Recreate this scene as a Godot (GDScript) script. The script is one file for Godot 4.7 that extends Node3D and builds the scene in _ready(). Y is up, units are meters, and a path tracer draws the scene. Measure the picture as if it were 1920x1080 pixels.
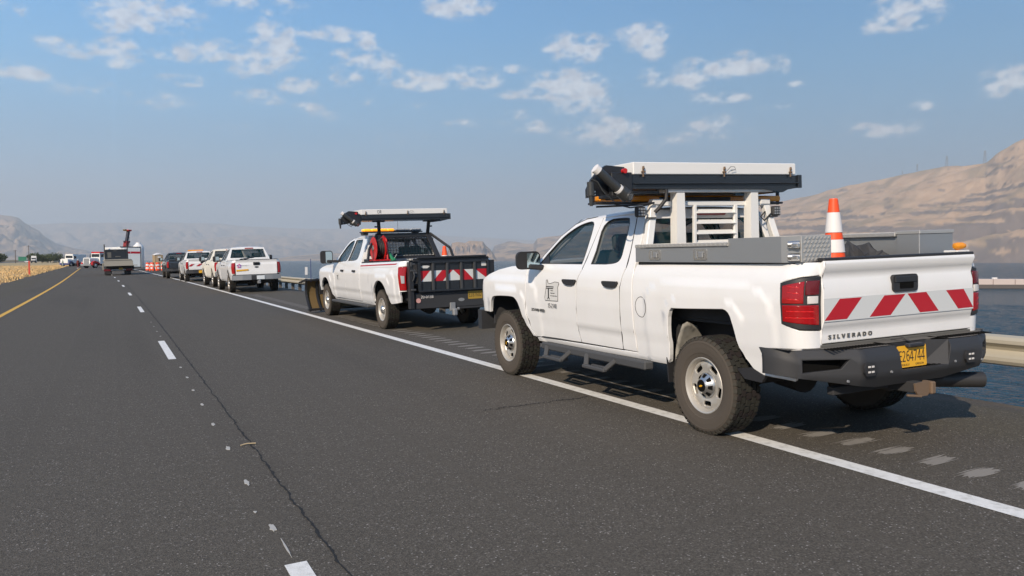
extends Node3D
# A line of highway maintenance pickups parked on the shoulder of a divided highway beside a wide river.
# World: x right, y up, -z along the road. The road banks (BANK) and bends left (BEND).

const BANK := 0.0334
const BEND := 0.000282
const EYE := 1.5529
const YAW := 26.612
const PITCH := 2.05
const FOCAL := 1485.9
const HORIZON := 486.83
const TO_SUN := Vector3(-1.4, 1.0, 1.1)

var M := {}
var used := {}
var rng := RandomNumberGenerator.new()

# ---------------------------------------------------------------- small helpers
func srgb(r: float, g: float, b: float) -> Color:
	return Color(r, g, b).linear_to_srgb()

func mat(id: String, c: Color, rough := 0.6, metal := 0.0, spec := 0.5) -> StandardMaterial3D:
	var m := StandardMaterial3D.new()
	m.albedo_color = srgb(c.r, c.g, c.b)
	m.roughness = rough
	m.metallic = metal
	m.metallic_specular = spec
	m.resource_name = id
	M[id] = m
	return m

func noise(seed_: int, freq: float, type := FastNoiseLite.TYPE_SIMPLEX_SMOOTH, oct := 4) -> FastNoiseLite:
	var n := FastNoiseLite.new()
	n.seed = seed_
	n.frequency = freq
	n.noise_type = type
	n.fractal_octaves = oct
	if oct < 2: n.fractal_type = FastNoiseLite.FRACTAL_NONE
	return n

func noise_tex(n: FastNoiseLite, size: int, stops: Array, normal := 0.0) -> NoiseTexture2D:
	var t := NoiseTexture2D.new()
	t.width = size
	t.height = size
	t.seamless = true
	t.noise = n
	if normal > 0.0:
		t.as_normal_map = true
		t.bump_strength = normal
	else:
		var g := Gradient.new()
		var offs := PackedFloat32Array()
		var cols := PackedColorArray()
		for s in stops:
			offs.append(s[0])
			cols.append(srgb(s[1], s[2], s[3]))
		g.offsets = offs
		g.colors = cols
		t.color_ramp = g
	return t

class MB extends RefCounted:
	var P := PackedVector3Array()
	var N := PackedVector3Array()
	var C := PackedColorArray()
	var U := PackedVector2Array()
	var col := Color.WHITE
	var has_c := false
	var has_u := false
	func _v(p: Vector3, n: Vector3, u := Vector2.ZERO) -> void:
		P.append(p); N.append(n)
		if has_c: C.append(col)
		if has_u: U.append(u)
	# triangle with given vertex normals; winding is made clockwise seen from the side the normals point to
	func tri(a: Vector3, b: Vector3, c: Vector3, na: Vector3, nb: Vector3, nc: Vector3) -> void:
		if (c - a).cross(b - a).dot(na + nb + nc) < 0.0:
			_v(a, na); _v(c, nc); _v(b, nb)
		else:
			_v(a, na); _v(b, nb); _v(c, nc)
	func flat(a: Vector3, b: Vector3, c: Vector3, out: Vector3) -> void:
		var n := (c - a).cross(b - a)
		if n.length_squared() < 1e-18: return
		n = n.normalized()
		if n.dot(out) < 0.0: n = -n
		tri(a, b, c, n, n, n)
	func quad(a: Vector3, b: Vector3, c: Vector3, d: Vector3, out: Vector3) -> void:
		flat(a, b, c, out)
		flat(a, c, d, out)
	func smooth_quad(a: Vector3, b: Vector3, c: Vector3, d: Vector3, na: Vector3, nb: Vector3, nc: Vector3, nd: Vector3) -> void:
		tri(a, b, c, na, nb, nc)
		tri(a, c, d, na, nc, nd)
	# chamfered box
	func box(c: Vector3, s: Vector3, bev := 0.004, basis := Basis.IDENTITY) -> void:
		var h := s * 0.5
		bev = minf(bev, minf(h.x, minf(h.y, h.z)) * 0.6)
		var q := h - Vector3.ONE * bev
		for ax in 3:
			for sg in [-1.0, 1.0]:
				var u := (ax + 1) % 3
				var w := (ax + 2) % 3
				var pts := []
				for k in [[-1, -1], [1, -1], [1, 1], [-1, 1]]:
					var p := Vector3.ZERO
					p[ax] = sg * h[ax]; p[u] = k[0] * q[u]; p[w] = k[1] * q[w]
					pts.append(c + basis * p)
				var o := Vector3.ZERO
				o[ax] = sg
				quad(pts[0], pts[1], pts[2], pts[3], basis * o)
		if bev <= 0.0: return
		for ax in 3:
			var u := (ax + 1) % 3
			var w := (ax + 2) % 3
			for su in [-1.0, 1.0]:
				for sw in [-1.0, 1.0]:
					var pts := []
					for e in [[-1.0, 0], [1.0, 0], [1.0, 1], [-1.0, 1]]:
						var p := Vector3.ZERO
						p[ax] = e[0] * q[ax]
						p[u] = su * (h[u] if e[1] == 0 else q[u])
						p[w] = sw * (q[w] if e[1] == 0 else h[w])
						pts.append(c + basis * p)
					var o := Vector3.ZERO
					o[u] = su; o[w] = sw
					quad(pts[0], pts[1], pts[2], pts[3], basis * o)
		for sx in [-1.0, 1.0]:
			for sy in [-1.0, 1.0]:
				for sz in [-1.0, 1.0]:
					var sv := Vector3(sx, sy, sz)
					flat(c + basis * (sv * Vector3(h.x, q.y, q.z)), c + basis * (sv * Vector3(q.x, h.y, q.z)), c + basis * (sv * Vector3(q.x, q.y, h.z)), basis * sv)
	# bar of rectangular section from a to b
	func bar(a: Vector3, b: Vector3, w: float, h: float, up := Vector3.UP, bev := 0.004) -> void:
		var z := (b - a).normalized()
		if absf(z.dot(up.normalized())) > 0.98: up = Vector3(0, 0, 1) if absf(z.z) < 0.9 else Vector3(1, 0, 0)
		var x := up.cross(z).normalized()
		var y := z.cross(x)
		box((a + b) * 0.5, Vector3(w, h, a.distance_to(b)), bev, Basis(x, y, z))
	func cyl(a: Vector3, b: Vector3, r0: float, r1 := -1.0, n := 16, caps := true) -> void:
		if r1 < 0.0: r1 = r0
		lathe(a, b - a, [[r0, 0.0], [r1, 1.0]], n, caps)
	# profile of [radius, fraction along axis]; smooth round, faceted along
	func lathe(o: Vector3, axis: Vector3, prof: Array, n := 24, caps := false) -> void:
		var z := axis.normalized()
		var x := (Vector3.UP if absf(z.y) < 0.9 else Vector3.RIGHT).cross(z).normalized()
		var y := z.cross(x)
		var L := axis.length()
		for i in prof.size() - 1:
			var r0: float = prof[i][0]
			var r1: float = prof[i + 1][0]
			var h0: float = prof[i][1] * L
			var h1: float = prof[i + 1][1] * L
			var nr := h1 - h0
			var nz := r0 - r1
			var sgn := 1.0
			if absf(nr) < 1e-7: sgn = signf(nz) if nz != 0 else 1.0
			for k in n:
				var a0 := TAU * k / n
				var a1 := TAU * (k + 1) / n
				var d0 := x * cos(a0) + y * sin(a0)
				var d1 := x * cos(a1) + y * sin(a1)
				var n0 := (d0 * nr + z * nz).normalized()
				var n1 := (d1 * nr + z * nz).normalized()
				if nr < 0.0:
					n0 = (d0 * nr + z * nz).normalized()
				smooth_quad(o + z * h0 + d0 * r0, o + z * h0 + d1 * r0, o + z * h1 + d1 * r1, o + z * h1 + d0 * r1, n0, n1, n1, n0)
		if caps:
			for e in [0, prof.size() - 1]:
				var r: float = prof[e][0]
				var h: float = prof[e][1] * L
				for k in n:
					var d0 := x * cos(TAU * k / n) + y * sin(TAU * k / n)
					var d1 := x * cos(TAU * (k + 1) / n) + y * sin(TAU * (k + 1) / n)
					flat(o + z * h, o + z * h + d0 * r, o + z * h + d1 * r, -z if e == 0 else z)
	func tube(pts: Array, r: float, n := 8) -> void:
		var rings := []
		var x := Vector3.ZERO
		for i in pts.size():
			var d: Vector3 = (pts[mini(i + 1, pts.size() - 1)] - pts[maxi(i - 1, 0)]).normalized()
			if x == Vector3.ZERO: x = (Vector3.UP if absf(d.y) < 0.9 else Vector3.RIGHT).cross(d).normalized()
			x = (x - d * x.dot(d)).normalized()
			var y := d.cross(x)
			var ring := []
			for k in n: ring.append(x * cos(TAU * k / n) + y * sin(TAU * k / n))
			rings.append(ring)
		for i in pts.size() - 1:
			for k in n:
				var k1 := (k + 1) % n
				smooth_quad(pts[i] + rings[i][k] * r, pts[i] + rings[i][k1] * r, pts[i + 1] + rings[i + 1][k1] * r, pts[i + 1] + rings[i + 1][k] * r, rings[i][k], rings[i][k1], rings[i + 1][k1], rings[i + 1][k])
		for e in [0, pts.size() - 1]:
			var o: Vector3 = (pts[0] - pts[1]) if e == 0 else (pts[e] - pts[e - 1])
			for k in n: flat(pts[e], pts[e] + rings[e][k] * r, pts[e] + rings[e][(k + 1) % n] * r, o)
	# polygon in the local xy plane of t, extruded along local z by d
	func prism(poly: PackedVector2Array, t: Transform3D, d: float) -> void:
		var ix := Geometry2D.triangulate_polygon(poly)
		var zn := t.basis.z.normalized() * signf(d)
		for i in range(0, ix.size(), 3):
			var q := []
			for k in 3: q.append(Vector3(poly[ix[i + k]].x, poly[ix[i + k]].y, 0))
			flat(t * q[0], t * q[1], t * q[2], -zn)
			flat(t * (q[0] + Vector3(0, 0, d)), t * (q[1] + Vector3(0, 0, d)), t * (q[2] + Vector3(0, 0, d)), zn)
		var cw := Geometry2D.is_polygon_clockwise(poly)
		for i in poly.size():
			var a := poly[i]
			var b := poly[(i + 1) % poly.size()]
			var e := (b - a)
			var o := Vector3(-e.y, e.x, 0) if cw else Vector3(e.y, -e.x, 0)
			quad(t * Vector3(a.x, a.y, 0), t * Vector3(b.x, b.y, 0), t * Vector3(b.x, b.y, d), t * Vector3(a.x, a.y, d), t.basis * o)
	# curved sheet: outline (and holes) in a 2-D parameter plane, laid out by pos(); with a rolled edge and a return flange
	func skin(outline: PackedVector2Array, pos: Callable, holes := [], step := 0.08, wall := 0.03, bev := 0.006, flip := 1.0) -> void:
		var nrm := func(p: Vector2) -> Vector3:
			var e := 0.004
			var o: Vector3 = pos.call(p)
			var du: Vector3 = pos.call(p + Vector2(e, 0)) - pos.call(p - Vector2(e, 0))
			var dv: Vector3 = pos.call(p + Vector2(0, e)) - pos.call(p - Vector2(0, e))
			return du.cross(dv).normalized() * flip
		var ring := func(poly: PackedVector2Array) -> PackedVector2Array:
			var r := PackedVector2Array()
			for i in poly.size():
				var a := poly[i]
				var b := poly[(i + 1) % poly.size()]
				var k := maxi(1, int(ceil(a.distance_to(b) / step)))
				for j in k: r.append(a.lerp(b, float(j) / k))
			return r
		var inset := func(r: PackedVector2Array, d: float) -> PackedVector2Array:
			var cw := Geometry2D.is_polygon_clockwise(r)
			var o := PackedVector2Array()
			var n := r.size()
			for i in n:
				var e0 := (r[i] - r[(i + n - 1) % n]).normalized()
				var e1 := (r[(i + 1) % n] - r[i]).normalized()
				var m := (Vector2(-e0.y, e0.x) + Vector2(-e1.y, e1.x))
				if cw: m = -m
				var l := m.length()
				m = m / maxf(l, 0.5)
				o.append(r[i] + m * d / maxf(l * 0.5, 0.6))
			return o
		var outer: PackedVector2Array = ring.call(outline)
		var inner: PackedVector2Array = inset.call(outer, bev)
		var hs := []
		for h in holes:
			var ho: PackedVector2Array = ring.call(h)
			hs.append([ho, inset.call(ho, -bev)])
		var lo := inner[0]
		var hi := inner[0]
		for p in inner:
			lo = lo.min(p); hi = hi.max(p)
		var nx := int(ceil((hi.x - lo.x) / step))
		var ny := int(ceil((hi.y - lo.y) / step))
		for i in nx:
			for j in ny:
				var c0 := lo + Vector2(i, j) * step
				var cell := PackedVector2Array([c0, c0 + Vector2(step, 0), c0 + Vector2(step, step), c0 + Vector2(0, step)])
				var pieces := Geometry2D.intersect_polygons(cell, inner)
				for h in hs:
					var nextp: Array[PackedVector2Array] = []
					for pc in pieces:
						for r in Geometry2D.clip_polygons(pc, h[1]):
							nextp.append(r)
					pieces = nextp
				for pc in pieces:
					if pc.size() < 3: continue
					var ix := Geometry2D.triangulate_polygon(pc)
					var pp := []
					var nn := []
					for p in pc:
						pp.append(pos.call(p)); nn.append(nrm.call(p))
					for t in range(0, ix.size(), 3):
						tri(pp[ix[t]], pp[ix[t + 1]], pp[ix[t + 2]], nn[ix[t]], nn[ix[t + 1]], nn[ix[t + 2]])
		var rims := [[outer, inner]]
		rims.append_array(hs)
		for rim in rims:
			var o: PackedVector2Array = rim[0]
			var q: PackedVector2Array = rim[1]
			var n := o.size()
			for i in n:
				var k := (i + 1) % n
				var na: Vector3 = nrm.call(q[i])
				var nb: Vector3 = nrm.call(q[k])
				var a: Vector3 = pos.call(q[i])
				var b: Vector3 = pos.call(q[k])
				var oa: Vector3 = pos.call(o[i])
				var ob: Vector3 = pos.call(o[k])
				var sa := (oa - a).normalized()
				var sb := (ob - b).normalized()
				var a1 := oa - na * bev
				var b1 := ob - nb * bev
				smooth_quad(a, b, b1, a1, na, nb, (nb + sb * 1.5).normalized(), (na + sa * 1.5).normalized())
				if wall > 0.0:
					quad(a1, b1, b1 - nb * wall, a1 - na * wall, sa + sb)
	func text(s: String, t: Transform3D, w: float, h: float, depth := 0.002, serif := false, bold := false) -> void:
		var tm := TextMesh.new()
		var f := SystemFont.new()
		f.font_names = PackedStringArray(["Droid Serif" if serif else "Droid Sans"])
		if bold: f.font_weight = 700
		tm.font = f
		tm.text = s
		tm.font_size = 48
		tm.pixel_size = 0.01
		tm.depth = 0.05
		tm.curve_step = 2.0
		var bb := tm.get_aabb()
		var arr := tm.get_mesh_arrays()
		var vs: PackedVector3Array = arr[Mesh.ARRAY_VERTEX]
		var ns: PackedVector3Array = arr[Mesh.ARRAY_NORMAL]
		var ix: PackedInt32Array = arr[Mesh.ARRAY_INDEX]
		var put := func(v: Vector3) -> Vector3:
			var q := (v - bb.get_center()) / Vector3(maxf(bb.size.x, 1e-6), maxf(bb.size.y, 1e-6), maxf(bb.size.z, 1e-6))
			return t * Vector3(q.x * w, q.y * h, (q.z + 0.5) * depth)
		if ix.is_empty():
			for i in range(0, vs.size(), 3): flat(put.call(vs[i]), put.call(vs[i + 1]), put.call(vs[i + 2]), t.basis * ns[i])
		else:
			for i in range(0, ix.size(), 3): flat(put.call(vs[ix[i]]), put.call(vs[ix[i + 1]]), put.call(vs[ix[i + 2]]), t.basis * ns[ix[i]])
	func mesh() -> ArrayMesh:
		var arr := []
		arr.resize(Mesh.ARRAY_MAX)
		arr[Mesh.ARRAY_VERTEX] = P
		arr[Mesh.ARRAY_NORMAL] = N
		if has_c: arr[Mesh.ARRAY_COLOR] = C
		if has_u: arr[Mesh.ARRAY_TEX_UV] = U
		var m := ArrayMesh.new()
		m.add_surface_from_arrays(Mesh.PRIMITIVE_TRIANGLES, arr)
		return m

func numbered(called: String) -> String:
	var n: int = used.get(called, 0)
	used[called] = n + 1
	return called if n == 0 else "%s_%03d" % [called, n]

func obj(called: String, mb: Variant, m: Variant, parent: Node3D) -> MeshInstance3D:
	var o := MeshInstance3D.new()
	if parent == self:
		o.name = numbered(called)
	else:
		var k := 0
		for c in parent.get_children():
			if c.get_meta("base", "") == called: k += 1
		o.name = called if k == 0 else "%s_%03d" % [called, k]
		o.set_meta("base", called)
	o.mesh = mb.mesh() if mb is MB else mb
	o.material_override = M[m] if m is String else m
	parent.add_child(o, true)
	return o

func tag(o: Node3D, label: String, category: String, group := "") -> void:
	o.set_meta("label", label)
	o.set_meta("category", category)
	if group: o.set_meta("group", group)

func struct(called: String, mb: MB, m: Variant) -> MeshInstance3D:
	var o := obj(called, mb, m, self)
	o.set_meta("kind", "structure")
	return o

func thing(called: String, label: String, category: String, t: Transform3D, group := "") -> Node3D:
	var o := Node3D.new()
	o.name = numbered(called)
	add_child(o)
	o.transform = t
	tag(o, label, category, group)
	return o

# places on the road: lat is measured to the right of the driven line, s ahead of the camera
func bend(s: float) -> float:
	if s > 80.0: return BEND / 2 * 6400.0 + BEND * 80.0 * (s - 80.0)
	return BEND / 2 * s * s
func ground_y(lat: float) -> float:
	if lat > 6.9:
		var t := [[6.9, 0.2305], [8.0, 0.10], [8.9, -0.12], [9.8, -0.7], [13.0, -3.2], [22.0, -9.5], [40.0, -14.0]]
		for i in t.size() - 1:
			if lat <= t[i + 1][0]: return lerpf(t[i][1], t[i + 1][1], (lat - t[i][0]) / (t[i + 1][0] - t[i][0]))
		return -14.0
	if lat < -6.8: return lerpf(-0.227, -0.35, clampf((-6.8 - lat) / 12.0, 0, 1)) + 0.5 * smoothstep(-26.0, -40.0, lat)
	return BANK * lat
func at(lat: float, s: float, dy := 0.0) -> Vector3:
	return Vector3(lat - bend(s), ground_y(lat) + dy, -s)
func frame_on_road(x: float, z: float, yaw_deg: float) -> Transform3D:
	var a := atan(BANK)
	var w := deg_to_rad(yaw_deg)
	var X := Vector3(cos(a), sin(a), 0)
	var Y := Vector3(-sin(a), cos(a), 0)
	var Z := Vector3(0, 0, 1)
	return Transform3D(Basis(X * cos(w) - Z * sin(w), Y, X * sin(w) + Z * cos(w)), Vector3(x, BANK * (x + bend(-z)), z))
# direction of a bearing given as a column/row of the 1920 x 1080 photograph (used to lay out far hills and clouds)
func bearing(u: float, v: float) -> Vector3:
	var d := Vector3((u - 960.0) / FOCAL, -(v - 540.0) / FOCAL, -1.0)
	d = d.rotated(Vector3.RIGHT, -deg_to_rad(PITCH))
	return d.rotated(Vector3.UP, -deg_to_rad(YAW)).normalized()
# level ground at a bearing column, so many metres ahead of the lens
func spot(u: float, ahead: float) -> Vector3:
	var d := bearing(u, 487.0)
	var f := Vector3(sin(deg_to_rad(YAW)), 0, -cos(deg_to_rad(YAW)))
	var p := Vector3(d.x, 0, d.z) * (ahead / Vector3(d.x, 0, d.z).dot(f))
	p.y = ground_y(p.x + bend(-p.z))
	return p
func P2(a: Array) -> PackedVector2Array:
	var r := PackedVector2Array()
	for p in a: r.append(Vector2(p[0], p[1]))
	return r
func rect2(cx: float, cy: float, w: float, h: float) -> PackedVector2Array:
	return PackedVector2Array([Vector2(cx - w / 2, cy - h / 2), Vector2(cx + w / 2, cy - h / 2), Vector2(cx + w / 2, cy + h / 2), Vector2(cx - w / 2, cy + h / 2)])
func rounded(cx: float, cy: float, w: float, h: float, r: float, n := 4) -> PackedVector2Array:
	var o := PackedVector2Array()
	for q in [[1, -1, -PI / 2], [1, 1, 0.0], [-1, 1, PI / 2], [-1, -1, PI]]:
		for k in n + 1:
			var a: float = q[2] + PI / 2 * k / n
			o.append(Vector2(cx + q[0] * (w / 2 - r) + cos(a) * r, cy + q[1] * (h / 2 - r) + sin(a) * r))
	return o
func facing(o: Vector3, out: Vector3, up := Vector3.UP) -> Transform3D:
	# a plane at o whose local z points out, local y up
	var z := out.normalized()
	var x := up.cross(z).normalized()
	return Transform3D(Basis(x, z.cross(x), z), o)
func curve_at(t: Array, y: float) -> float:
	# piecewise table [[y, value], ...] with smooth joins
	if y <= t[0][0]: return t[0][1]
	for i in t.size() - 1:
		if y <= t[i + 1][0]:
			return lerpf(t[i][1], t[i + 1][1], (y - t[i][0]) / (t[i + 1][0] - t[i][0]))
	return t[-1][1]
func soft_at(t: Array, y: float, w := 0.03) -> float:
	return (curve_at(t, y - w) + curve_at(t, y - w * 0.5) + curve_at(t, y) + curve_at(t, y + w * 0.5) + curve_at(t, y + w)) / 5.0

# ---------------------------------------------------------------- camera, sky, sun
func set_camera_and_light() -> void:
	var cam := Camera3D.new()
	cam.name = "camera"
	add_child(cam)
	cam.fov = rad_to_deg(2.0 * atan(540.0 / FOCAL))
	cam.near = 0.05
	cam.far = 40000.0
	cam.position = Vector3(0, EYE, 0)
	cam.basis = Basis(Vector3.UP, -deg_to_rad(YAW)) * Basis(Vector3.RIGHT, -deg_to_rad(PITCH))
	cam.current = true
	var e := Environment.new()
	e.background_mode = Environment.BG_SKY
	e.tonemap_mode = Environment.TONE_MAPPER_LINEAR
	e.tonemap_exposure = 1.08
	e.sdfgi_enabled = true
	e.ssao_enabled = true
	e.ssil_enabled = true
	e.fog_enabled = true
	e.fog_density = 0.000118
	e.fog_light_color = Color(0.77, 0.81, 0.84)
	var sky := Sky.new()
	var sm := PanoramaSkyMaterial.new()
	sm.panorama = ImageTexture.create_from_image(sky_picture())
	sky.sky_material = sm
	e.sky = sky
	var we := WorldEnvironment.new()
	we.name = "world_environment"
	we.environment = e
	add_child(we)
	var sun := DirectionalLight3D.new()
	sun.name = "sun"
	add_child(sun)
	sun.light_energy = 1.6
	sun.light_color = Color(1.0, 0.93, 0.84)
	sun.light_angular_distance = 0.6
	sun.shadow_enabled = true
	sun.look_at_from_position(TO_SUN * 100.0, Vector3.ZERO)

func air(az: float, el: float) -> Color:
	# clear air, linear; a little paler towards the sun's side (left and behind)
	var t := [[-1.0, 0.35, 0.36, 0.40], [1.5, 0.33, 0.35, 0.40], [4.0, 0.30, 0.36, 0.44], [7.0, 0.27, 0.41, 0.56], [10.0, 0.24, 0.43, 0.64], [13.0, 0.205, 0.422, 0.68], [16.0, 0.174, 0.396, 0.69], [20.0, 0.145, 0.35, 0.66], [30.0, 0.10, 0.24, 0.50], [90.0, 0.045, 0.12, 0.29]]
	var c := Color(t[-1][1], t[-1][2], t[-1][3])
	for i in t.size() - 1:
		if el <= t[i + 1][0]:
			var k := clampf((el - t[i][0]) / (t[i + 1][0] - t[i][0]), 0, 1)
			c = Color(t[i][1], t[i][2], t[i][3]).lerp(Color(t[i + 1][1], t[i + 1][2], t[i + 1][3]), k)
			break
	var to_sun := rad_to_deg(atan2(TO_SUN.x, -TO_SUN.z))
	var away := absf(wrapf(az - to_sun, -180, 180)) / 180.0
	# smoke low in the sky is paler and warmer on the sunward side
	var smoke := smoothstep(9.0, 0.0, el) * smoothstep(0.97, 0.66, away)
	return c * clampf(1.20 - (away - 0.66) * 1.15, 0.85, 1.24) * Color(1.0 + 0.42 * smoke, 1.0 + 0.36 * smoke, 1.0 + 0.28 * smoke)

func sky_picture() -> Image:
	var W := 4096
	var H := 2048
	var w := 512
	var h := 256
	var low := Image.create_empty(w, h, false, Image.FORMAT_RGBF)
	var fb := noise(11, 0.035, FastNoiseLite.TYPE_SIMPLEX, 5)
	for j in h:
		var el := 90.0 - (j + 0.5) * 180.0 / h
		for i in w:
			var az := wrapf((i + 0.5) * 360.0 / w, -180, 180)
			var c := air(az, el)
			if el > 5.0:
				var d := Vector3(cos(deg_to_rad(az)), tan(deg_to_rad(el)) * 2.0, sin(deg_to_rad(az)))
				d = d / maxf(d.y, 0.2) * 60.0
				var a := smoothstep(0.18, 0.5, fb.get_noise_2d(d.x, d.z)) * 0.30 * smoothstep(5.0, 11.0, el)
				if az < -14.0 or az > 68.0 or el > 24.0: c = c.lerp(Color(0.72, 0.74, 0.78), a)
			low.set_pixel(i, j, c)
	low.resize(W, H, Image.INTERPOLATE_CUBIC)
	low.convert(Image.FORMAT_RGBH)
	# clouds in the part of the sky ahead: bearing, breadth and weight of each
	var clouds := [[270, 22, 95, 38, .95], [215, 45, 40, 18, .7], [480, 6, 75, 20, .8], [14, 10, 30, 22, .7], [115, 86, 52, 15, .75], [150, 100, 40, 12, .7], [218, 100, 40, 26, 1.05], [38, 133, 42, 18, 1.0], [170, 168, 70, 22, .42], [290, 188, 65, 20, .42], [297, 100, 22, 9, .75], [350, 98, 42, 18, .8], [425, 98, 62, 20, .85], [505, 68, 45, 30, .85], [528, 104, 40, 20, .85], [470, 128, 55, 18, .6], [340, 150, 45, 11, .65], [485, 182, 42, 13, .75], [565, 162, 36, 14, .95], [625, 64, 62, 13, .95], [690, 82, 22, 16, .95], [650, 108, 28, 14, .85], [640, 146, 38, 17, .75], [710, 118, 38, 18, .85], [786, 153, 42, 17, 1.05], [725, 152, 20, 12, .65], [885, 148, 48, 20, .9], [575, 200, 28, 8, .55], [695, 190, 18, 8, .6], [890, 230, 50, 7, .65], [785, 200, 20, 7, .55], [620, 218, 36, 10, .45], [858, 10, 55, 24, 1.05], [968, 129, 27, 7, .75], [1080, 92, 52, 26, 1.0], [1210, 72, 42, 24, 1.0], [1222, 92, 22, 20, .95], [1165, 65, 28, 10, .6], [1222, 147, 24, 18, .85], [1055, 160, 60, 26, .85], [1085, 185, 55, 35, .8], [985, 178, 45, 9, .75], [1300, 140, 36, 24, 1.0], [1395, 120, 48, 20, 1.0], [1350, 132, 45, 16, .9], [1465, 125, 14, 22, .6], [1345, 183, 48, 10, .85], [1490, 158, 16, 6, .75], [975, 215, 24, 9, .65], [995, 238, 40, 12, .6], [1130, 248, 70, 22, .8], [1158, 228, 16, 8, 1.0], [1240, 270, 80, 15, .5], [1340, 240, 55, 20, .7], [1450, 200, 28, 5, .7], [1700, 22, 65, 34, 1.1], [1630, 52, 17, 14, .6], [1885, 155, 55, 28, .75], [1910, 135, 30, 20, .7], [1725, 198, 20, 9, .8], [1660, 245, 80, 15, .62], [1600, 235, 28, 6, .6], [1180, 305, 80, 12, .3], [420, 240, 70, 16, .22], [760, 260, 90, 18, .2]]
	var x0 := 0
	var ox := int(W * -14.0 / 360.0)
	var RW := int(W * 82.0 / 360.0)
	var RH := int(H * 24.0 / 180.0)
	var top := int(H * 66.0 / 180.0)
	var dens := PackedFloat32Array()
	dens.resize(RW * RH)
	var wob := noise(5, 0.05, FastNoiseLite.TYPE_SIMPLEX, 3)
	for c in clouds:
		var d := bearing(c[0], c[1])
		var cx := rad_to_deg(atan2(d.x, -d.z)) * W / 360.0 - ox
		var cy := (90.0 - rad_to_deg(asin(d.y))) * H / 180.0 - top
		var off := Vector2((c[0] - 960.0) / FOCAL, (c[1] - 540.0) / FOCAL).length()
		var s := W / TAU / FOCAL / (1.0 + off * off * 0.8)
		var rx: float = c[2] * s * 1.6
		var ry: float = c[3] * s * 1.7
		for y in range(maxi(0, int(cy - ry)), mini(RH, int(cy + ry) + 1)):
			for x in range(maxi(0, int(cx - rx)), mini(RW, int(cx + rx) + 1)):
				var dx: float = (x - cx) / rx
				var dy: float = (y - cy) / ry
				if dy > 0.0: dy *= 1.25
				var r := dx * dx + dy * dy
				if r < 1.0:
					var k: float = c[4] * (1.0 - r) * (0.85 + 0.3 * wob.get_noise_2d(x, y * 1.5))
					var q := y * RW + x
					dens[q] = maxf(dens[q], k) + minf(dens[q], k) * 0.35
	var f1 := noise(3, 0.05, FastNoiseLite.TYPE_SIMPLEX, 6)
	f1.fractal_gain = 0.6
	var f2 := noise(8, 0.016, FastNoiseLite.TYPE_SIMPLEX, 3)
	for y in RH:
		var el := 90.0 - (top + y + 0.5) * 180.0 / H
		for x in RW:
			var dd := dens[y * RW + x]
			if dd <= 0.02: continue
			var sx := x + y * 0.5
			var n := f1.get_noise_2d(sx, y * 1.9) * 0.8 + f2.get_noise_2d(sx, y * 1.8) * 0.5
			var a := smoothstep(0.06, 0.95, dd * 1.0 + n * 0.85 * minf(1.0, dd * 2.0) - 0.06)
			if a <= 0.002: continue
			var shade := f1.get_noise_2d(x, (y + 7) * 1.7) - f1.get_noise_2d(x, (y - 5) * 1.7)
			var base := Color(0.60, 0.60, 0.64).lerp(Color(0.80, 0.80, 0.82), clampf(0.55 - shade * 0.9 + (dd - 0.5) * 0.4, 0, 1))
			base = base.lerp(Color(0.52, 0.50, 0.54), smoothstep(11.0, 4.0, el) * 0.7)
			var px := posmod(x + ox, W)
			var c := low.get_pixel(px, top + y)
			low.set_pixel(px, top + y, c.lerp(base, a * 0.68))
	return low

# ---------------------------------------------------------------- ground, road, water
func ribbon(lats: Array, ss: Array, dy: float, tint: Variant = null) -> MB:
	var mb := MB.new()
	mb.has_u = true
	mb.has_c = tint != null
	var pos := []
	for s in ss:
		var row := []
		for l in lats: row.append(at(l, s, dy))
		pos.append(row)
	for i in ss.size() - 1:
		for j in lats.size() - 1:
			var q := [[i, j], [i, j + 1], [i + 1, j + 1], [i + 1, j]]
			var n: Vector3 = (pos[i][j + 1] - pos[i][j]).cross(pos[i + 1][j] - pos[i][j]).normalized()
			if n.y < 0: n = -n
			for t in [[0, 1, 2], [0, 2, 3]]:
				var v := []
				for k in t: v.append(q[k])
				if (pos[v[2][0]][v[2][1]] - pos[v[0][0]][v[0][1]]).cross(pos[v[1][0]][v[1][1]] - pos[v[0][0]][v[0][1]]).y < 0:
					v.reverse()
				for k in v:
					if mb.has_c: mb.col = tint.call(lats[k[1]], ss[k[0]])
					mb._v(pos[k[0]][k[1]], n, Vector2(lats[k[1]], -ss[k[0]]))
	return mb

func steps(a: float, b: float, first: float, grow: float) -> Array:
	var r := [a]
	var d := first
	var x := a
	while x < b:
		x = minf(b, x + d)
		r.append(x)
		d *= grow
	return r

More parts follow.
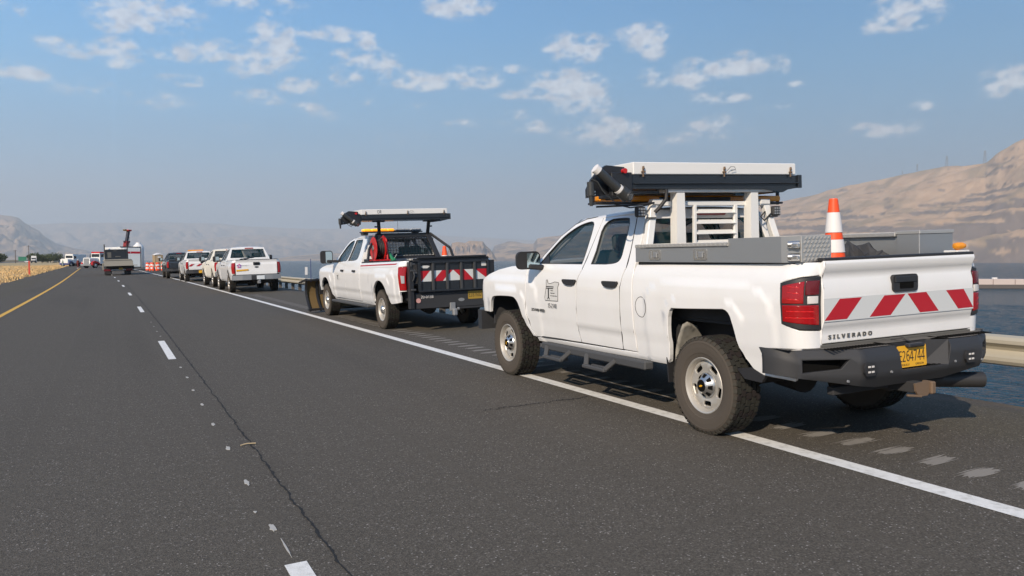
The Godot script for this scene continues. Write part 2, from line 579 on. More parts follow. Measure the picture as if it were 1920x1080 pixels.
func build_ground() -> void:
	var ss := steps(-40.0, 60.0, 1.0, 1.0)
	ss.append_array(steps(60.0, 900.0, 2.0, 1.06).slice(1))
	ss.append_array(steps(900.0, 9000.0, 100.0, 1.2).slice(1))
	var lats := []
	var l := -6.8
	while l < 7.61:
		lats.append(l)
		l += 0.3
	var big := noise(21, 0.25, FastNoiseLite.TYPE_SIMPLEX, 3)
	var str_ := noise(22, 0.9, FastNoiseLite.TYPE_SIMPLEX, 2)
	var tint := func(la: float, s: float) -> Color:
		var b := 1.0
		var warm := 0.0
		# polished wheel paths, oil-dark lane middle, browner shoulder
		for p in [-2.0, -0.1, 1.75, 3.55]: b += 0.08 * exp(-pow((la - p) / 0.38, 2))
		b += big.get_noise_2d(la * 1.4, s * 0.16) * 0.12 + str_.get_noise_2d(la * 1.6, s * 0.03) * 0.10
		if la > 4.6:
			warm = smoothstep(4.6, 6.5, la)
			b += 0.06 * warm + 0.10 * smoothstep(6.2, 7.4, la)
		if la < -3.2:
			warm = smoothstep(-3.2, -5.0, la) * 1.2
			b += 0.10 * smoothstep(-3.2, -6.0, la) + big.get_noise_2d(la * 2.0, s * 0.3) * 0.15 * warm
		return Color(b * (1.0 + 0.07 * warm), b, b * (1.0 - 0.10 * warm))
	var road := struct("road", ribbon(lats, ss, 0.0, tint), "asphalt")
	# painted lines lie as thin sheets on the road
	var lss := steps(-20.0, 60.0, 0.5, 1.0)
	lss.append_array(steps(60.0, 500.0, 2.0, 1.03).slice(1))
	obj("white_edge_line", ribbon([4.455 - 0.075, 4.455 + 0.075], lss, 0.004), "road_white", road)
	var yss := steps(-20.0, 60.0, 0.5, 1.0)
	yss.append_array(steps(60.0, 176.0, 2.0, 1.03).slice(1))
	obj("yellow_edge_line", ribbon([-2.909 - 0.075, -2.909 + 0.075], yss, 0.004), "road_yellow", road)
	var k := 0
	while k < 22:
		var s0 := 0.95 + 12.19 * k
		obj("lane_dash", ribbon([0.79 - 0.055, 0.79 + 0.055], steps(s0, s0 + 3.05, 1.02, 1.0), 0.004), "road_white", road)
		k += 1
	# worn remains of older paint between the dashes
	rng.seed = 4
	for m in [[0.83, 12.09, .05, .16], [0.83, 11.01, .05, .14], [0.81, 9.9, .05, .15], [0.81, 8.87, .05, .16], [0.80, 7.76, .05, .17], [0.80, 6.72, .05, .17], [0.79, 5.62, .05, .2], [0.74, 4.94, .03, .05], [0.78, 4.6, .05, .22], [0.79, 4.25, .014, .42], [0.83, 15.9, .05, .1], [0.83, 17.2, .05, .1], [0.83, 18.4, .05, .1], [0.83, 19.8, .05, .1], [0.83, 21.2, .05, .1]]:
		var mb := MB.new()
		var poly := PackedVector2Array()
		for q in 11:
			var a := TAU * q / 11
			poly.append(Vector2(cos(a) * m[2] * 0.36, sin(a) * m[3] * 0.42) * rng.randf_range(0.55, 1.15))
		mb.prism(poly, Transform3D(Basis(Vector3(1, BANK, 0).normalized(), Vector3(0, 0, -1), Vector3(-BANK, 1, 0).normalized()), at(m[0], m[1], 0.001)), 0.003)
		obj("paint_remnant", mb, "old_paint", road)
	# open seam beside the lane dashes, and a sealed cross crack
	var seam := MB.new()
	var s := 1.5
	var jag := noise(31, 2.2, FastNoiseLite.TYPE_SIMPLEX, 3)
	var prev := []
	while s < 60.0:
		var c := 0.985 + jag.get_noise_1d(s * 1.6) * 0.016
		var hw := (0.003 + 0.008 * clampf(0.4 + jag.get_noise_1d(s * 5.0 + 90.0), 0, 1)) * (1.0 if s < 14.0 else 1.4)
		var q := [at(c - hw, s, 0.003), at(c + hw, s, 0.003)]
		if prev: seam.quad(prev[0], prev[1], q[1], q[0], Vector3.UP)
		prev = q
		s += 0.03 if s < 8 else 0.12
	obj("seam_crack", seam, "crack", road)
	var cross := MB.new()
	prev = []
	for i in 60:
		var la := 3.14 + 1.2 * i / 59.0
		var sc := 6.88 + jag.get_noise_1d(i * 0.25) * 0.06
		var hw2 := 0.006 + 0.012 * clampf(jag.get_noise_1d(i * 0.8 + 9.0) + 0.3, 0, 1)
		var q := [at(la, sc - hw2, 0.003), at(la, sc + hw2, 0.003)]
		if prev: cross.quad(prev[0], prev[1], q[1], q[0], Vector3.UP)
		prev = q
	obj("sealed_crack", cross, "crack", road)
	var twig := MB.new()
	twig.tube([at(0.90, 6.72, 0.01), at(0.95, 6.74, 0.014), at(1.02, 6.73, 0.01)], 0.006, 6)
	tag(obj("twig", twig, "straw", self), "short pale twig lying across the road seam", "twig")
	# milled rumble strip grooves: dusty shallow scoops
	var rum := 0
	for i in 95:
		var sr := 1.9 + 0.325 * i
		var mb := MB.new()
		rng.seed = 900 + i
		var ox := rng.randf_range(-0.03, 0.03)
		var bar := PackedVector2Array()
		for q in 26:
			var t := TAU * q / 26
			bar.append(Vector2(signf(cos(t)) * pow(absf(cos(t)), 0.35) * 0.165 * rng.randf_range(0.74, 1.15), signf(sin(t)) * pow(absf(sin(t)), 0.5) * 0.042 * rng.randf_range(0.6, 1.3)))
		for q in 26:
			var p := bar[q]
			var n := bar[(q + 1) % 26]
			mb.flat(at(5.03 + ox, sr, 0.0025), at(5.03 + ox + p.x, sr + p.y + p.x * 0.04, 0.0025), at(5.03 + ox + n.x, sr + n.y + n.x * 0.04, 0.0025), Vector3.UP)
		for r in 9:
			var o := -0.062 + 0.0155 * r
			var x0 := 5.03 + ox - rng.randf_range(0.13, 0.22)
			var x1 := 5.03 + ox + rng.randf_range(0.12, 0.21)
			var xm := rng.randf_range(x0 + 0.05, x1 - 0.05)
			var w := rng.randf_range(0.006, 0.0115)
			var sk := 0.012
			mb.quad(at(x0, sr + o, 0.003), at(xm, sr + o - w + sk * 0.5, 0.003), at(x1, sr + o + sk, 0.003), at(xm, sr + o + w + sk * 0.5, 0.003), Vector3.UP)
		obj("rumble_groove", mb, "dust", road)
	# the rest of the land
	var lat2 := [-36.0, -30.0, -24.0, -19.0, -15.0, -12.0, -10.0, -8.6, -7.6, -6.8]
	var gn := noise(41, 0.3, FastNoiseLite.TYPE_SIMPLEX, 4)
	var gt := func(la: float, s2: float) -> Color:
		var g := gn.get_noise_2d(la, s2 * 0.25)
		var edge := smoothstep(-8.2, -6.8, la + g)
		var c := Color(0.66, 0.43, 0.20).lerp(Color(0.50, 0.38, 0.21), clampf(0.5 + g * 1.6, 0, 1))
		c = c.lerp(Color(0.44, 0.37, 0.23), smoothstep(-10.0, -20.0, la) * 0.8)
		return c.lerp(Color(0.115, 0.10, 0.085), edge)
	struct("median_ground", ribbon(lat2, ss, 0.0, gt), "earth")
	struct("opposite_road", ribbon([-49.0, -46.0, -42.0, -39.0, -36.0], ss, 0.0), "asphalt_far")
	var pt := func(la: float, s2: float) -> Color:
		return Color(0.26, 0.20, 0.12).lerp(Color(0.16, 0.15, 0.09), clampf(0.5 + gn.get_noise_2d(la * 0.05, s2 * 0.01) * 1.5, 0, 1))
	struct("plain", ribbon([-9000.0, -4000.0, -2000.0, -900.0, -400.0, -200.0, -120.0, -80.0, -60.0, -49.0], ss, 0.0, pt), "earth")
	var et := func(la: float, s2: float) -> Color:
		var c := Color(0.115, 0.10, 0.085).lerp(Color(0.24, 0.19, 0.125), clampf(0.5 + gn.get_noise_2d(la * 3.0, s2 * 0.8) * 1.4, 0, 1))
		return c.lerp(Color(0.11, 0.10, 0.095), smoothstep(9.2, 12.0, la))
	struct("embankment", ribbon([7.6, 8.0, 8.4, 8.9, 9.3, 9.8, 11.0, 13.0, 17.0, 22.0, 40.0], ss, 0.0, et), "earth")
	var mw := MB.new()
	mw.has_u = true
	var xs := steps(10.0, 16000.0, 10.0, 1.25)
	var near_ := [-3000.0, -200.0, 0.0, 60.0, 200.0, 600.0, 1500.0, 4000.0, 16000.0]
	for i in xs.size() - 1:
		for j in near_.size() - 1:
			var q := []
			for p in [[i, j], [i + 1, j], [i + 1, j + 1], [i, j + 1]]:
				q.append(Vector3(xs[p[0]] - bend(maxf(near_[p[1]], 0.0)), -9.0, -near_[p[1]]))
			for t in [[0, 1, 2], [0, 2, 3]]:
				var v := [q[t[0]], q[t[1]], q[t[2]]]
				if (v[2] - v[0]).cross(v[1] - v[0]).y < 0: v.reverse()
				for p in v: mw._v(p, Vector3.UP, Vector2(p.x, p.z))
	# wind waves on the near water
	var wa := noise(65, 0.22, FastNoiseLite.TYPE_SIMPLEX, 4)
	var hw := func(x: float, z: float) -> float: return wa.get_noise_2d(x * 1.5, z * 0.55) * 0.16 + wa.get_noise_2d(x * 0.3 + 50.0, z * 0.16) * 0.12
	var nx := 190
	var nz := 240
	var grid := []
	var nrm := []
	for i in nx + 1:
		var row := []
		var rn := []
		for j in nz + 1:
			var x := 14.0 + 0.55 * i + 0.0018 * i * i
			var z := 22.0 - 0.75 * j
			var y: float = hw.call(x, z)
			row.append(Vector3(x, -8.82 + y, z))
			rn.append(Vector3(-(hw.call(x + 0.2, z) - y) / 0.2, 1.0, -(hw.call(x, z + 0.2) - y) / 0.2).normalized())
		grid.append(row)
		nrm.append(rn)
	for i in nx:
		for j in nz:
			for t in [[[i, j], [i + 1, j], [i + 1, j + 1]], [[i, j], [i + 1, j + 1], [i, j + 1]]]:
				var v: Array = t
				var a: Vector3 = grid[v[0][0]][v[0][1]]
				if (grid[v[2][0]][v[2][1]] - a).cross(grid[v[1][0]][v[1][1]] - a).y < 0: v.reverse()
				for q in v: mw._v(grid[q[0]][q[1]], nrm[q[0]][q[1]], Vector2(grid[q[0]][q[1]].x, grid[q[0]][q[1]].z))
	struct("water", mw, "water")
	# dry grass on the median, nobody could count it
	var g := MB.new()
	g.has_c = true
	rng.seed = 77
	for i in 20000:
		var la := -6.7 - pow(rng.randf(), 1.6) * 20.0
		var sg := 40.0 + pow(rng.randf(), 1.5) * 240.0
		if gn.get_noise_2d(la, sg * 0.25) < -0.25: continue
		var hgt := rng.randf_range(0.12, 0.30)
		var b := at(la, sg, -0.02)
		var wv := Vector3(rng.randf_range(-1, 1), 0, rng.randf_range(-1, 1)).normalized() * rng.randf_range(0.03, 0.09)
		var lean := Vector3(rng.randf_range(-0.1, 0.1), hgt, rng.randf_range(-0.1, 0.1))
		g.col = Color(0.66, 0.44, 0.205).lerp(Color(0.58, 0.42, 0.22), rng.randf())
		g.flat(b - wv, b + wv, b + lean, Vector3.UP + wv)
	var go := obj("dry_grass", g, "grass_blades", self)
	tag(go, "dry yellow grass covering the median left of the road", "grass")
	go.set_meta("kind", "stuff")

# ---------------------------------------------------------------- hills
func hill(called: String, crest: Array, foot: Callable, foot_y: float, cols: int, rows: int, shape: Callable, paint: Callable) -> MeshInstance3D:
	# crest: [bearing column, bearing row, distance]; foot(direction) gives the distance where the slope begins
	var dirs := []
	for c in crest:
		var d := bearing(c[0], c[1])
		dirs.append([atan2(d.x, -d.z), d.y / Vector2(d.x, d.z).length(), float(c[2])])
	var hgt := []
	var pos := []
	for i in cols + 1:
		var az := lerpf(dirs[0][0], dirs[-1][0], float(i) / cols)
		var k := 0
		while k < dirs.size() - 2 and az > dirs[k + 1][0]: k += 1
		var f: float = clampf((az - dirs[k][0]) / (dirs[k + 1][0] - dirs[k][0]), 0, 1)
		f = lerpf(f, f * f * (3 - 2 * f), 0.4)
		var el: float = lerpf(dirs[k][1], dirs[k + 1][1], f)
		var dc: float = lerpf(dirs[k][2], dirs[k + 1][2], f)
		var hc := EYE + el * dc
		var dir := Vector3(sin(az), 0, -cos(az))
		var df: float = foot.call(az)
		var row := []
		for j in rows + 1:
			var t := float(j) / rows * 1.35
			var d := lerpf(df, dc, t)
			var p := dir * d
			var y: float = lerpf(foot_y, hc, shape.call(p, t)) if t <= 1.0 else hc - (t - 1.0) * (hc - foot_y) * 1.2
			row.append(Vector3(p.x, y, p.z))
		pos.append(row)
	var mb := MB.new()
	mb.has_c = true
	var nr := []
	for i in cols + 1:
		var row := []
		for j in rows + 1:
			var dx: Vector3 = pos[mini(i + 1, cols)][j] - pos[maxi(i - 1, 0)][j]
			var dy: Vector3 = pos[i][mini(j + 1, rows)] - pos[i][maxi(j - 1, 0)]
			var n := dx.cross(dy).normalized()
			row.append(n if n.y > 0 else -n)
		nr.append(row)
	var cl := []
	for i in cols + 1:
		var row := []
		for j in rows + 1: row.append(paint.call(pos[i][j], nr[i][j]))
		cl.append(row)
	for i in cols:
		for j in rows:
			for t in [[[i, j], [i + 1, j], [i + 1, j + 1]], [[i, j], [i + 1, j + 1], [i, j + 1]]]:
				var v: Array = t
				var a: Vector3 = pos[v[0][0]][v[0][1]]
				if (pos[v[2][0]][v[2][1]] - a).cross(pos[v[1][0]][v[1][1]] - a).y < 0: v.reverse()
				for q in v:
					mb.col = cl[q[0]][q[1]]
					mb._v(pos[q[0]][q[1]], nr[q[0]][q[1]])
	return struct(called, mb, "hill")

func build_hills() -> void:
	var n1 := noise(51, 0.0016, FastNoiseLite.TYPE_SIMPLEX, 5)
	var n2 := noise(52, 0.006, FastNoiseLite.TYPE_SIMPLEX, 4)
	var n3 := noise(53, 0.0007, FastNoiseLite.TYPE_SIMPLEX, 3)
	var grassy := Color(0.40, 0.275, 0.18)
	var rock := Color(0.135, 0.118, 0.115)
	# far bank: runs beside the river about 2.4 km off
	var bank_shape := func(p: Vector3, t: float) -> float:
		var terr := t + 0.030 * sin(t * 19.0 + n3.get_noise_2d(p.x, p.z) * 5.0) + 0.012 * sin(t * 47.0 + n1.get_noise_2d(p.x, p.z) * 6.0)
		var gully := (absf(n1.get_noise_2d(p.x * 1.0, p.z * 0.5)) - 0.2) * 0.07 * t * (1.0 - t) * 4.0
		return clampf(pow(clampf(terr, 0, 1.1), 0.92) + gully + n2.get_noise_2d(p.x, p.z) * 0.018 * t * (1.0 - t) * 4.0, 0.0, 1.0) if t < 1.0 else 1.0
	var bank_paint := func(p: Vector3, n: Vector3) -> Color:
		var along := p.z * 0.8 + p.x * 0.25
		var band := n1.get_noise_2d(along * 0.75, p.y * 13.0 + along * 0.25) + 0.65 * n2.get_noise_2d(along * 0.55, p.y * 4.0)
		var steep := 1.0 - n.y
		var r := smoothstep(0.04, 0.18, band * 0.80 + (steep - 0.06) * 1.6 + 0.05 - smoothstep(130.0, 400.0, p.y) * 0.75)
		var g := grassy.lerp(Color(0.46, 0.325, 0.215), clampf(0.5 + n2.get_noise_2d(p.x * 2, p.z * 2), 0, 1))
		g = g.lerp(Color(0.24, 0.19, 0.13), clampf(n1.get_noise_2d(p.x * 2.0 + 900, p.z * 2.0) * 1.6, 0, 0.7))
		return g.lerp(rock, r * 0.80)
	var D := func(u: float) -> float:
		var d := bearing(u, 480)
		return 3700.0 / maxf(sin(atan2(d.x, -d.z)), 0.05)
	var crest := []
	for c in [[922, 471], [928, 460], [945, 456], [952, 453], [965, 453], [985, 457], [1000, 457], [1008, 447], [1041, 442], [1120, 431], [1230, 415], [1340, 398], [1462, 377], [1508, 368], [1562, 356], [1600, 347], [1644, 339], [1698, 328], [1779, 312], [1847, 305], [1874, 285], [1915, 263], [1990, 214], [2060, 172], [2160, 130], [2300, 100], [2600, 90]]:
		crest.append([c[0], c[1], D.call(c[0])])
	var foot := func(az: float) -> float: return 2450.0 / maxf(sin(az), 0.05)
	hill("far_bank_hill", crest, foot, -10.0, 860, 130, bank_shape, bank_paint)
	# butte with cliffs
	var butte_shape := func(p: Vector3, t: float) -> float:
		var c := smoothstep(0.55, 0.72, t + n2.get_noise_2d(p.x * 2.5, p.z * 2.5) * 0.10)
		return clampf(t * 0.62 + c * 0.38 - 0.05 * absf(n2.get_noise_2d(p.x * 3, p.z * 3)) * (1.0 - t) * 4.0 * t, 0, 1)
	var butte_paint := func(p: Vector3, n: Vector3) -> Color:
		return grassy.lerp(rock, smoothstep(0.22, 0.5, (1.0 - n.y) + n2.get_noise_2d(p.x * 3, p.y * 4) * 0.3))
	crest = []
	for c in [[836, 486], [841, 466], [848, 455], [858, 453], [872, 455], [880, 451], [905, 452], [912, 461], [918, 466], [923, 472], [932, 488]]: crest.append([c[0], c[1], 5200.0])
	hill("butte", crest, func(_a: float) -> float: return 4700.0, -10.0, 110, 40, butte_shape, butte_paint)
	# low tan point beyond it
	var low_shape := func(p: Vector3, t: float) -> float: return clampf(t + n1.get_noise_2d(p.x, p.z) * 0.25 * t * (1 - t) * 4, 0, 1)
	crest = []
	for c in [[470, 489], [520, 484], [560, 479], [600, 476], [650, 474], [700, 474], [740, 477], [790, 474], [842, 471], [900, 476], [960, 480], [1010, 484]]: crest.append([c[0], c[1], 8200.0])
	hill("river_point", crest, func(_a: float) -> float: return 7000.0, -10.0, 160, 30, low_shape, bank_paint)
	# ridges far upstream
	crest = []
	for c in [[150, 480], [230, 468], [300, 456], [360, 450], [420, 443], [480, 439], [540, 443], [600, 452], [650, 461], [700, 470], [780, 482]]: crest.append([c[0], c[1], 15000.0])
	hill("upstream_ridge", crest, func(_a: float) -> float: return 11500.0, -10.0, 200, 40, low_shape, bank_paint)
	crest = []
	for c in [[-60, 424], [60, 420], [120, 418], [200, 417], [300, 416], [400, 418], [470, 424], [560, 428], [640, 428], [700, 433], [800, 440], [900, 445], [1000, 450], [1100, 452]]: crest.append([c[0], c[1], 19000.0])
	hill("distant_plateau", crest, func(_a: float) -> float: return 15500.0, -10.0, 200, 30, low_shape, bank_paint)
	# hill on the near side of the river, left
	crest = []
	for c in [[-420, 380], [-200, 388], [-80, 396], [0, 402], [20, 404], [33, 407], [50, 419], [60, 425], [72, 431], [85, 444], [105, 456], [120, 461], [150, 467], [190, 474], [250, 482]]: crest.append([c[0], c[1], 11500.0])
	var left_shape := func(p: Vector3, t: float) -> float: return clampf(pow(t, 1.5) + (absf(n1.get_noise_2d(p.x * 0.7, p.z * 0.7)) - 0.22) * 0.5 * t * (1 - t) * 4, 0, 1)
	hill("near_bank_hill", crest, func(_a: float) -> float: return 7500.0, -1.0, 220, 60, left_shape, bank_paint)

# ---------------------------------------------------------------- materials
func build_materials() -> void:
	var m := mat("asphalt", Color(1, 1, 1), 0.85, 0.0, 0.35)
	m.vertex_color_use_as_albedo = true
	var cell := noise(61, 0.085, FastNoiseLite.TYPE_CELLULAR, 1)
	cell.cellular_return_type = FastNoiseLite.RETURN_CELL_VALUE
	m.albedo_texture = noise_tex(cell, 2048, [[0.0, 0.062, 0.055, 0.045], [0.5, 0.094, 0.083, 0.067], [0.88, 0.116, 0.103, 0.084], [0.975, 0.15, 0.134, 0.115], [1.0, 0.36, 0.34, 0.31]])
	var cn := noise(61, 0.085, FastNoiseLite.TYPE_CELLULAR, 1)
	cn.cellular_return_type = FastNoiseLite.RETURN_DISTANCE
	m.normal_enabled = true
	m.normal_texture = noise_tex(cn, 2048, [], 5.0)
	m.normal_scale = 0.7
	m.uv1_scale = Vector3(0.72, 0.72, 0.72)
	m = mat("asphalt_far", Color(0.10, 0.095, 0.09), 0.9)
	var worn := noise(62, 0.012, FastNoiseLite.TYPE_SIMPLEX, 5)
	m = mat("road_white", Color(1, 1, 1), 0.7)
	m.albedo_texture = noise_tex(worn, 1024, [[0.0, 0.55, 0.54, 0.50], [0.35, 0.72, 0.71, 0.67], [0.75, 0.80, 0.79, 0.75], [1.0, 0.62, 0.61, 0.57]])
	m.normal_enabled = true
	m.normal_texture = M["asphalt"].normal_texture
	m.normal_scale = 0.35
	m.uv1_scale = Vector3(0.7, 0.7, 0.7)
	m = mat("road_yellow", Color(1, 1, 1), 0.7)
	m.albedo_texture = noise_tex(worn, 512, [[0.0, 0.55, 0.29, 0.03], [0.5, 0.72, 0.42, 0.05], [1.0, 0.62, 0.34, 0.04]])
	m.uv1_scale = Vector3(0.7, 0.7, 0.7)
	mat("old_paint", Color(0.42, 0.41, 0.38), 0.85)
	mat("crack", Color(0.012, 0.012, 0.012), 0.9)
	mat("straw", Color(0.42, 0.33, 0.2), 0.8)
	m = mat("dust", Color(0.25, 0.232, 0.205), 0.95)
	m = mat("earth", Color(1, 1, 1), 0.95, 0.0, 0.2)
	m.vertex_color_use_as_albedo = true
	m.albedo_texture = noise_tex(noise(63, 0.05, FastNoiseLite.TYPE_SIMPLEX, 5), 1024, [[0.0, 0.55, 0.55, 0.52], [0.5, 1.0, 1.0, 1.0], [1.0, 1.0, 1.0, 1.0]])
	m.uv1_scale = Vector3(0.3, 0.3, 0.3)
	m = mat("hill", Color(1, 1, 1), 1.0, 0.0, 0.0)
	m.vertex_color_use_as_albedo = true
	m = mat("grass_blades", Color(1, 1, 1), 0.9, 0.0, 0.2)
	m.vertex_color_use_as_albedo = true
	m = mat("water", Color(0.016, 0.066, 0.108), 0.12, 0.0, 0.16)
	m.normal_enabled = true
	m.normal_texture = noise_tex(noise(64, 0.02, FastNoiseLite.TYPE_SIMPLEX, 5), 1024, [], 12.0)
	m.normal_scale = 3.0
	m.uv1_scale = Vector3(0.055, 0.03, 1)

# ---------------------------------------------------------------- pickups
func more_materials() -> void:
	var m := mat("white_paint", Color(0.79, 0.79, 0.785), 0.32, 0.0, 0.5)
	m.clearcoat_enabled = true
	m.clearcoat = 0.6
	m.clearcoat_roughness = 0.06
	m.albedo_texture = noise_tex(noise(72, 0.006, FastNoiseLite.TYPE_SIMPLEX, 5), 512, [[0.0, 0.96, 0.955, 0.945], [0.5, 0.99, 0.988, 0.984], [1.0, 1.0, 1.0, 1.0]])
	m.uv1_triplanar = true
	m.uv1_scale = Vector3(0.7, 0.35, 0.7)
	m = mat("dark_paint", Color(0.035, 0.042, 0.052), 0.3, 0.2)
	m.clearcoat_enabled = true
	m.clearcoat = 0.7
	m.clearcoat_roughness = 0.08
	mat("cream_paint", Color(0.78, 0.74, 0.64), 0.35)
	mat("white_metal", Color(0.74, 0.735, 0.71), 0.42)
	mat("black_plastic", Color(0.022, 0.022, 0.024), 0.55)
	mat("black_metal", Color(0.018, 0.019, 0.022), 0.42, 0.0, 0.5)
	mat("bumper_black", Color(0.028, 0.029, 0.032), 0.62)
	mat("grey_metal", Color(0.27, 0.28, 0.29), 0.45, 0.35)
	mat("dark_void", Color(0.008, 0.008, 0.008), 0.95, 0.0, 0.1)
	mat("liner", Color(0.03, 0.03, 0.032), 0.9)
	var n := noise(71, 0.02, FastNoiseLite.TYPE_CELLULAR, 2)
	m = mat("muddy_liner", Color(1, 1, 1), 0.95)
	m.albedo_texture = noise_tex(n, 256, [[0.0, 0.05, 0.05, 0.05], [0.3, 0.27, 0.255, 0.22], [1.0, 0.42, 0.40, 0.35]])
	m.uv1_triplanar = true
	m.uv1_scale = Vector3(2, 2, 2)
	m = mat("aluminium", Color(0.36, 0.37, 0.375), 0.42, 0.6)
	m = mat("tread_plate", Color(0.50, 0.49, 0.465), 0.4, 0.55)
	mat("chrome", Color(0.58, 0.575, 0.56), 0.24, 0.9)
	mat("steel_rim", Color(0.50, 0.475, 0.43), 0.45, 0.45)
	mat("rust", Color(0.17, 0.115, 0.075), 0.8, 0.2)
	m = mat("rubber", Color(1, 1, 1), 0.88, 0.0, 0.25)
	m.vertex_color_use_as_albedo = true
	mat("seat_cloth", Color(0.10, 0.10, 0.105), 0.9)
	mat("red_lens", Color(0.30, 0.004, 0.007), 0.10, 0.0, 0.6)
	mat("bright_red_lens", Color(0.62, 0.012, 0.012), 0.12, 0.0, 0.6)
	mat("dark_red_lens", Color(0.12, 0.004, 0.008), 0.12, 0.0, 0.6)
	mat("clear_lens", Color(0.62, 0.60, 0.58), 0.15)
	m = mat("amber_lens", Color(0.75, 0.28, 0.02), 0.2)
	m = mat("amber_lit", Color(0.9, 0.5, 0.05), 0.3)
	m.emission_enabled = true
	m.emission = Color(1.0, 0.60, 0.06)
	m.emission_energy_multiplier = 0.9
	mat("silver_sheeting", Color(0.58, 0.60, 0.60), 0.5)
	mat("red_sheeting", Color(0.42, 0.008, 0.018), 0.45)
	mat("plate_yellow", Color(0.72, 0.38, 0.02), 0.5)
	mat("plate_white", Color(0.62, 0.66, 0.68), 0.5)
	mat("ink", Color(0.015, 0.014, 0.014), 0.6)
	mat("badge_grey", Color(0.15, 0.15, 0.145), 0.35, 0.5)
	mat("decal_grey", Color(0.60, 0.60, 0.585), 0.5)
	mat("orange_plastic", Color(0.85, 0.085, 0.015), 0.5)
	mat("red_paint", Color(0.48, 0.012, 0.012), 0.35)
	mat("green_plastic", Color(0.02, 0.22, 0.10), 0.5)
	mat("tarp", Color(0.035, 0.036, 0.04), 0.75)
	mat("yellow_paint", Color(0.13, 0.085, 0.03), 0.8)
	mat("tan_plastic", Color(0.36, 0.26, 0.15), 0.6)
	mat("blue_paint", Color(0.03, 0.045, 0.16), 0.35)
	m = StandardMaterial3D.new()
	m.transparency = BaseMaterial3D.TRANSPARENCY_ALPHA
	m.albedo_color = Color(0.07, 0.19, 0.21, 0.50)
	m.roughness = 0.03
	m.metallic_specular = 0.3
	m.resource_name = "car_glass"
	M["glass"] = m

var tyre_mesh: ArrayMesh
var rims := {}

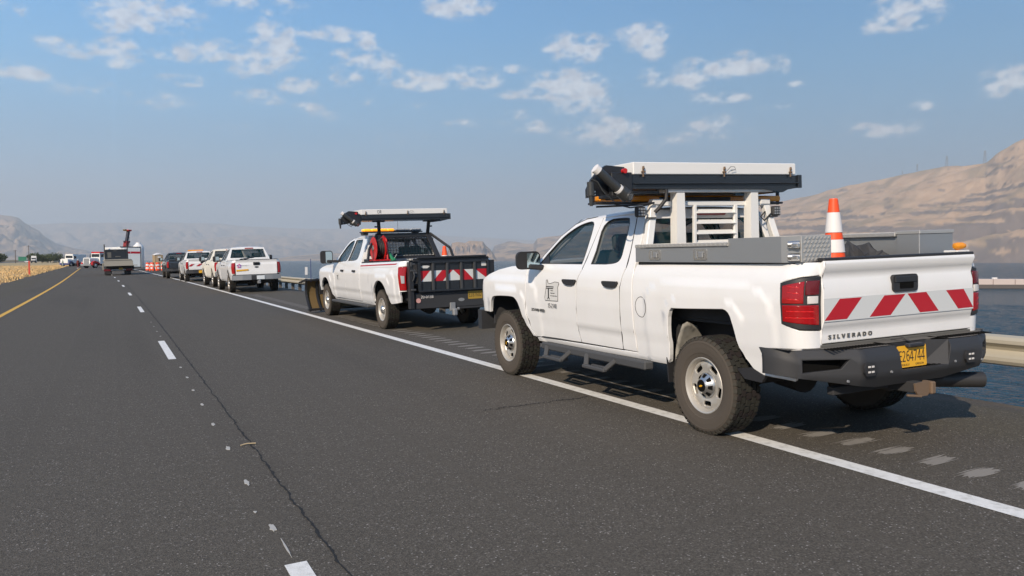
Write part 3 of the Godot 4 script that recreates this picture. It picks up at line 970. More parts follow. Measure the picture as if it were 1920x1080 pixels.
func wheel_meshes() -> void:
	var R := 0.398
	var mb := MB.new()
	mb.has_c = true
	var dusty := Color(0.085, 0.074, 0.062)
	var dark := Color(0.026, 0.025, 0.024)
	var side := [[0.222, 0.105], [0.232, 0.119], [0.262, 0.127], [0.268, 0.1305], [0.31, 0.134], [0.345, 0.133], [0.350, 0.1345], [0.366, 0.129], [0.383, 0.117], [0.3885, 0.102]]
	for sg in [1.0, -1.0]:
		for i in side.size() - 1:
			mb.col = dusty if i < 7 else dusty.lerp(dark, 0.5)
			var a: Array = side[i]
			var b: Array = side[i + 1]
			var nr: float = a[1] - b[1]
			var nx: float = b[0] - a[0]
			for k in 48:
				var d0 := Vector3(0, cos(TAU * k / 48), sin(TAU * k / 48))
				var d1 := Vector3(0, cos(TAU * (k + 1) / 48), sin(TAU * (k + 1) / 48))
				var X := Vector3(sg, 0, 0)
				var n0 := (d0 * nr + X * nx).normalized()
				var n1 := (d1 * nr + X * nx).normalized()
				mb.smooth_quad(d0 * a[0] + X * a[1], d1 * a[0] + X * a[1], d1 * b[0] + X * b[1], d0 * b[0] + X * b[1], n0, n1, n1, n0)
	mb.col = dark
	mb.lathe(Vector3(-0.103, 0, 0), Vector3(0.206, 0, 0), [[0.3885, 0.0], [0.389, 0.5], [0.3885, 1.0]], 48)
	# tread blocks: five staggered ribs and the shoulder lugs
	var rows := [[-0.094, 0.034, 0.0], [-0.052, 0.036, 0.5], [0.0, 0.044, 0.2], [0.052, 0.036, 0.7], [0.094, 0.034, 0.1]]
	for row in rows:
		for k in 44:
			var a: float = TAU * (k + row[2]) / 44
			var bas := Basis(Vector3.RIGHT, a)
			var tw := Basis(bas.y, (0.30 if k % 2 == 0 else -0.22) * (1.0 if row[0] <= 0 else -1.0))
			mb.col = dark.lerp(dusty, 0.14 if k % 3 else 0.05)
			mb.box(bas * Vector3(row[0], 0.393, 0), Vector3(row[1], 0.013, 0.047), 0.0, tw * bas)
	for sg in [-1.0, 1.0]:
		for k in 44:
			var bas := Basis(Vector3.RIGHT, TAU * (k + (0.1 if sg > 0 else 0.0)) / 44)
			mb.col = dark.lerp(dusty, 0.55)
			mb.box(bas * Vector3(sg * 0.1175, 0.378, 0), Vector3(0.016, 0.030, 0.034 if k % 2 else 0.026), 0.0, bas * Basis(Vector3.BACK, sg * 0.5))
	tyre_mesh = mb.mesh()
	for style in ["chevy", "steel", "dark"]:
		var rim := MB.new()
		rim.lathe(Vector3(-0.10, 0, 0), Vector3(0.22, 0, 0), [[0.218, 0.0], [0.2, 0.15], [0.2, 0.7], [0.205, 0.86], [0.213, 0.955]], 40)
		rim.lathe(Vector3(0.108, 0, 0), Vector3(0.014, 0, 0), [[0.213, 0.15], [0.216, 0.6], [0.225, 1.0], [0.230, 0.7], [0.232, 0.0]], 40)
		var holes := []
		var n := 5 if style == "chevy" else 8
		var hr := 0.155
		for k in n:
			var a: float = TAU * k / n + 0.36
			var c := Vector2(cos(a), sin(a)) * hr
			var poly := rounded(0, 0, 0.05 if style == "chevy" else 0.036, 0.088 if style == "chevy" else 0.05, 0.017, 3)
			var q := PackedVector2Array()
			for p in poly: q.append(c + p.rotated(a))
			holes.append(q)
		var face := func(p: Vector2) -> Vector3:
			var r := p.length()
			return Vector3(soft_at([[0.0, 0.070], [0.10, 0.072], [0.12, 0.082], [0.175, 0.090], [0.195, 0.075], [0.21, 0.072]], r, 0.008), p.x, p.y)
		var disc := PackedVector2Array()
		for k in 40: disc.append(Vector2(cos(TAU * k / 40), sin(TAU * k / 40)) * 0.207)
		rim.skin(disc, face, holes, 0.03, 0.012, 0.004, 1.0)
		var hub := MB.new()
		if style == "chevy":
			hub.lathe(Vector3(0.068, 0, 0), Vector3(0.08, 0, 0), [[0.105, 0.0], [0.104, 0.22], [0.098, 0.34], [0.058, 0.80], [0.052, 0.86], [0.05, 0.90]], 32)
		else:
			hub.lathe(Vector3(0.060, 0, 0), Vector3(0.09, 0, 0), [[0.085, 0.0], [0.083, 0.5], [0.07, 0.75], [0.0, 1.0]], 24)
			for k in 8: hub.cyl(Vector3(0.07, cos(TAU * k / 8) * 0.098, sin(TAU * k / 8) * 0.098), Vector3(0.09, cos(TAU * k / 8) * 0.098, sin(TAU * k / 8) * 0.098), 0.011, -1, 6)
		var dk := MB.new()
		dk.lathe(Vector3(-0.02, 0, 0), Vector3(0.05, 0, 0), [[0.19, 0.0], [0.17, 1.0], [0.0, 1.0]], 24)
		if style == "chevy":
			dk.lathe(Vector3(0.1395, 0, 0), Vector3(0.004, 0, 0), [[0.05, 0.0], [0.047, 1.0], [0.0, 1.0]], 24)
			for k in 8:
				var a := TAU * (k + 0.5) / 8
				var X := Vector3(0, cos(a), sin(a))
				var T := Vector3(0, -sin(a), cos(a))
				var f := func(r: float, w: float) -> Vector3: return X * r + T * w + Vector3(0.068 + 0.08 * lerpf(0.34, 0.80, (0.098 - r) / 0.040) + 0.0025, 0, 0)
				dk.quad(f.call(0.094, -0.020), f.call(0.094, 0.020), f.call(0.066, 0.011), f.call(0.066, -0.011), X + Vector3(1, 0, 0))
		var em := MB.new()
		if style == "chevy":
			em.prism(P2([[-0.018, -0.005], [-0.007, -0.005], [-0.005, -0.008], [0.008, -0.008], [0.007, -0.005], [0.018, -0.005], [0.015, 0.005], [0.005, 0.005], [0.004, 0.008], [-0.010, 0.008], [-0.008, 0.005], [-0.021, 0.005]]), facing(Vector3(0.1437, 0, 0), Vector3.RIGHT), 0.002)
		rims[style] = [rim.mesh(), hub.mesh(), dk.mesh(), em.mesh() if style == "chevy" else null]

func add_wheel(root: Node3D, p: Vector3, left: bool, style: String, spin: float, scale_r := 1.0) -> void:
	var w := Node3D.new()
	w.set_meta("base", "wheel")
	var k := 0
	for c in root.get_children():
		if c.get_meta("base", "") == "wheel": k += 1
	w.name = "wheel" if k == 0 else "wheel_%03d" % k
	root.add_child(w, true)
	w.position = p
	w.basis = (Basis(Vector3.UP, PI) if left else Basis.IDENTITY) * Basis(Vector3.RIGHT, spin)
	w.basis = w.basis.scaled_local(Vector3.ONE * scale_r)
	obj("tyre", tyre_mesh, "rubber", w)
	obj("rim", rims[style][0], "black_plastic" if style == "dark" else "steel_rim", w)
	obj("hub_cap", rims[style][1], "black_plastic" if style == "dark" else "chrome", w)
	obj("brake", rims[style][2], "dark_void", w)
	if rims[style][3] != null: obj("emblem", rims[style][3], "plate_yellow", w)

func silverado_spec() -> Dictionary:
	return {
		"wb": 3.663, "zr": 0.87, "rr": 0.155, "zf": -4.32, "rf": 0.27, "arch_r": [-0.02, 0.70, 0.44, 0.36], "arch_f": [-3.68, 0.68, 0.46, 0.34],
		"sec": [[0.44, 0.90], [0.52, 0.945], [0.60, 0.958], [0.71, 0.968], [0.735, 0.982], [0.95, 0.998], [1.12, 1.0], [1.24, 0.990], [1.30, 0.975], [1.345, 0.955], [1.37, 0.935], [1.80, 0.715], [1.88, 0.665]],
		"fender": [[-3.075, 0.525], [-3.19, 0.64], [-3.245, 0.70], [-3.336, 0.885], [-3.41, 0.945], [-3.499, 0.972], [-4.03, 0.958], [-4.11, 0.915], [-4.16, 0.82], [-4.18, 0.74], [-4.745, 0.74], [-4.745, 1.02], [-4.45, 1.14], [-4.2, 1.225], [-3.94, 1.285], [-3.6, 1.33], [-3.14, 1.352], [-3.148, 1.04], [-3.178, 0.81], [-3.115, 0.625], [-2.985, 0.522]],
		"front_door": [[-2.975, 0.53], [-3.10, 0.62], [-3.168, 0.81], [-3.138, 1.04], [-3.13, 1.352], [-2.97, 1.372], [-2.83, 1.50], [-2.66, 1.665], [-2.44, 1.785], [-2.25, 1.832], [-2.0, 1.848], [-1.925, 1.848], [-1.925, 1.49], [-1.925, 1.31], [-2.004, 1.19], [-2.026, 0.9], [-2.035, 0.67], [-2.0, 0.552]],
		"rear_door": [[-1.992, 0.552], [-2.027, 0.67], [-2.018, 0.9], [-1.996, 1.19], [-1.917, 1.31], [-1.917, 1.49], [-1.917, 1.848], [-1.40, 1.856], [-1.325, 1.845], [-1.28, 1.74], [-1.19, 1.49], [-1.145, 1.34], [-1.209, 1.15], [-1.219, 0.86], [-1.235, 0.556]],
		"window_a": [[-2.89, 1.362], [-2.80, 1.47], [-2.62, 1.645], [-2.42, 1.745], [-2.25, 1.79], [-2.07, 1.803], [-2.03, 1.70], [-1.99, 1.5], [-1.968, 1.362]],
		"window_b": [[-1.79, 1.362], [-1.80, 1.49], [-1.88, 1.805], [-1.46, 1.812], [-1.41, 1.79], [-1.36, 1.68], [-1.32, 1.52], [-1.29, 1.41], [-1.35, 1.372], [-1.52, 1.362]],
		"cab_corner": [[-1.227, 0.556], [-1.211, 0.86], [-1.201, 1.15], [-1.137, 1.34], [-1.182, 1.49], [-1.272, 1.74], [-1.317, 1.845], [-1.33, 1.868], [-1.16, 1.868], [-1.115, 1.70], [-1.03, 1.40], [-1.005, 1.3], [-1.005, 0.555]],
		"bed_side": [[-0.992, 0.505], [-0.53, 0.50], [-0.47, 0.57], [-0.450, 1.0], [-0.30, 1.0], [0.15, 1.022], [0.315, 1.03], [0.372, 0.88], [0.40, 0.763], [0.51, 0.60], [0.60, 0.555], [0.92, 0.545], [0.955, 0.70], [1.16, 0.745], [1.16, 0.905], [0.99, 0.912], [0.862, 0.952], [0.845, 1.252], [0.99, 1.288], [1.16, 1.298], [1.16, 1.385], [0.86, 1.392], [-0.992, 1.366]],
		"rocker": [[-2.98, 0.47], [-1.05, 0.488], [-0.55, 0.49], [-0.55, 0.515], [-1.0, 0.548], [-2.98, 0.518]],
		"roof": [[-2.52, 1.80], [-2.42, 1.842], [-2.3, 1.868], [-1.84, 1.888], [-1.4, 1.898], [-1.2, 1.888], [-1.14, 1.875]], "roof_z": [-2.50, -1.15], "hood": [[-4.62, 1.08], [-4.5, 1.16], [-4.2, 1.26], [-3.9, 1.31], [-3.5, 1.355], [-3.02, 1.385]],
		"shield": [-3.02, 1.375, -2.46, 1.83], "cab_rear": [-1.0, 1.36, -1.15, 1.875], "rear_glass": [0.74, 1.44, 0.66, 1.79], "tail": [[0.853, 0.957], [0.985, 0.917], [1.155, 0.910], [1.155, 1.293], [0.985, 1.283], [0.838, 1.247]],
		"gate_z": 1.035, "gate": [0.81, 0.812, 1.40], "rail_y": 1.37, "bed_front": -0.98, "dx": 0.015,
		"gate_prof": [[0.80, 0.0], [0.925, 0.0], [0.955, 0.020], [1.17, 0.020], [1.21, 0.019], [1.255, 0.004], [1.285, 0.0], [1.345, 0.034], [1.385, 0.038], [1.40, 0.026]],
	}

func ford_spec() -> Dictionary:
	return {
		"wb": 4.4, "zr": 1.03, "rr": 0.13, "zf": -5.0, "rf": 0.27, "arch_r": [0.0, 0.60, 0.50, 0.42], "arch_f": [-4.42, 0.58, 0.50, 0.40],
		"sec": [[0.42, 0.90], [0.50, 0.945], [0.60, 0.965], [0.69, 0.972], [0.71, 0.988], [0.95, 1.0], [1.10, 1.0], [1.18, 0.985], [1.24, 0.978], [1.31, 0.960], [1.345, 0.935], [1.80, 0.72], [1.92, 0.655]],
		"fender": [[-3.80, 0.50], [-3.90, 0.56], [-3.98, 0.68], [-4.09, 0.84], [-4.24, 0.935], [-4.42, 0.965], [-4.62, 0.935], [-4.78, 0.83], [-4.87, 0.70], [-4.90, 0.62], [-5.42, 0.62], [-5.42, 1.02], [-5.12, 1.13], [-4.8, 1.205], [-4.37, 1.255], [-3.9, 1.275], [-3.74, 1.285], [-3.77, 0.92], [-3.81, 0.60], [-3.79, 0.50]],
		"front_door": [[-3.78, 0.49], [-3.80, 0.60], [-3.76, 0.92], [-3.73, 1.29], [-3.66, 1.37], [-3.50, 1.50], [-3.28, 1.70], [-3.08, 1.82], [-2.84, 1.876], [-2.60, 1.892], [-2.60, 1.34], [-2.63, 0.9], [-2.64, 0.49]],
		"rear_door": [[-2.632, 0.49], [-2.622, 0.9], [-2.592, 1.34], [-2.592, 1.892], [-2.05, 1.905], [-1.86, 1.90], [-1.76, 1.86], [-1.66, 1.64], [-1.54, 1.38], [-1.55, 1.22], [-1.56, 0.97], [-1.53, 0.49]],
		"window_a": [[-3.50, 1.335], [-3.40, 1.48], [-3.20, 1.67], [-3.02, 1.775], [-2.86, 1.815], [-2.655, 1.825], [-2.63, 1.36], [-2.95, 1.352], [-3.22, 1.335]],
		"window_b": [[-2.56, 1.362], [-2.575, 1.826], [-2.10, 1.835], [-2.04, 1.81], [-1.95, 1.65], [-1.88, 1.50], [-1.87, 1.43], [-1.93, 1.385], [-2.1, 1.368]],
		"cab_corner": [[-1.522, 0.49], [-1.552, 0.97], [-1.542, 1.22], [-1.532, 1.38], [-1.652, 1.64], [-1.752, 1.86], [-1.78, 1.915], [-1.64, 1.915], [-1.60, 1.70], [-1.50, 1.36], [-1.48, 1.3], [-1.48, 0.49]],
		"bed_side": [[-1.468, 0.49], [-0.60, 0.49], [-0.555, 0.54], [-0.51, 0.78], [-0.29, 0.95], [-0.05, 0.985], [0.21, 0.91], [0.38, 0.74], [0.51, 0.545], [0.56, 0.52], [1.05, 0.575], [1.09, 0.78], [1.235, 0.79], [1.235, 0.80], [1.085, 0.80], [1.035, 1.252], [1.235, 1.262], [1.235, 1.362], [1.0, 1.362], [-1.468, 1.315]],
		"rocker": [[-3.78, 0.44], [-0.62, 0.44], [-0.62, 0.485], [-3.78, 0.485]],
		"roof": [[-3.12, 1.80], [-3.0, 1.85], [-2.8, 1.90], [-2.3, 1.935], [-1.85, 1.93], [-1.70, 1.92], [-1.62, 1.905]], "roof_z": [-3.10, -1.63], "hood": [[-5.3, 1.08], [-5.1, 1.17], [-4.8, 1.24], [-4.37, 1.285], [-3.72, 1.315]],
		"shield": [-3.72, 1.31, -3.06, 1.845], "cab_rear": [-1.475, 1.36, -1.63, 1.91], "rear_glass": [0.76, 1.46, 0.66, 1.83], "tail": [[1.09, 0.807], [1.23, 0.807], [1.23, 1.256], [1.043, 1.246]],
		"gate_z": 1.165, "gate": [0.84, 0.76, 1.37], "rail_y": 1.32, "bed_front": -1.46, "dx": 0.0,
		"gate_prof": [[0.74, 0.0], [0.80, 0.006], [0.82, 0.012], [1.20, 0.014], [1.23, 0.004], [1.29, 0.004], [1.33, 0.02], [1.37, 0.012]],
	}

func shorten(S: Dictionary, za: Array) -> Dictionary:
	# a shorter truck of the same make: za lists [old z, new z] from front to back
	var f := func(z: float) -> float:
		if z <= za[0][0]: return z + za[0][1] - za[0][0]
		for i in za.size() - 1:
			if z <= za[i + 1][0]: return lerpf(za[i][1], za[i + 1][1], (z - za[i][0]) / (za[i + 1][0] - za[i][0]))
		return z + za[-1][1] - za[-1][0]
	var T := S.duplicate(true)
	for k in ["fender", "front_door", "rear_door", "window_a", "window_b", "cab_corner", "bed_side", "rocker", "roof", "hood", "tail"]:
		for p in T[k]: p[0] = f.call(p[0])
	for k in ["zr", "zf", "gate_z", "bed_front"]: T[k] = f.call(S[k])
	T.roof_z = [f.call(S.roof_z[0]), f.call(S.roof_z[1])]
	for k in ["arch_r", "arch_f"]: T[k][0] = f.call(S[k][0])
	T.shield = [f.call(S.shield[0]), S.shield[1], f.call(S.shield[2]), S.shield[3]]
	T.cab_rear = [f.call(S.cab_rear[0]), S.cab_rear[1], f.call(S.cab_rear[2]), S.cab_rear[3]]
	T.wb = -f.call(-S.wb)
	return T

func round_arch(a: Array, from: int, to: int) -> Array:
	# corner cutting on part of an outline
	var q: Array = a.slice(from, to + 1)
	for it in 2:
		var n := [q[0]]
		for i in q.size() - 1:
			n.append([lerpf(q[i][0], q[i + 1][0], 0.25), lerpf(q[i][1], q[i + 1][1], 0.25)])
			n.append([lerpf(q[i][0], q[i + 1][0], 0.75), lerpf(q[i][1], q[i + 1][1], 0.75)])
		n.append(q[-1])
		q = n
	return a.slice(0, from) + q + a.slice(to + 1)

func body_point(p: Vector2, S: Dictionary, sg: float, out := 0.0) -> Vector3:
	var x := soft_at(S.sec, p.y, 0.014)
	for a in [S.arch_r, S.arch_f]:
		var q := pow(pow(absf((p.x - a[0]) / a[2]), 4.0) + pow(maxf(0.0, (p.y - a[1]) / a[3]), 4.0), 0.25)
		x += 0.009 * smoothstep(1.17, 1.11, q)
		var b := pow(pow(absf((p.x - a[0]) / (a[2] + 0.36)), 5.0) + pow(maxf(0.0, (p.y - a[1]) / (a[3] + 0.17)), 5.0), 0.2)
		x += 0.013 * smoothstep(1.03, 0.96, b)
	var z := p.x
	if z > S.zr:
		var a: float = minf((z - S.zr) / S.rr, PI / 2)
		x -= S.rr * (1.0 - cos(a)) + maxf(0.0, z - S.zr - S.rr * PI / 2)
		z = S.zr + S.rr * sin(a) + out * sin(a)
		x += out * cos(a)
	elif z < S.zf:
		var a: float = minf((S.zf - z) / S.rf, PI / 2)
		x -= S.rf * (1.0 - cos(a)) + maxf(0.0, S.zf - z - S.rf * PI / 2)
		z = S.zf - S.rf * sin(a)
		x += out * cos(a)
	else:
		x += out
	return Vector3(sg * x + S.dx, p.y, z)

func pickup(root: Node3D, S0: Dictionary, paint: String, o: Dictionary) -> void:
	var S := S0.duplicate(true)
	S.bed_side = round_arch(S.bed_side, 1, 10)
	S.fender = round_arch(S.fender, 1, 9)
	S.window_a = round_arch(S.window_a, 1, 7)
	S.window_b = round_arch(S.window_b, 1, S.window_b.size() - 1)
	var fine: float = o.get("step", 0.09)
	for sg in [-1.0, 1.0]:
		var bp := func(p: Vector2) -> Vector3: return body_point(p, S, sg)
		var gp := func(p: Vector2) -> Vector3: return body_point(p, S, sg, -0.016)
		var fl := 1.0 if sg < 0 else -1.0
		for part in ["fender", "cab_corner", "bed_side"]:
			var mb := MB.new()
			mb.skin(P2(S[part]), bp, [], fine * (0.8 if part == "bed_side" else 1.0), 0.035, 0.006, fl)
			var bo := obj("front_fender" if part == "fender" else part, mb, paint, root)
			if part == "bed_side" and o.get("fuel", false) and sg < 0:
				var ring := MB.new()
				var pts := []
				for k in 33: pts.append(body_point(Vector2(-0.858 + cos(TAU * k / 32) * 0.090, 0.983 + sin(TAU * k / 32) * 0.092), S, sg, 0.0005))
				ring.tube(pts, 0.0028, 5)
				obj("fuel_door", ring, "liner", bo)
		var rk := MB.new()
		rk.skin(P2(S.rocker), bp, [], fine, 0.03, 0.005, fl)
		obj("rocker_panel", rk, paint, root)
		for dw in [["front_door", "window_a"], ["rear_door", "window_b"]]:
			var mb := MB.new()
			mb.skin(P2(S[dw[0]]), bp, [P2(S[dw[1]])], fine * 0.9, 0.04, 0.002, fl)
			var door := obj(dw[0], mb, paint, root)
			var gap := MB.new()
			var gpts := []
			for p in P2(S[dw[0]]): gpts.append(body_point(p, S, sg, -0.010))
			gpts.append(gpts[0]); gpts.append(gpts[1])
			gap.tube(gpts, 0.0095, 6)
			obj("door_seal", gap, "liner", door)
			var g := MB.new()
			g.skin(P2(S[dw[1]]), gp, [], fine * 1.5, 0.0, 0.004, fl)
			obj("window", g, "glass", door)
			var seal := MB.new()
			var pts := []
			for p in P2(S[dw[1]]): pts.append(body_point(p, S, sg, -0.006))
			pts.append(pts[0]); pts.append(pts[1])
			seal.tube(pts, 0.009, 5)
			obj("window_seal", seal, "black_plastic", door)
			# handle
			var hz: float = o.handles[0 if dw[0] == "front_door" else 1]
			var hy: float = o.get("handle_y", 1.178)
			var hb := MB.new()
			var c := body_point(Vector2(hz, hy), S, sg, 0.016)
			hb.prism(P2([[-0.13, 0.008], [-0.10, -0.022], [-0.03, -0.036], [0.05, -0.036], [0.11, -0.020], [0.13, 0.010], [0.12, 0.026], [-0.12, 0.026]]) if not o.get("ford", false) else rounded(0, 0, 0.20, 0.045, 0.018), facing(c - Vector3(sg * 0.014, 0, 0), Vector3(sg, 0, 0.0)), 0.026)
			obj("handle", hb, "black_plastic", door)
		# tail light
		var tl := MB.new()
		var tp := func(p: Vector2) -> Vector3: return body_point(p, S, sg, 0.010)
		tl.skin(P2(S.tail), tp, [], 0.05, 0.05, 0.008, fl)
		var lamp := obj("tail_light", tl, "black_plastic" if o.get("tail_frame", true) else "red_lens", root)
		if o.get("tail_frame", true):
			var lens := func(a: Array, m: String, out_: float) -> void:
				var mb := MB.new()
				mb.skin(P2(a), func(p: Vector2) -> Vector3: return body_point(p, S, sg, out_), [], 0.04, 0.012, 0.006, fl)
				obj("lens", mb, m, lamp)
			var t: Array = S.tail
			var y0: float = t[1][1] + 0.03
			var y1: float = t[3][1] - 0.03
			var ym := lerpf(y0, y1, 0.47)
			lens.call([[t[0][0] + 0.022, y0 + 0.028], [t[2][0] - 0.03, y0], [t[2][0] - 0.03, ym - 0.006], [t[0][0] + 0.018, ym - 0.004]], "red_lens", 0.017)
			lens.call([[t[0][0] + 0.018, ym + 0.006], [t[2][0] - 0.14, ym + 0.006], [t[2][0] - 0.14, y1 - 0.004], [t[0][0] + 0.014, y1 - 0.035]], "red_lens", 0.017)
			lens.call([[t[2][0] - 0.13, ym + 0.066], [t[2][0] - 0.03, ym + 0.066], [t[2][0] - 0.03, y1], [t[2][0] - 0.13, y1 - 0.003]], "dark_red_lens", 0.017)
			for k in 5:
				var yy: float = [y0 + 0.05, y0 + 0.095, ym + 0.03, ym + 0.075, ym + 0.115][k]
				lens.call([[t[0][0] + 0.035 + 0.02 * k, yy], [t[2][0] - (0.06 if k < 2 else 0.16), yy - 0.004], [t[2][0] - (0.08 if k < 2 else 0.18), yy + 0.012], [t[0][0] + 0.045, yy + 0.014]], "bright_red_lens", 0.0185)
			lens.call([[t[2][0] - 0.115, ym + 0.004], [t[2][0] - 0.035, ym + 0.004], [t[2][0] - 0.035, ym + 0.058], [t[2][0] - 0.115, ym + 0.058]], "clear_lens", 0.018)
		# mirror
		var base := body_point(Vector2(o.mirror[0], o.mirror[1] - 0.05), S, sg)
		var mc := base + Vector3(sg * o.mirror[2], 0.035, -0.04)
		var mm := MB.new()
		mm.bar(base + Vector3(-sg * 0.02, 0.0, 0), mc + Vector3(0, -0.02, 0), 0.09, 0.06, Vector3.UP, 0.015)
		var mh: float = o.mirror[3]
		var shell := func(p: Vector2) -> Vector3:
			var r := maxf(absf(p.x) / 0.15, absf(p.y) / (mh * 0.5))
			return mc + Vector3(p.x, p.y + mh * 0.25, -0.065 * sqrt(maxf(0.0, 1.0 - r * r * 0.9)))
		mm.skin(rounded(0, 0, 0.29, mh, 0.06), shell, [], 0.05, 0.0, 0.003, -1.0)
		mm.prism(rounded(0, 0, 0.29, mh, 0.06), Transform3D(Basis.IDENTITY, mc + Vector3(0, mh * 0.25, -0.032)), 0.045)
		var mir := obj("side_mirror", mm, "black_plastic", root)
		var mg := MB.new()
		mg.prism(rounded(0, 0, 0.25, mh - 0.04, 0.045), Transform3D(Basis(Vector3.UP, sg * 0.18), mc + Vector3(0, mh * 0.25, 0.014)), 0.003)
		obj("mirror_glass", mg, "mirror", mir)
		var sail := MB.new()
		var wa: Array = S.window_a
		var tri_ := [wa[0], wa[1], [wa[0][0] + 0.21, wa[0][1]]]
		sail.skin(P2(tri_), func(p: Vector2) -> Vector3: return body_point(p, S, sg, -0.004), [], 0.06, 0.01, 0.004, fl)
		obj("mirror_mount", sail, "black_plastic", root)
	# roof, hood, glass, rear of the cab
	var roof := MB.new()
	roof.skin(P2([[-0.70, S.roof_z[0]], [0.70, S.roof_z[0]], [0.70, S.roof_z[1]], [-0.70, S.roof_z[1]]]), func(p: Vector2) -> Vector3:
		return Vector3(p.x + S.dx, soft_at(S.roof, p.y) + 0.045 * (1.0 - pow(absf(p.x) / 0.70, 3.0)) - 0.028, p.y), [], 0.10, 0.02, 0.02, -1.0)
	obj("roof", roof, paint, root)
	var hood := MB.new()
	hood.skin(P2([[-0.90, S.hood[0][0]], [0.90, S.hood[0][0]], [0.93, S.hood[-1][0]], [-0.93, S.hood[-1][0]]]), func(p: Vector2) -> Vector3:
		return Vector3(p.x + S.dx, soft_at(S.hood, p.y, 0.08) + 0.05 * (1.0 - pow(absf(p.x) / 0.90, 4.0)) - 0.02, p.y), [], 0.10, 0.03, 0.02, -1.0)
	obj("hood", hood, paint, root)
	var sh: Array = S.shield
	var ws := MB.new()
	ws.skin(P2([[-1, 0], [1, 0], [1, 1], [-1, 1]]), func(p: Vector2) -> Vector3:
		return Vector3(p.x * lerpf(0.88, 0.64, p.y) + S.dx, lerpf(sh[1], sh[3], p.y), lerpf(sh[0], sh[2], p.y) - 0.10 * (1.0 - p.x * p.x)), [], 0.2, 0.0, 0.01, 1.0)
	obj("windshield", ws, "glass", root)
	var cr: Array = S.cab_rear
	var rg: Array = S.rear_glass
	var cab_z := func(y: float) -> float: return cr[0] if y < cr[1] else lerpf(cr[0], cr[2], (y - cr[1]) / (cr[3] - cr[1]))
	var cbp := func(p: Vector2) -> Vector3: return Vector3(p.x + S.dx, p.y, cab_z.call(p.y) - 0.03 * pow(absf(p.x) / 0.9, 4.0))
	var hole := P2([[-rg[0], rg[1]], [rg[0], rg[1]], [rg[2], rg[3]], [-rg[2], rg[3]]])
	var cw := MB.new()
	cw.skin(P2([[-0.93, 0.75], [0.93, 0.75], [0.93, 1.36], [0.69, cr[3]], [-0.69, cr[3]], [-0.93, 1.36]]), cbp, [hole], 0.10, 0.03, 0.006, 1.0)
	obj("cab_rear_wall", cw, paint, root)
	var gw := MB.new()
	gw.skin(hole, func(p: Vector2) -> Vector3: return cbp.call(p) + Vector3(0, 0, -0.012), [], 0.2, 0.0, 0.005, 1.0)
	obj("rear_window", gw, "glass", root)
	var br := MB.new()
	br.prism(rounded(S.dx + 0.05, cr[3] - 0.035, 0.36, 0.045, 0.018), Transform3D(Basis.IDENTITY, Vector3(0, 0, cr[2] - 0.02)), 0.045)
	obj("brake_light", br, "red_lens", root)
	# inside
	var fz: float = lerpf(cr[0], sh[0], 0.50)
	var rz: float = lerpf(cr[0], sh[0], 0.17)
	for q in [[-0.42, fz], [0.42, fz], [-0.42, rz], [0.42, rz]]:
		var s := MB.new()
		s.box(Vector3(q[0], 1.22, q[1]), Vector3(0.52, 0.56, 0.15), 0.05, Basis(Vector3.RIGHT, -0.18))
		s.box(Vector3(q[0], 1.575, q[1] + 0.06), Vector3(0.27, 0.17, 0.10), 0.04, Basis(Vector3.RIGHT, -0.12))
		s.box(Vector3(q[0], 0.98, q[1] - 0.24), Vector3(0.52, 0.14, 0.48), 0.05)
		obj("seat", s, "seat_cloth", root)
	var ds := MB.new()
	ds.box(Vector3(0, 1.16, sh[0] + 0.30), Vector3(1.62, 0.34, 0.36), 0.06)
	obj("dashboard", ds, "liner", root)
	var sw := MB.new()
	var wc := Vector3(-0.42, 1.27, sh[0] + 0.62)
	var wpts := []
	for k in 21: wpts.append(wc + Basis(Vector3.RIGHT, -0.5) * Vector3(cos(TAU * k / 20) * 0.19, sin(TAU * k / 20) * 0.19, 0))
	sw.tube(wpts, 0.017, 6)
	sw.bar(wc + Vector3(-0.18, 0, 0), wc + Vector3(0.18, 0, 0), 0.05, 0.03)
	sw.bar(wc, wc + Vector3(0, -0.10, -0.3), 0.06, 0.06)
	obj("steering_wheel", sw, "black_plastic", root)
	# pillars at the windshield
	for sg in [-1.0, 1.0]:
		var pl := MB.new()
		pl.bar(Vector3(sg * 0.87 + S.dx, sh[1] - 0.04, sh[0] + 0.04), Vector3(sg * 0.63 + S.dx, sh[3] - 0.035, sh[2] + 0.03), 0.06, 0.06, Vector3(0, 0.5, 1), 0.02)
		obj("windshield_pillar", pl, paint, root)
	# underbody, wheel housings, bed
	var ub := MB.new()
	var fr: float = -S.wb
	ub.box(Vector3(0, 0.78, lerpf(fr, 0, 0.5)), Vector3(1.20, 0.56, -fr + 1.9), 0.03)
	ub.box(Vector3(0, 0.77, lerpf(fr + 0.62, -0.62, 0.5)), Vector3(1.78, 0.50, -fr - 1.24), 0.03)
	ub.box(Vector3(0, 0.78, 0.80), Vector3(1.66, 0.42, 0.32), 0.03)
	for w in [0.0, fr]:
		ub.box(Vector3(0, 1.085, w), Vector3(1.80, 0.04, 1.14), 0.005)
		for s in [-1.0, 1.0]: ub.box(Vector3(s * 0.56, 0.86, w), Vector3(0.06, 0.5, 1.14), 0.005)
		for s in [-1.0, 1.0]: ub.box(Vector3(0, 0.83, w + s * 0.585), Vector3(1.8, 0.5, 0.03), 0.005)
	ub.cyl(Vector3(-0.8, 0.40, 0), Vector3(0.8, 0.40, 0), 0.055)
	ub.cyl(Vector3(-0.02, 0.40, 0.14), Vector3(-0.02, 0.40, -0.16), 0.15, 0.12)
	ub.cyl(Vector3(-0.8, 0.40, fr), Vector3(0.8, 0.40, fr), 0.05)
	ub.box(Vector3(0, 0.46, lerpf(fr, 0, 0.5)), Vector3(1.05, 0.16, -fr - 0.9), 0.03)
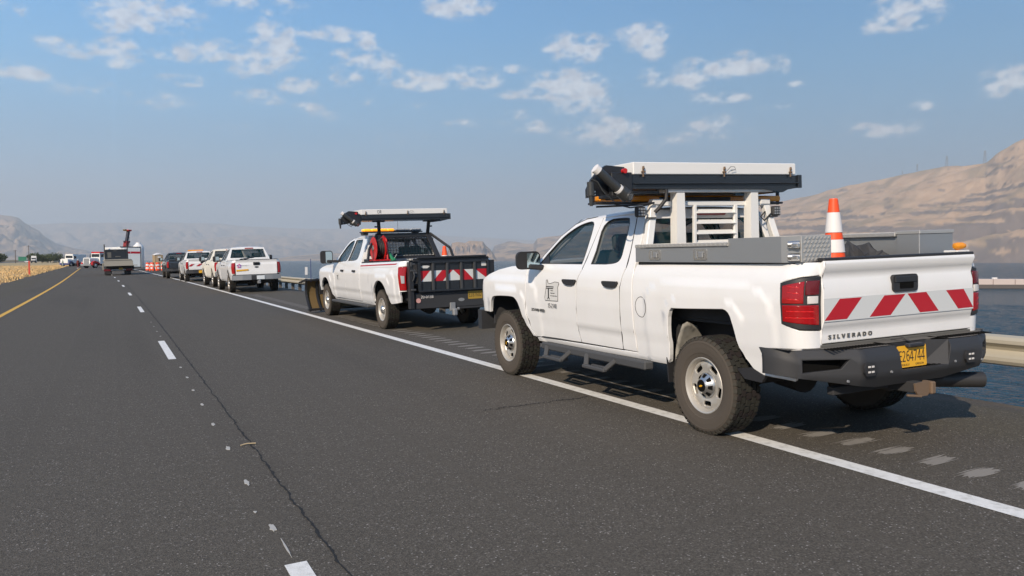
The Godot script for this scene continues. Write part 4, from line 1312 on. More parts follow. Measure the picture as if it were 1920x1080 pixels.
	ub.box(Vector3(0.3, 0.50, 0.7), Vector3(0.8, 0.2, 0.7), 0.05)
	obj("underbody", ub, "liner", root)
	var bf: float = S.bed_front
	var gz: float = S.gate_z
	var bed := MB.new()
	bed.box(Vector3(S.dx, 0.90, (bf + gz) / 2), Vector3(1.66, 0.04, gz - bf - 0.06), 0.004)
	for s in [-1.0, 1.0]:
		bed.box(Vector3(s * 0.83 + S.dx, 1.12, (bf + gz) / 2), Vector3(0.03, 0.42, gz - bf - 0.08), 0.004)
	bed.box(Vector3(S.dx, 1.12, bf + 0.03), Vector3(1.7, 0.44, 0.03), 0.004)
	obj("bed_liner", bed, "liner", root)
	for s in [-1.0, 1.0]:
		var rl := MB.new()
		var ry: float = S.rail_y
		rl.bar(Vector3(s * 0.885 + S.dx, ry + 0.004, bf + 0.02), Vector3(s * 0.865 + S.dx, S.gate[2] - 0.012, gz - 0.12), 0.13, 0.03, Vector3.UP, 0.008)
		obj("bed_rail", rl, "black_plastic", root)
	# tailgate
	var ga: Array = S.gate
	if o.get("tailgate", true):
		var tg := MB.new()
		tg.skin(P2([[-ga[0] + 0.004, ga[1]], [ga[0] - 0.004, ga[1]], [ga[0] - 0.004, ga[2]], [-ga[0] + 0.004, ga[2]]]), func(p: Vector2) -> Vector3:
			return Vector3(p.x + S.dx, p.y, gz + soft_at(S.gate_prof, p.y, 0.008)), [], 0.055, 0.05, 0.008, 1.0)
		var gate := obj("tailgate", tg, paint, root)
		var cap := MB.new()
		cap.box(Vector3(S.dx, ga[2] + 0.004, gz - 0.005), Vector3(ga[0] * 2 - 0.01, 0.024, 0.065), 0.006)
		obj("gate_cap", cap, "black_plastic", gate)
		var hx: float = o.get("handle_x", 0.0)
		var hd := MB.new()
		hd.prism(rounded(hx, 1.207, 0.268, 0.128, 0.03), Transform3D(Basis.IDENTITY, Vector3(0, 0, gz + 0.006)), 0.028)
		var ho := obj("handle", hd, "black_plastic", gate)
		var hv := MB.new()
		hv.prism(rounded(hx + 0.01, 1.19, 0.15, 0.05, 0.012), Transform3D(Basis.IDENTITY, Vector3(0, 0, gz + 0.0343)), 0.0012)
		obj("handle_recess", hv, "dark_void", ho)
		var hp := MB.new()
		hp.box(Vector3(hx, 1.235, gz + 0.036), Vector3(0.235, 0.045, 0.012), 0.005)
		obj("handle_lever", hp, "black_metal", ho)
	# front end
	var gzf: float = S.zf - S.rf
	var gr := MB.new()
	gr.box(Vector3(0, 0.95, gzf + 0.06), Vector3(1.40, 0.36, 0.12), 0.03)
	obj("grille", gr, "black_plastic", root)
	for s in [-1.0, 1.0]:
		var hl := MB.new()
		hl.box(Vector3(s * 0.80, 0.96, gzf + 0.16), Vector3(0.30, 0.26, 0.20), 0.05)
		obj("headlight", hl, "clear_lens", root)
	var fb := MB.new()
	fb.prism(P2([[-1.0, 0.16], [-0.98, 0.0], [-0.72, -0.14], [0.72, -0.14], [0.98, 0.0], [1.0, 0.16], [0.8, 0.16], [-0.8, 0.16]]), Transform3D(Basis(Vector3.RIGHT, Vector3(0, 0, 1), Vector3.UP), Vector3(0, 0.50, gzf)), 0.25)
	obj("front_bumper", fb, o.get("front_bumper", "bumper_black"), root)
	# wheels
	var st: String = o.get("rim", "steel")
	var i := 0
	for z in [0.0, fr]:
		for s in [-1.0, 1.0]:
			add_wheel(root, Vector3(s * 0.875, 0.392, z), s < 0, st, 0.3 + 0.7 * i)
			i += 1

# ---------------------------------------------------------------- near pickup
func plate(root: Node3D, t: Transform3D, txt: String, face: String, small := true) -> void:
	var p := MB.new()
	p.prism(rounded(0, 0, 0.305, 0.155, 0.012), t, 0.003)
	var po := obj("license_plate", p, face, root)
	var n := MB.new()
	n.text(txt, t * Transform3D(Basis.IDENTITY, Vector3(0, 0.002, 0.003)), 0.268, 0.078, 0.0012)
	if small:
		n.text("OREGON", t * Transform3D(Basis.IDENTITY, Vector3(0.075, -0.060, 0.003)), 0.085, 0.014, 0.0012)
		n.text("PUBLICLY", t * Transform3D(Basis.IDENTITY, Vector3(-0.075, -0.060, 0.003)), 0.085, 0.014, 0.0012)
	obj("plate_number", n, "ink", po)

func arrow_board(root: Node3D, o: Vector3, black_up: bool, emblem: bool) -> void:
	# a folded arrow board carried crosswise over the cab; o is the middle of its rear lower edge
	var tilt := Basis(Vector3(0, 0, 1), 0.012)
	var b := Node3D.new()
	b.name = "arrow_board"
	root.add_child(b)
	b.transform = Transform3D(tilt, o)
	var w := MB.new()
	w.box(Vector3(-0.02, 0.183, -0.36), Vector3(1.96, 0.112, 0.72), 0.007)
	obj("panel", w, "white_metal", b)
	var t := MB.new()
	t.prism(P2([[-1.02, 0.0], [0.55, -0.012], [0.80, -0.045], [0.86, -0.02], [1.02, 0.0], [1.02, 0.122], [-1.02, 0.122]]) if black_up else P2([[-1.02, 0.0], [0.78, 0.0], [0.80, -0.045], [1.02, 0.0], [1.02, 0.125], [-1.02, 0.122]]), Transform3D(Basis.IDENTITY, Vector3(0, 0, -0.70)), 0.685)
	t.box(Vector3(1.012, 0.06, -0.008), Vector3(0.05, 0.13, 0.025), 0.003)
	t.bar(Vector3(-1.0, 0.045, 0.003), Vector3(1.0, 0.045, 0.003), 0.02, 0.012)
	obj("tray", t, "board_black", b)
	var h := MB.new()
	h.prism(P2([[-1.02, -0.085], [-1.02, 0.125], [-1.05, 0.20], [-1.24, 0.215], [-1.32, 0.17], [-1.40, 0.09], [-1.45, 0.0], [-1.45, -0.075], [-1.22, -0.045]]), Transform3D(Basis.IDENTITY, Vector3(0, 0, -0.10)), 0.03)
	h.box(Vector3(-1.10, 0.0, -0.22), Vector3(0.12, 0.14, 0.26), 0.006)
	h.box(Vector3(-1.13, 0.04, -0.02), Vector3(0.22, 0.21, 0.06), 0.006)
	h.box(Vector3(-1.035, 0.02, -0.30), Vector3(0.04, 0.20, 0.60), 0.006)
	obj("hinge_bracket", h, "black_metal", b)
	var a := MB.new()
	a.cyl(Vector3(-1.41, 0.165, 0.035), Vector3(-1.17, -0.03, 0.05), 0.04, 0.042, 16)
	a.cyl(Vector3(-1.18, -0.02, 0.05), Vector3(-1.11, -0.075, 0.055), 0.058, 0.06, 16)
	a.cyl(Vector3(-1.13, -0.06, 0.05), Vector3(-1.105, -0.08, 0.10), 0.05, 0.045, 14)
	a.cyl(Vector3(-1.46, 0.06, 0.01), Vector3(-1.46, -0.06, 0.01), 0.033, 0.033, 14)
	a.cyl(Vector3(-1.46, -0.06, 0.01), Vector3(-1.46, -0.15, 0.01), 0.022, 0.014, 12)
	obj("actuator", a, "actuator_grey", b)
	for q in [[Vector3(-1.425, 0.178, 0.034), Vector3(-1.39, 0.150, 0.036), 0.0425], [Vector3(-1.205, -0.002, 0.049), Vector3(-1.185, -0.018, 0.05), 0.046], [Vector3(-1.11, -0.078, 0.10), Vector3(-1.108, -0.08, 0.106), 0.028], [Vector3(-1.375, -0.02, -0.068), Vector3(-1.375, -0.02, -0.06), 0.007], [Vector3(-1.375, -0.045, -0.068), Vector3(-1.375, -0.045, -0.06), 0.007]]:
		var r := MB.new()
		r.cyl(q[0], q[1], q[2], q[2], 16)
		obj("steel_collar", r, "chrome" if q[2] < 0.04 else "collar_white", b)
	var rb := MB.new()
	rb.cyl(Vector3(-1.12, 0.155, 0.01), Vector3(-1.12, 0.155, 0.05), 0.021, 0.023, 12)
	obj("red_knob", rb, "red_paint", b)
	for x in [-0.90, 0.035, 0.88]:
		var l := MB.new()
		l.box(Vector3(x, 0.145, 0.008), Vector3(0.014, 0.085, 0.014), 0.003)
		l.box(Vector3(x, 0.15, 0.010), Vector3(0.045, 0.014, 0.012), 0.003)
		l.cyl(Vector3(x, 0.20, 0.012), Vector3(x, 0.175, 0.016), 0.009, 0.012, 8)
		obj("latch_pin", l, "rust", b)
	var c := MB.new()
	c.tube([Vector3(-1.45, 0.085, 0.012), Vector3(-1.40, 0.06, 0.03), Vector3(-1.36, -0.02, 0.045), Vector3(-1.30, -0.08, 0.05), Vector3(-1.22, -0.12, 0.02)], 0.006, 6)
	obj("cable", c, "actuator_grey", b)
	var c2 := MB.new()
	c2.tube([Vector3(0.06, 0.16, 0.02), Vector3(0.10, 0.20, 0.028), Vector3(0.145, 0.198, 0.028), Vector3(0.16, 0.175, 0.025), Vector3(0.11, 0.16, 0.02)], 0.0025, 5)
	obj("pin_lanyard", c2, "black_metal", b)
	if emblem:
		var e := MB.new()
		e.text("OR", Transform3D(tilt, Vector3(-0.60, 0.185, 0.001)), 0.09, 0.07, 0.002)
		obj("decal", e, "ink", b)

func near_pickup() -> Node3D:
	var S := silverado_spec()
	var root := thing("pickup_truck", "nearest white pickup with white cab rack, side tool boxes and red tailgate stripes", "pickup truck", frame_on_road(5.25, -5.0, -0.76), "pickup trucks parked along the shoulder")
	pickup(root, S, "white_paint", {"step": 0.06, "handles": [-2.135, -1.355], "mirror": [-2.80, 1.37, 0.15, 0.20], "fuel": true, "rim": "chevy", "handle_x": 0.03})
	# tailgate print and lettering
	var gate: Node3D = root.get_node("tailgate")
	var gz: float = S.gate_z + 0.0205
	var band := MB.new()
	band.prism(P2([[-0.788, 0.968], [0.818, 0.968], [0.818, 1.132], [-0.788, 1.132]]), Transform3D(Basis.IDENTITY, Vector3(0, 0, gz)), 0.0012)
	obj("reflective_band", band, "silver_sheeting", gate)
	for q in [[[-0.785, 0.978], [-0.567, 0.978], [-0.417, 1.124], [-0.635, 1.124]], [[-0.337, 0.977], [-0.12, 0.977], [0.039, 1.124], [-0.184, 1.124]], [[0.063, 1.125], [0.199, 0.977], [0.409, 0.977], [0.269, 1.127]], [[0.496, 1.128], [0.637, 0.979], [0.816, 0.981], [0.701, 1.128]]]:
		var s := MB.new()
		s.prism(P2(q), Transform3D(Basis.IDENTITY, Vector3(0, 0, gz + 0.0014)), 0.0012)
		obj("red_stripe", s, "red_sheeting", gate)
	var nm := MB.new()
	nm.text("S I L V E R A D O", Transform3D(Basis.IDENTITY, Vector3(-0.514, 0.858, S.gate_z + 0.003)), 0.435, 0.029, 0.006, false, true)
	obj("lettering", nm, "badge_grey", gate)
	# door print
	var door: Node3D = root.get_node("front_door")
	var px := -1.0 + 0.015 - 0.0005
	var side := facing(Vector3(px, 0, 0), Vector3.LEFT)      # local x runs to the rear (+z)
	var em := MB.new()
	var outline := P2([[-2.62, 1.19], [-2.605, 1.152], [-2.56, 1.148], [-2.50, 1.158], [-2.46, 1.168], [-2.37, 1.166], [-2.362, 1.152], [-2.39, 1.11], [-2.388, 1.08], [-2.395, 0.962], [-2.68, 0.958], [-2.69, 0.99], [-2.65, 1.11], [-2.645, 1.182]])
	em.prism(outline, side, 0.0012)
	var dec := obj("state_outline_decal", em, "decal_grey", door)
	var ln := MB.new()
	var pts := []
	for p in outline: pts.append(side * Vector3(p.x, p.y, 0.0015))
	pts.append(pts[0])
	ln.tube(pts, 0.0028, 4)
	for q in [[[-2.655, 1.118], [-2.48, 1.118], [-2.48, 1.108], [-2.655, 1.108]], [[-2.655, 1.100], [-2.49, 1.100], [-2.49, 1.090], [-2.655, 1.090]], [[-2.612, 1.09], [-2.588, 1.09], [-2.590, 1.0], [-2.572, 0.972], [-2.584, 0.972], [-2.602, 0.99], [-2.618, 0.972], [-2.632, 0.972], [-2.612, 1.0]]]:
		ln.prism(P2(q), side * Transform3D(Basis.IDENTITY, Vector3(0, 0, 0.0015)), 0.0012)
	for q in [["Oregon", -2.525, 1.072, 0.06], ["Department", -2.508, 1.043, 0.095], ["of Transportation", -2.485, 1.014, 0.15]]:
		ln.text(q[0], side * Transform3D(Basis.IDENTITY, Vector3(q[1], q[2], 0.0015)), q[3], 0.015, 0.0012, true)
	obj("emblem_print", ln, "ink", dec)
	var num := MB.new()
	num.text("15-2140", side * Transform3D(Basis.IDENTITY, Vector3(-2.525, 0.905, 0.001)), 0.195, 0.05, 0.0012)
	obj("fleet_number", num, "badge_grey", door)
	var hd := MB.new()
	hd.text("2500 HD", side * Transform3D(Basis.IDENTITY, Vector3(-2.86, 0.842, 0.0)), 0.31, 0.03, 0.008, false, true)
	obj("model_badge", hd, "badge_grey", door)
	# rear bumper: folded steel plate with a recess for the licence plate
	var bz := func(x: float) -> float:
		var a := absf(x)
		return 1.255 if a < 0.62 else lerpf(1.255, 1.02, (a - 0.62) / 0.41) if a < 1.03 else 1.02 - (a - 1.03) * 6.0
	var face := func(p: Vector2) -> Vector3:
		var d := curve_at([[0.45, 0.09], [0.585, 0.0], [0.735, 0.0], [0.79, 0.035]], p.y)
		return Vector3(p.x, p.y, bz.call(p.x) - d)
	var bm := MB.new()
	bm.skin(P2([[-1.075, 0.785], [-0.285, 0.785], [-0.245, 0.605], [0.245, 0.605], [0.285, 0.785], [1.075, 0.785], [1.075, 0.60], [0.62, 0.55], [0.25, 0.495], [-0.45, 0.495], [-0.62, 0.52], [-1.075, 0.60]]), face, [P2([[-0.985, 0.715], [-0.71, 0.715], [-0.76, 0.65], [-0.985, 0.625]]), P2([[0.985, 0.715], [0.72, 0.715], [0.76, 0.65], [0.985, 0.625]])], 0.06, 0.03, 0.004, 1.0)
	var bump := obj("rear_bumper", bm, "bumper_black", root)
	var rc := MB.new()
	rc.quad(Vector3(-0.25, 0.785, 1.15), Vector3(0.13, 0.785, 1.15), Vector3(0.10, 0.60, 1.14), Vector3(-0.22, 0.60, 1.14), Vector3.BACK)
	rc.quad(Vector3(0.285, 0.785, 1.222), Vector3(0.13, 0.785, 1.15), Vector3(0.10, 0.605, 1.14), Vector3(0.245, 0.605, 1.253), Vector3(-1, 0, 0.5))
	rc.quad(Vector3(-0.285, 0.785, 1.222), Vector3(-0.25, 0.785, 1.15), Vector3(-0.22, 0.605, 1.14), Vector3(-0.245, 0.605, 1.253), Vector3(1, 0, 0.5))
	rc.quad(Vector3(-0.245, 0.605, 1.253), Vector3(0.245, 0.605, 1.253), Vector3(0.10, 0.603, 1.14), Vector3(-0.22, 0.603, 1.14), Vector3.UP)
	obj("plate_recess", rc, "bumper_black", bump)
	for s in [-1.0, 1.0]:
		var ht := MB.new()
		ht.quad(Vector3(s * 1.0, 0.74, 1.0), Vector3(s * 0.70, 0.74, 1.12), Vector3(s * 0.70, 0.62, 1.10), Vector3(s * 1.0, 0.61, 0.98), Vector3.BACK)
		obj("tow_recess", ht, "dark_void", bump)
	var top := MB.new()
	for k in 20:
		var x0 := -1.06 + 2.12 * k / 20.0
		var x1 := -1.06 + 2.12 * (k + 1) / 20.0
		if absf((x0 + x1) / 2) < 0.27: continue
		top.quad(Vector3(x0, 0.787, bz.call(x0) - 0.034), Vector3(x1, 0.787, bz.call(x1) - 0.034), Vector3(x1, 0.787, 0.99), Vector3(x0, 0.787, 0.99), Vector3.UP)
	top.quad(Vector3(-0.27, 0.787, 1.135), Vector3(0.27, 0.787, 1.135), Vector3(0.27, 0.787, 0.99), Vector3(-0.27, 0.787, 0.99), Vector3.UP)
	obj("bumper_step", top, "step_dusty", bump)
	for s in [-1.0, 1.0]:
		for k in 18:
			var sl := MB.new()
			sl.box(Vector3(s * (0.33 + 0.030 * k), 0.789, 1.145), Vector3(0.012, 0.006, 0.085), 0.001)
			obj("step_grip", sl, "dark_void", bump)
	for k in 14:
		var sl := MB.new()
		sl.box(Vector3(-0.195 + 0.030 * k, 0.607, 1.19), Vector3(0.012, 0.005, 0.07), 0.001)
		obj("step_grip", sl, "dark_void", bump)
	for x in [-0.585, 0.475]:
		var lp := MB.new()
		lp.prism(PackedVector2Array([Vector2(x - 0.06, 0.66), Vector2(x - 0.06, 0.63), Vector2(x - 0.04, 0.60), Vector2(x + 0.04, 0.60), Vector2(x + 0.06, 0.63), Vector2(x + 0.06, 0.66), Vector2(x + 0.04, 0.69), Vector2(x - 0.04, 0.69)]), Transform3D(Basis.IDENTITY, Vector3(0, 0, 1.258)), 0.016)
		var lo := obj("work_lamp", lp, "black_plastic", bump)
		for q in [[-0.017, 0.663], [0.017, 0.663], [-0.017, 0.627], [0.017, 0.627]]:
			var ld := MB.new()
			ld.box(Vector3(x + q[0], q[1], 1.275), Vector3(0.024, 0.013, 0.004), 0.001)
			obj("led", ld, "clear_lens", lo)
	for q in [[-0.36, 0.605], [-0.72, 0.565], [0.32, 0.62], [0.66, 0.60]]:
		var bt := MB.new()
		bt.cyl(Vector3(q[0], q[1], bz.call(q[0]) - 0.004), Vector3(q[0], q[1], bz.call(q[0]) + 0.006), 0.011, 0.009, 8)
		obj("bolt", bt, "grey_metal", bump)
	plate(bump, Transform3D(Basis(Vector3.RIGHT, -0.06), Vector3(-0.088, 0.690, 1.205)), "E264744", "plate_yellow")
	var pb := MB.new()
	pb.box(Vector3(-0.07, 0.768, 1.215), Vector3(0.17, 0.028, 0.05), 0.008)
	obj("plate_lamp", pb, "black_plastic", bump)
	var wr := MB.new()
	wr.tube([Vector3(-0.15, 0.80, 1.08), Vector3(-0.12, 0.815, 1.13), Vector3(-0.07, 0.79, 1.17)], 0.005, 5)
	wr.tube([Vector3(-0.11, 0.80, 1.08), Vector3(-0.09, 0.82, 1.13), Vector3(-0.05, 0.785, 1.17)], 0.005, 5)
	obj("wire", wr, "black_metal", bump)
	# sill under the tailgate, hitch and exhaust
	var sill := MB.new()
	sill.box(Vector3(0.015, 0.775, 1.0), Vector3(1.62, 0.06, 0.06), 0.005)
	obj("tailgate_sill", sill, "grey_dusty", root)
	var rcv := MB.new()
	rcv.box(Vector3(-0.10, 0.470, 1.10), Vector3(0.085, 0.08, 0.36), 0.006)
	rcv.box(Vector3(-0.10, 0.47, 1.02), Vector3(1.2, 0.06, 0.06), 0.006)
	obj("hitch_receiver", rcv, "liner", root)
	var hi := MB.new()
	hi.prism(P2([[-0.17, 0.505], [-0.02, 0.515], [0.0, 0.45], [-0.04, 0.41], [-0.13, 0.41], [-0.16, 0.45]]), Transform3D(Basis.IDENTITY, Vector3(0, 0, 1.28)), 0.016)
	hi.box(Vector3(0.005, 0.462, 1.27), Vector3(0.045, 0.09, 0.09), 0.008)
	hi.bar(Vector3(-0.22, 0.425, 1.27), Vector3(-0.10, 0.41, 1.29), 0.024, 0.016)
	obj("tow_hitch", hi, "rust", root)
	var ex := MB.new()
	ex.lathe(Vector3(0.20, 0.44, 0.86), Vector3(0.60, -0.02, 0.28), [[0.055, 0.0], [0.062, 1.0], [0.054, 1.0], [0.05, 0.6]], 20)
	obj("exhaust_pipe", ex, "exhaust_grey", root)
	# side steps
	for s in [-1.0, 1.0]:
		var st := MB.new()
		st.bar(Vector3(s * 0.99, 0.458, -2.70), Vector3(s * 0.99, 0.462, -0.74), 0.10, 0.075, Vector3.UP, 0.012)
		for z in [-2.32, -1.48]:
			for e in [-1.0, 1.0]:
				st.bar(Vector3(s * 1.03, 0.46, z + e * 0.26), Vector3(s * 1.10, 0.365, z + e * 0.17), 0.05, 0.045, Vector3.UP, 0.008)
			st.bar(Vector3(s * 1.11, 0.362, z - 0.20), Vector3(s * 1.11, 0.362, z + 0.20), 0.05, 0.035, Vector3.UP, 0.008)
			st.bar(Vector3(s * 1.03, 0.362, z - 0.17), Vector3(s * 1.03, 0.362, z + 0.17), 0.03, 0.03, Vector3.UP, 0.006)
		obj("side_step", st, "step_grey", root)
		# mud flaps and splashed inner wing
		var fl := MB.new()
		fl.prism(P2([[0.62, 0.34], [0.94, 0.34], [0.955, 0.56], [0.62, 0.60]]), Transform3D(Basis(Vector3.UP, s * -0.05), Vector3(0 if s > 0 else 0, 0, -0.535)) if s > 0 else Transform3D(Basis(Vector3.LEFT, Vector3.UP, Vector3.FORWARD), Vector3(0, 0, -0.52)), 0.016)
		obj("mud_flap", fl, "black_plastic", root)
		var wl := MB.new()
		wl.skin(P2([[0.0, 0.0], [0.26, 0.0], [0.26, 0.20], [0.16, 0.30], [0.04, 0.34], [0.0, 0.32]]), func(p: Vector2) -> Vector3:
			return Vector3(s * (0.90 - p.x), 0.52 + p.y, -0.455 + 0.12 * pow(p.y / 0.34, 2.0)), [], 0.06, 0.01, 0.02, -s)
		obj("splash_liner", wl, "muddy_liner", root)
		var rf := MB.new()
		rf.prism(P2([[0.36, 0.575], [0.52, 0.60], [0.66, 0.55], [0.62, 0.50], [0.44, 0.505]]), facing(Vector3(s * 0.93, 0, 0), Vector3(-1, 0, 0)), 0.03)
		obj("rear_valance", rf, "black_plastic", root)
	# low tool boxes on both bed rails
	for s in [-1.0, 1.0]:
		var tb := MB.new()
		if s < 0:
			tb.prism(P2([[0.955, -0.965], [0.955, 0.83], [0.90, 0.965], [0.625, 0.965], [0.625, -0.965]]), Transform3D(Basis(Vector3.LEFT, Vector3(0, 0, 1), Vector3.UP), Vector3(0, 1.388, 0)), 0.125)
			tb.prism(P2([[0.955, 0.28], [0.955, 0.83], [0.90, 0.965], [0.625, 0.965], [0.625, 0.28]]), Transform3D(Basis(Vector3.LEFT, Vector3(0, 0, 1), Vector3.UP), Vector3(0, 1.513, 0)), 0.06)
		else:
			tb.box(Vector3(0.80, 1.472, -0.20), Vector3(0.37, 0.165, 1.50), 0.004)
			tb.box(Vector3(0.795, 1.478, 0.655), Vector3(0.41, 0.18, 0.21), 0.004)
		var box := obj("tool_box", tb, "aluminium", root)
		var lid := MB.new()
		if s < 0:
			lid.box(Vector3(-0.79, 1.530, -0.335), Vector3(0.36, 0.030, 1.24), 0.004)
		else:
			lid.box(Vector3(0.79, 1.566, -0.20), Vector3(0.43, 0.034, 1.49), 0.004)
			lid.box(Vector3(0.795, 1.580, 0.655), Vector3(0.42, 0.030, 0.225), 0.004)
		var lo := obj("lid", lid, "tread_plate", box)
		var bump_ := MB.new()
		var x0 := -0.97 if s < 0 else 0.576
		for k in 46:
			var z := -0.94 + (1.22 if s < 0 else 1.46) * k / 45.0
			bump_.box(Vector3(x0, 1.530 if s < 0 else 1.566, z), Vector3(0.004, 0.024, 0.008), 0.0, Basis(Vector3.RIGHT, 0.6 if k % 2 else -0.6))
			for w in 5:
				bump_.box(Vector3((-0.93 + 0.068 * w) if s < 0 else (0.63 + 0.085 * w), 1.5465 if s < 0 else 1.5845, z), Vector3(0.030, 0.004, 0.009), 0.0, Basis(Vector3.UP, 0.7 if (k + w) % 2 else -0.7))
		obj("tread_lozenges", bump_, "tread_plate", lo).set_meta("kind", "stuff")
	var lbox: Node3D = root.get_node("tool_box")
	for z in [-0.67, -0.055]:
		var la := MB.new()
		la.prism(rounded(z, 1.452, 0.165, 0.088, 0.014), facing(Vector3(-0.956, 0, 0), Vector3.LEFT), 0.006)
		var lao := obj("latch", la, "chrome", lbox)
		var li := MB.new()
		li.box(Vector3(-0.964, 1.452, z - 0.045), Vector3(0.006, 0.062, 0.02), 0.002)
		li.box(Vector3(-0.968, 1.448, z + 0.02), Vector3(0.014, 0.045, 0.055), 0.004)
		li.box(Vector3(-0.964, 1.468, z + 0.02), Vector3(0.006, 0.015, 0.075), 0.002)
		obj("latch_paddle", li, "grey_metal", lao)
	var dp := MB.new()
	dp.box(Vector3(-0.762, 1.484, 0.972), Vector3(0.275, 0.185, 0.006), 0.001)
	dp.box(Vector3(-0.912, 1.484, 0.976), Vector3(0.014, 0.185, 0.014), 0.002)
	for i in 7:
		for j in 6:
			dp.box(Vector3(-0.880 + 0.036 * i + (0.017 if j % 2 else 0.0), 1.408 + 0.030 * j, 0.977), Vector3(0.026, 0.008, 0.009), 0.0, Basis(Vector3.BACK, 0.75))
	obj("diamond_plate", dp, "tread_plate", lbox)
	var lk := MB.new()
	for y in [1.515, 1.428]:
		lk.cyl(Vector3(-0.955, y, 0.895), Vector3(-0.905, y, 0.955), 0.026, 0.03, 14)
		lk.box(Vector3(-0.945, y - 0.005, 0.935), Vector3(0.03, 0.03, 0.10), 0.006)
	obj("rear_latch", lk, "chrome", lbox)
	# headache rack
	var rk := MB.new()
	for s in [-1.0, 1.0]:
		rk.bar(Vector3(s * 0.83, 1.38, -0.98), Vector3(s * 0.68, 1.945, -1.06), 0.075, 0.06, Vector3.BACK, 0.006)
		rk.prism(P2([[s * 0.395, 1.38], [s * 0.505, 1.38], [s * 0.495, 2.03], [s * 0.405, 2.03]]), Transform3D(Basis.IDENTITY, Vector3(0, 0, -1.04)), 0.10)
		rk.bar(Vector3(s * 0.60, 1.94, -1.04), Vector3(s * 0.72, 1.94, -1.04), 0.06, 0.05)
	rk.bar(Vector3(-0.70, 1.925, -1.05), Vector3(0.70, 1.925, -1.05), 0.05, 0.045, Vector3.UP, 0.005)
	rk.bar(Vector3(-0.62, 2.038, -0.99), Vector3(0.68, 2.050, -0.99), 0.12, 0.032, Vector3.UP, 0.004)
	rk.bar(Vector3(-0.62, 2.032, -1.5), Vector3(0.68, 2.044, -1.5), 0.06, 0.03, Vector3.UP, 0.004)
	var rack := obj("cab_rack", rk, "white_metal", root)
	var lr := MB.new()
	lr.bar(Vector3(-0.225, 1.40, -1.035), Vector3(-0.215, 1.91, -1.035), 0.035, 0.03)
	obj("louver_upright", lr, "white_metal", rack)
	lr = MB.new()
	lr.bar(Vector3(0.285, 1.40, -1.035), Vector3(0.285, 1.91, -1.035), 0.04, 0.03)
	obj("louver_upright", lr, "white_metal", rack)
	for y in [1.46, 1.55, 1.648, 1.748, 1.85]:
		var sl := MB.new()
		sl.box(Vector3(0.035, y, -1.04), Vector3(0.48, 0.006, 0.075), 0.001, Basis(Vector3.RIGHT, 0.55))
		obj("louver", sl, "white_metal", rack)
	var ol := MB.new()
	ol.tube([Vector3(-0.72, 2.055, -0.95), Vector3(-0.66, 2.075, -0.93), Vector3(-0.63, 2.04, -0.92), Vector3(-0.635, 1.96, -0.92), Vector3(-0.69, 1.88, -0.95), Vector3(-0.72, 1.84, -0.98)], 0.018, 8)
	ol.tube([Vector3(-1.28, 1.90, -1.1), Vector3(-1.05, 1.905, -1.05), Vector3(-0.9, 1.91, -1.0), Vector3(-0.72, 1.93, -0.99)], 0.010, 6)
	ol.tube([Vector3(-1.15, 1.92, -1.0), Vector3(-0.98, 1.885, -1.0), Vector3(-0.84, 1.90, -1.0), Vector3(-0.74, 1.92, -1.0)], 0.007, 6)
	ol.tube([Vector3(0.72, 1.82, -1.0), Vector3(0.63, 1.75, -1.0), Vector3(0.60, 1.79, -1.02), Vector3(0.66, 1.84, -1.02)], 0.008, 6)
	obj("cable", ol, "black_plastic", rack)
	for s in [-1.0, 1.0]:
		var wl := MB.new()
		wl.box(Vector3(s * 0.825 + (-0.045 if s < 0 else -0.045), 1.845, -1.0), Vector3(0.105, 0.095, 0.05), 0.012)
		wl.bar(Vector3(s * 0.80, 1.79, -1.0), Vector3(s * 0.70, 1.79, -1.0), 0.03, 0.012)
		var wo := obj("work_light", wl, "black_plastic", rack)
		var gl := MB.new()
		for i in 3:
			for j in 3: gl.box(Vector3(s * 0.825 - 0.045 + (i - 1) * 0.028, 1.845 + (j - 1) * 0.026, -0.973), Vector3(0.02, 0.018, 0.004), 0.002)
		obj("lens", gl, "grey_metal", wo)
	arrow_board(root, Vector3(-0.01, 2.062, -0.89), true, false)
	# amber light bar across the cab
	var lb := MB.new()
	lb.box(Vector3(0, 1.99, -1.36), Vector3(2.26, 0.058, 0.16), 0.012)
	var bar := obj("light_bar", lb, "amber_lens", root)
	var lf := MB.new()
	for s in [-1.0, 1.0]:
		lf.bar(Vector3(s * 1.16, 1.93, -1.36), Vector3(s * 1.16, 2.06, -1.36), 0.03, 0.03)
		lf.bar(Vector3(s * 0.62, 2.005, -1.36), Vector3(s * 0.62, 1.93, -1.36), 0.16, 0.05)
	lf.bar(Vector3(-1.17, 1.945, -1.36), Vector3(1.17, 1.945, -1.36), 0.14, 0.02)
	lf.box(Vector3(0.0, 1.98, -1.36), Vector3(0.9, 0.058, 0.17), 0.01)
	obj("light_bar_frame", lf, "black_metal", bar)
	# beacon on the right bed rail
	var bb := MB.new()
	bb.box(Vector3(0.80, 1.418, 0.93), Vector3(0.15, 0.018, 0.12), 0.004)
	var bo := obj("beacon_bracket", bb, "white_metal", root)
	var be := MB.new()
	be.lathe(Vector3(0.74, 1.462, 0.95), Vector3(0.105, 0.0, 0.02), [[0.0, 0.0], [0.022, 0.05], [0.028, 0.3], [0.028, 0.7], [0.02, 0.95], [0.0, 1.0]], 16)
	be.cyl(Vector3(0.79, 1.43, 0.94), Vector3(0.79, 1.455, 0.95), 0.02, 0.02, 10)
	obj("amber_beacon", be, "amber_lens", bo)
	# third brake light lens strips
	var bl := MB.new()
	bl.box(Vector3(0.065, 1.845, -1.135), Vector3(0.11, 0.04, 0.012), 0.003)
	obj("brake_light_centre", bl, "clear_lens", root.get_node("brake_light"))
	return root

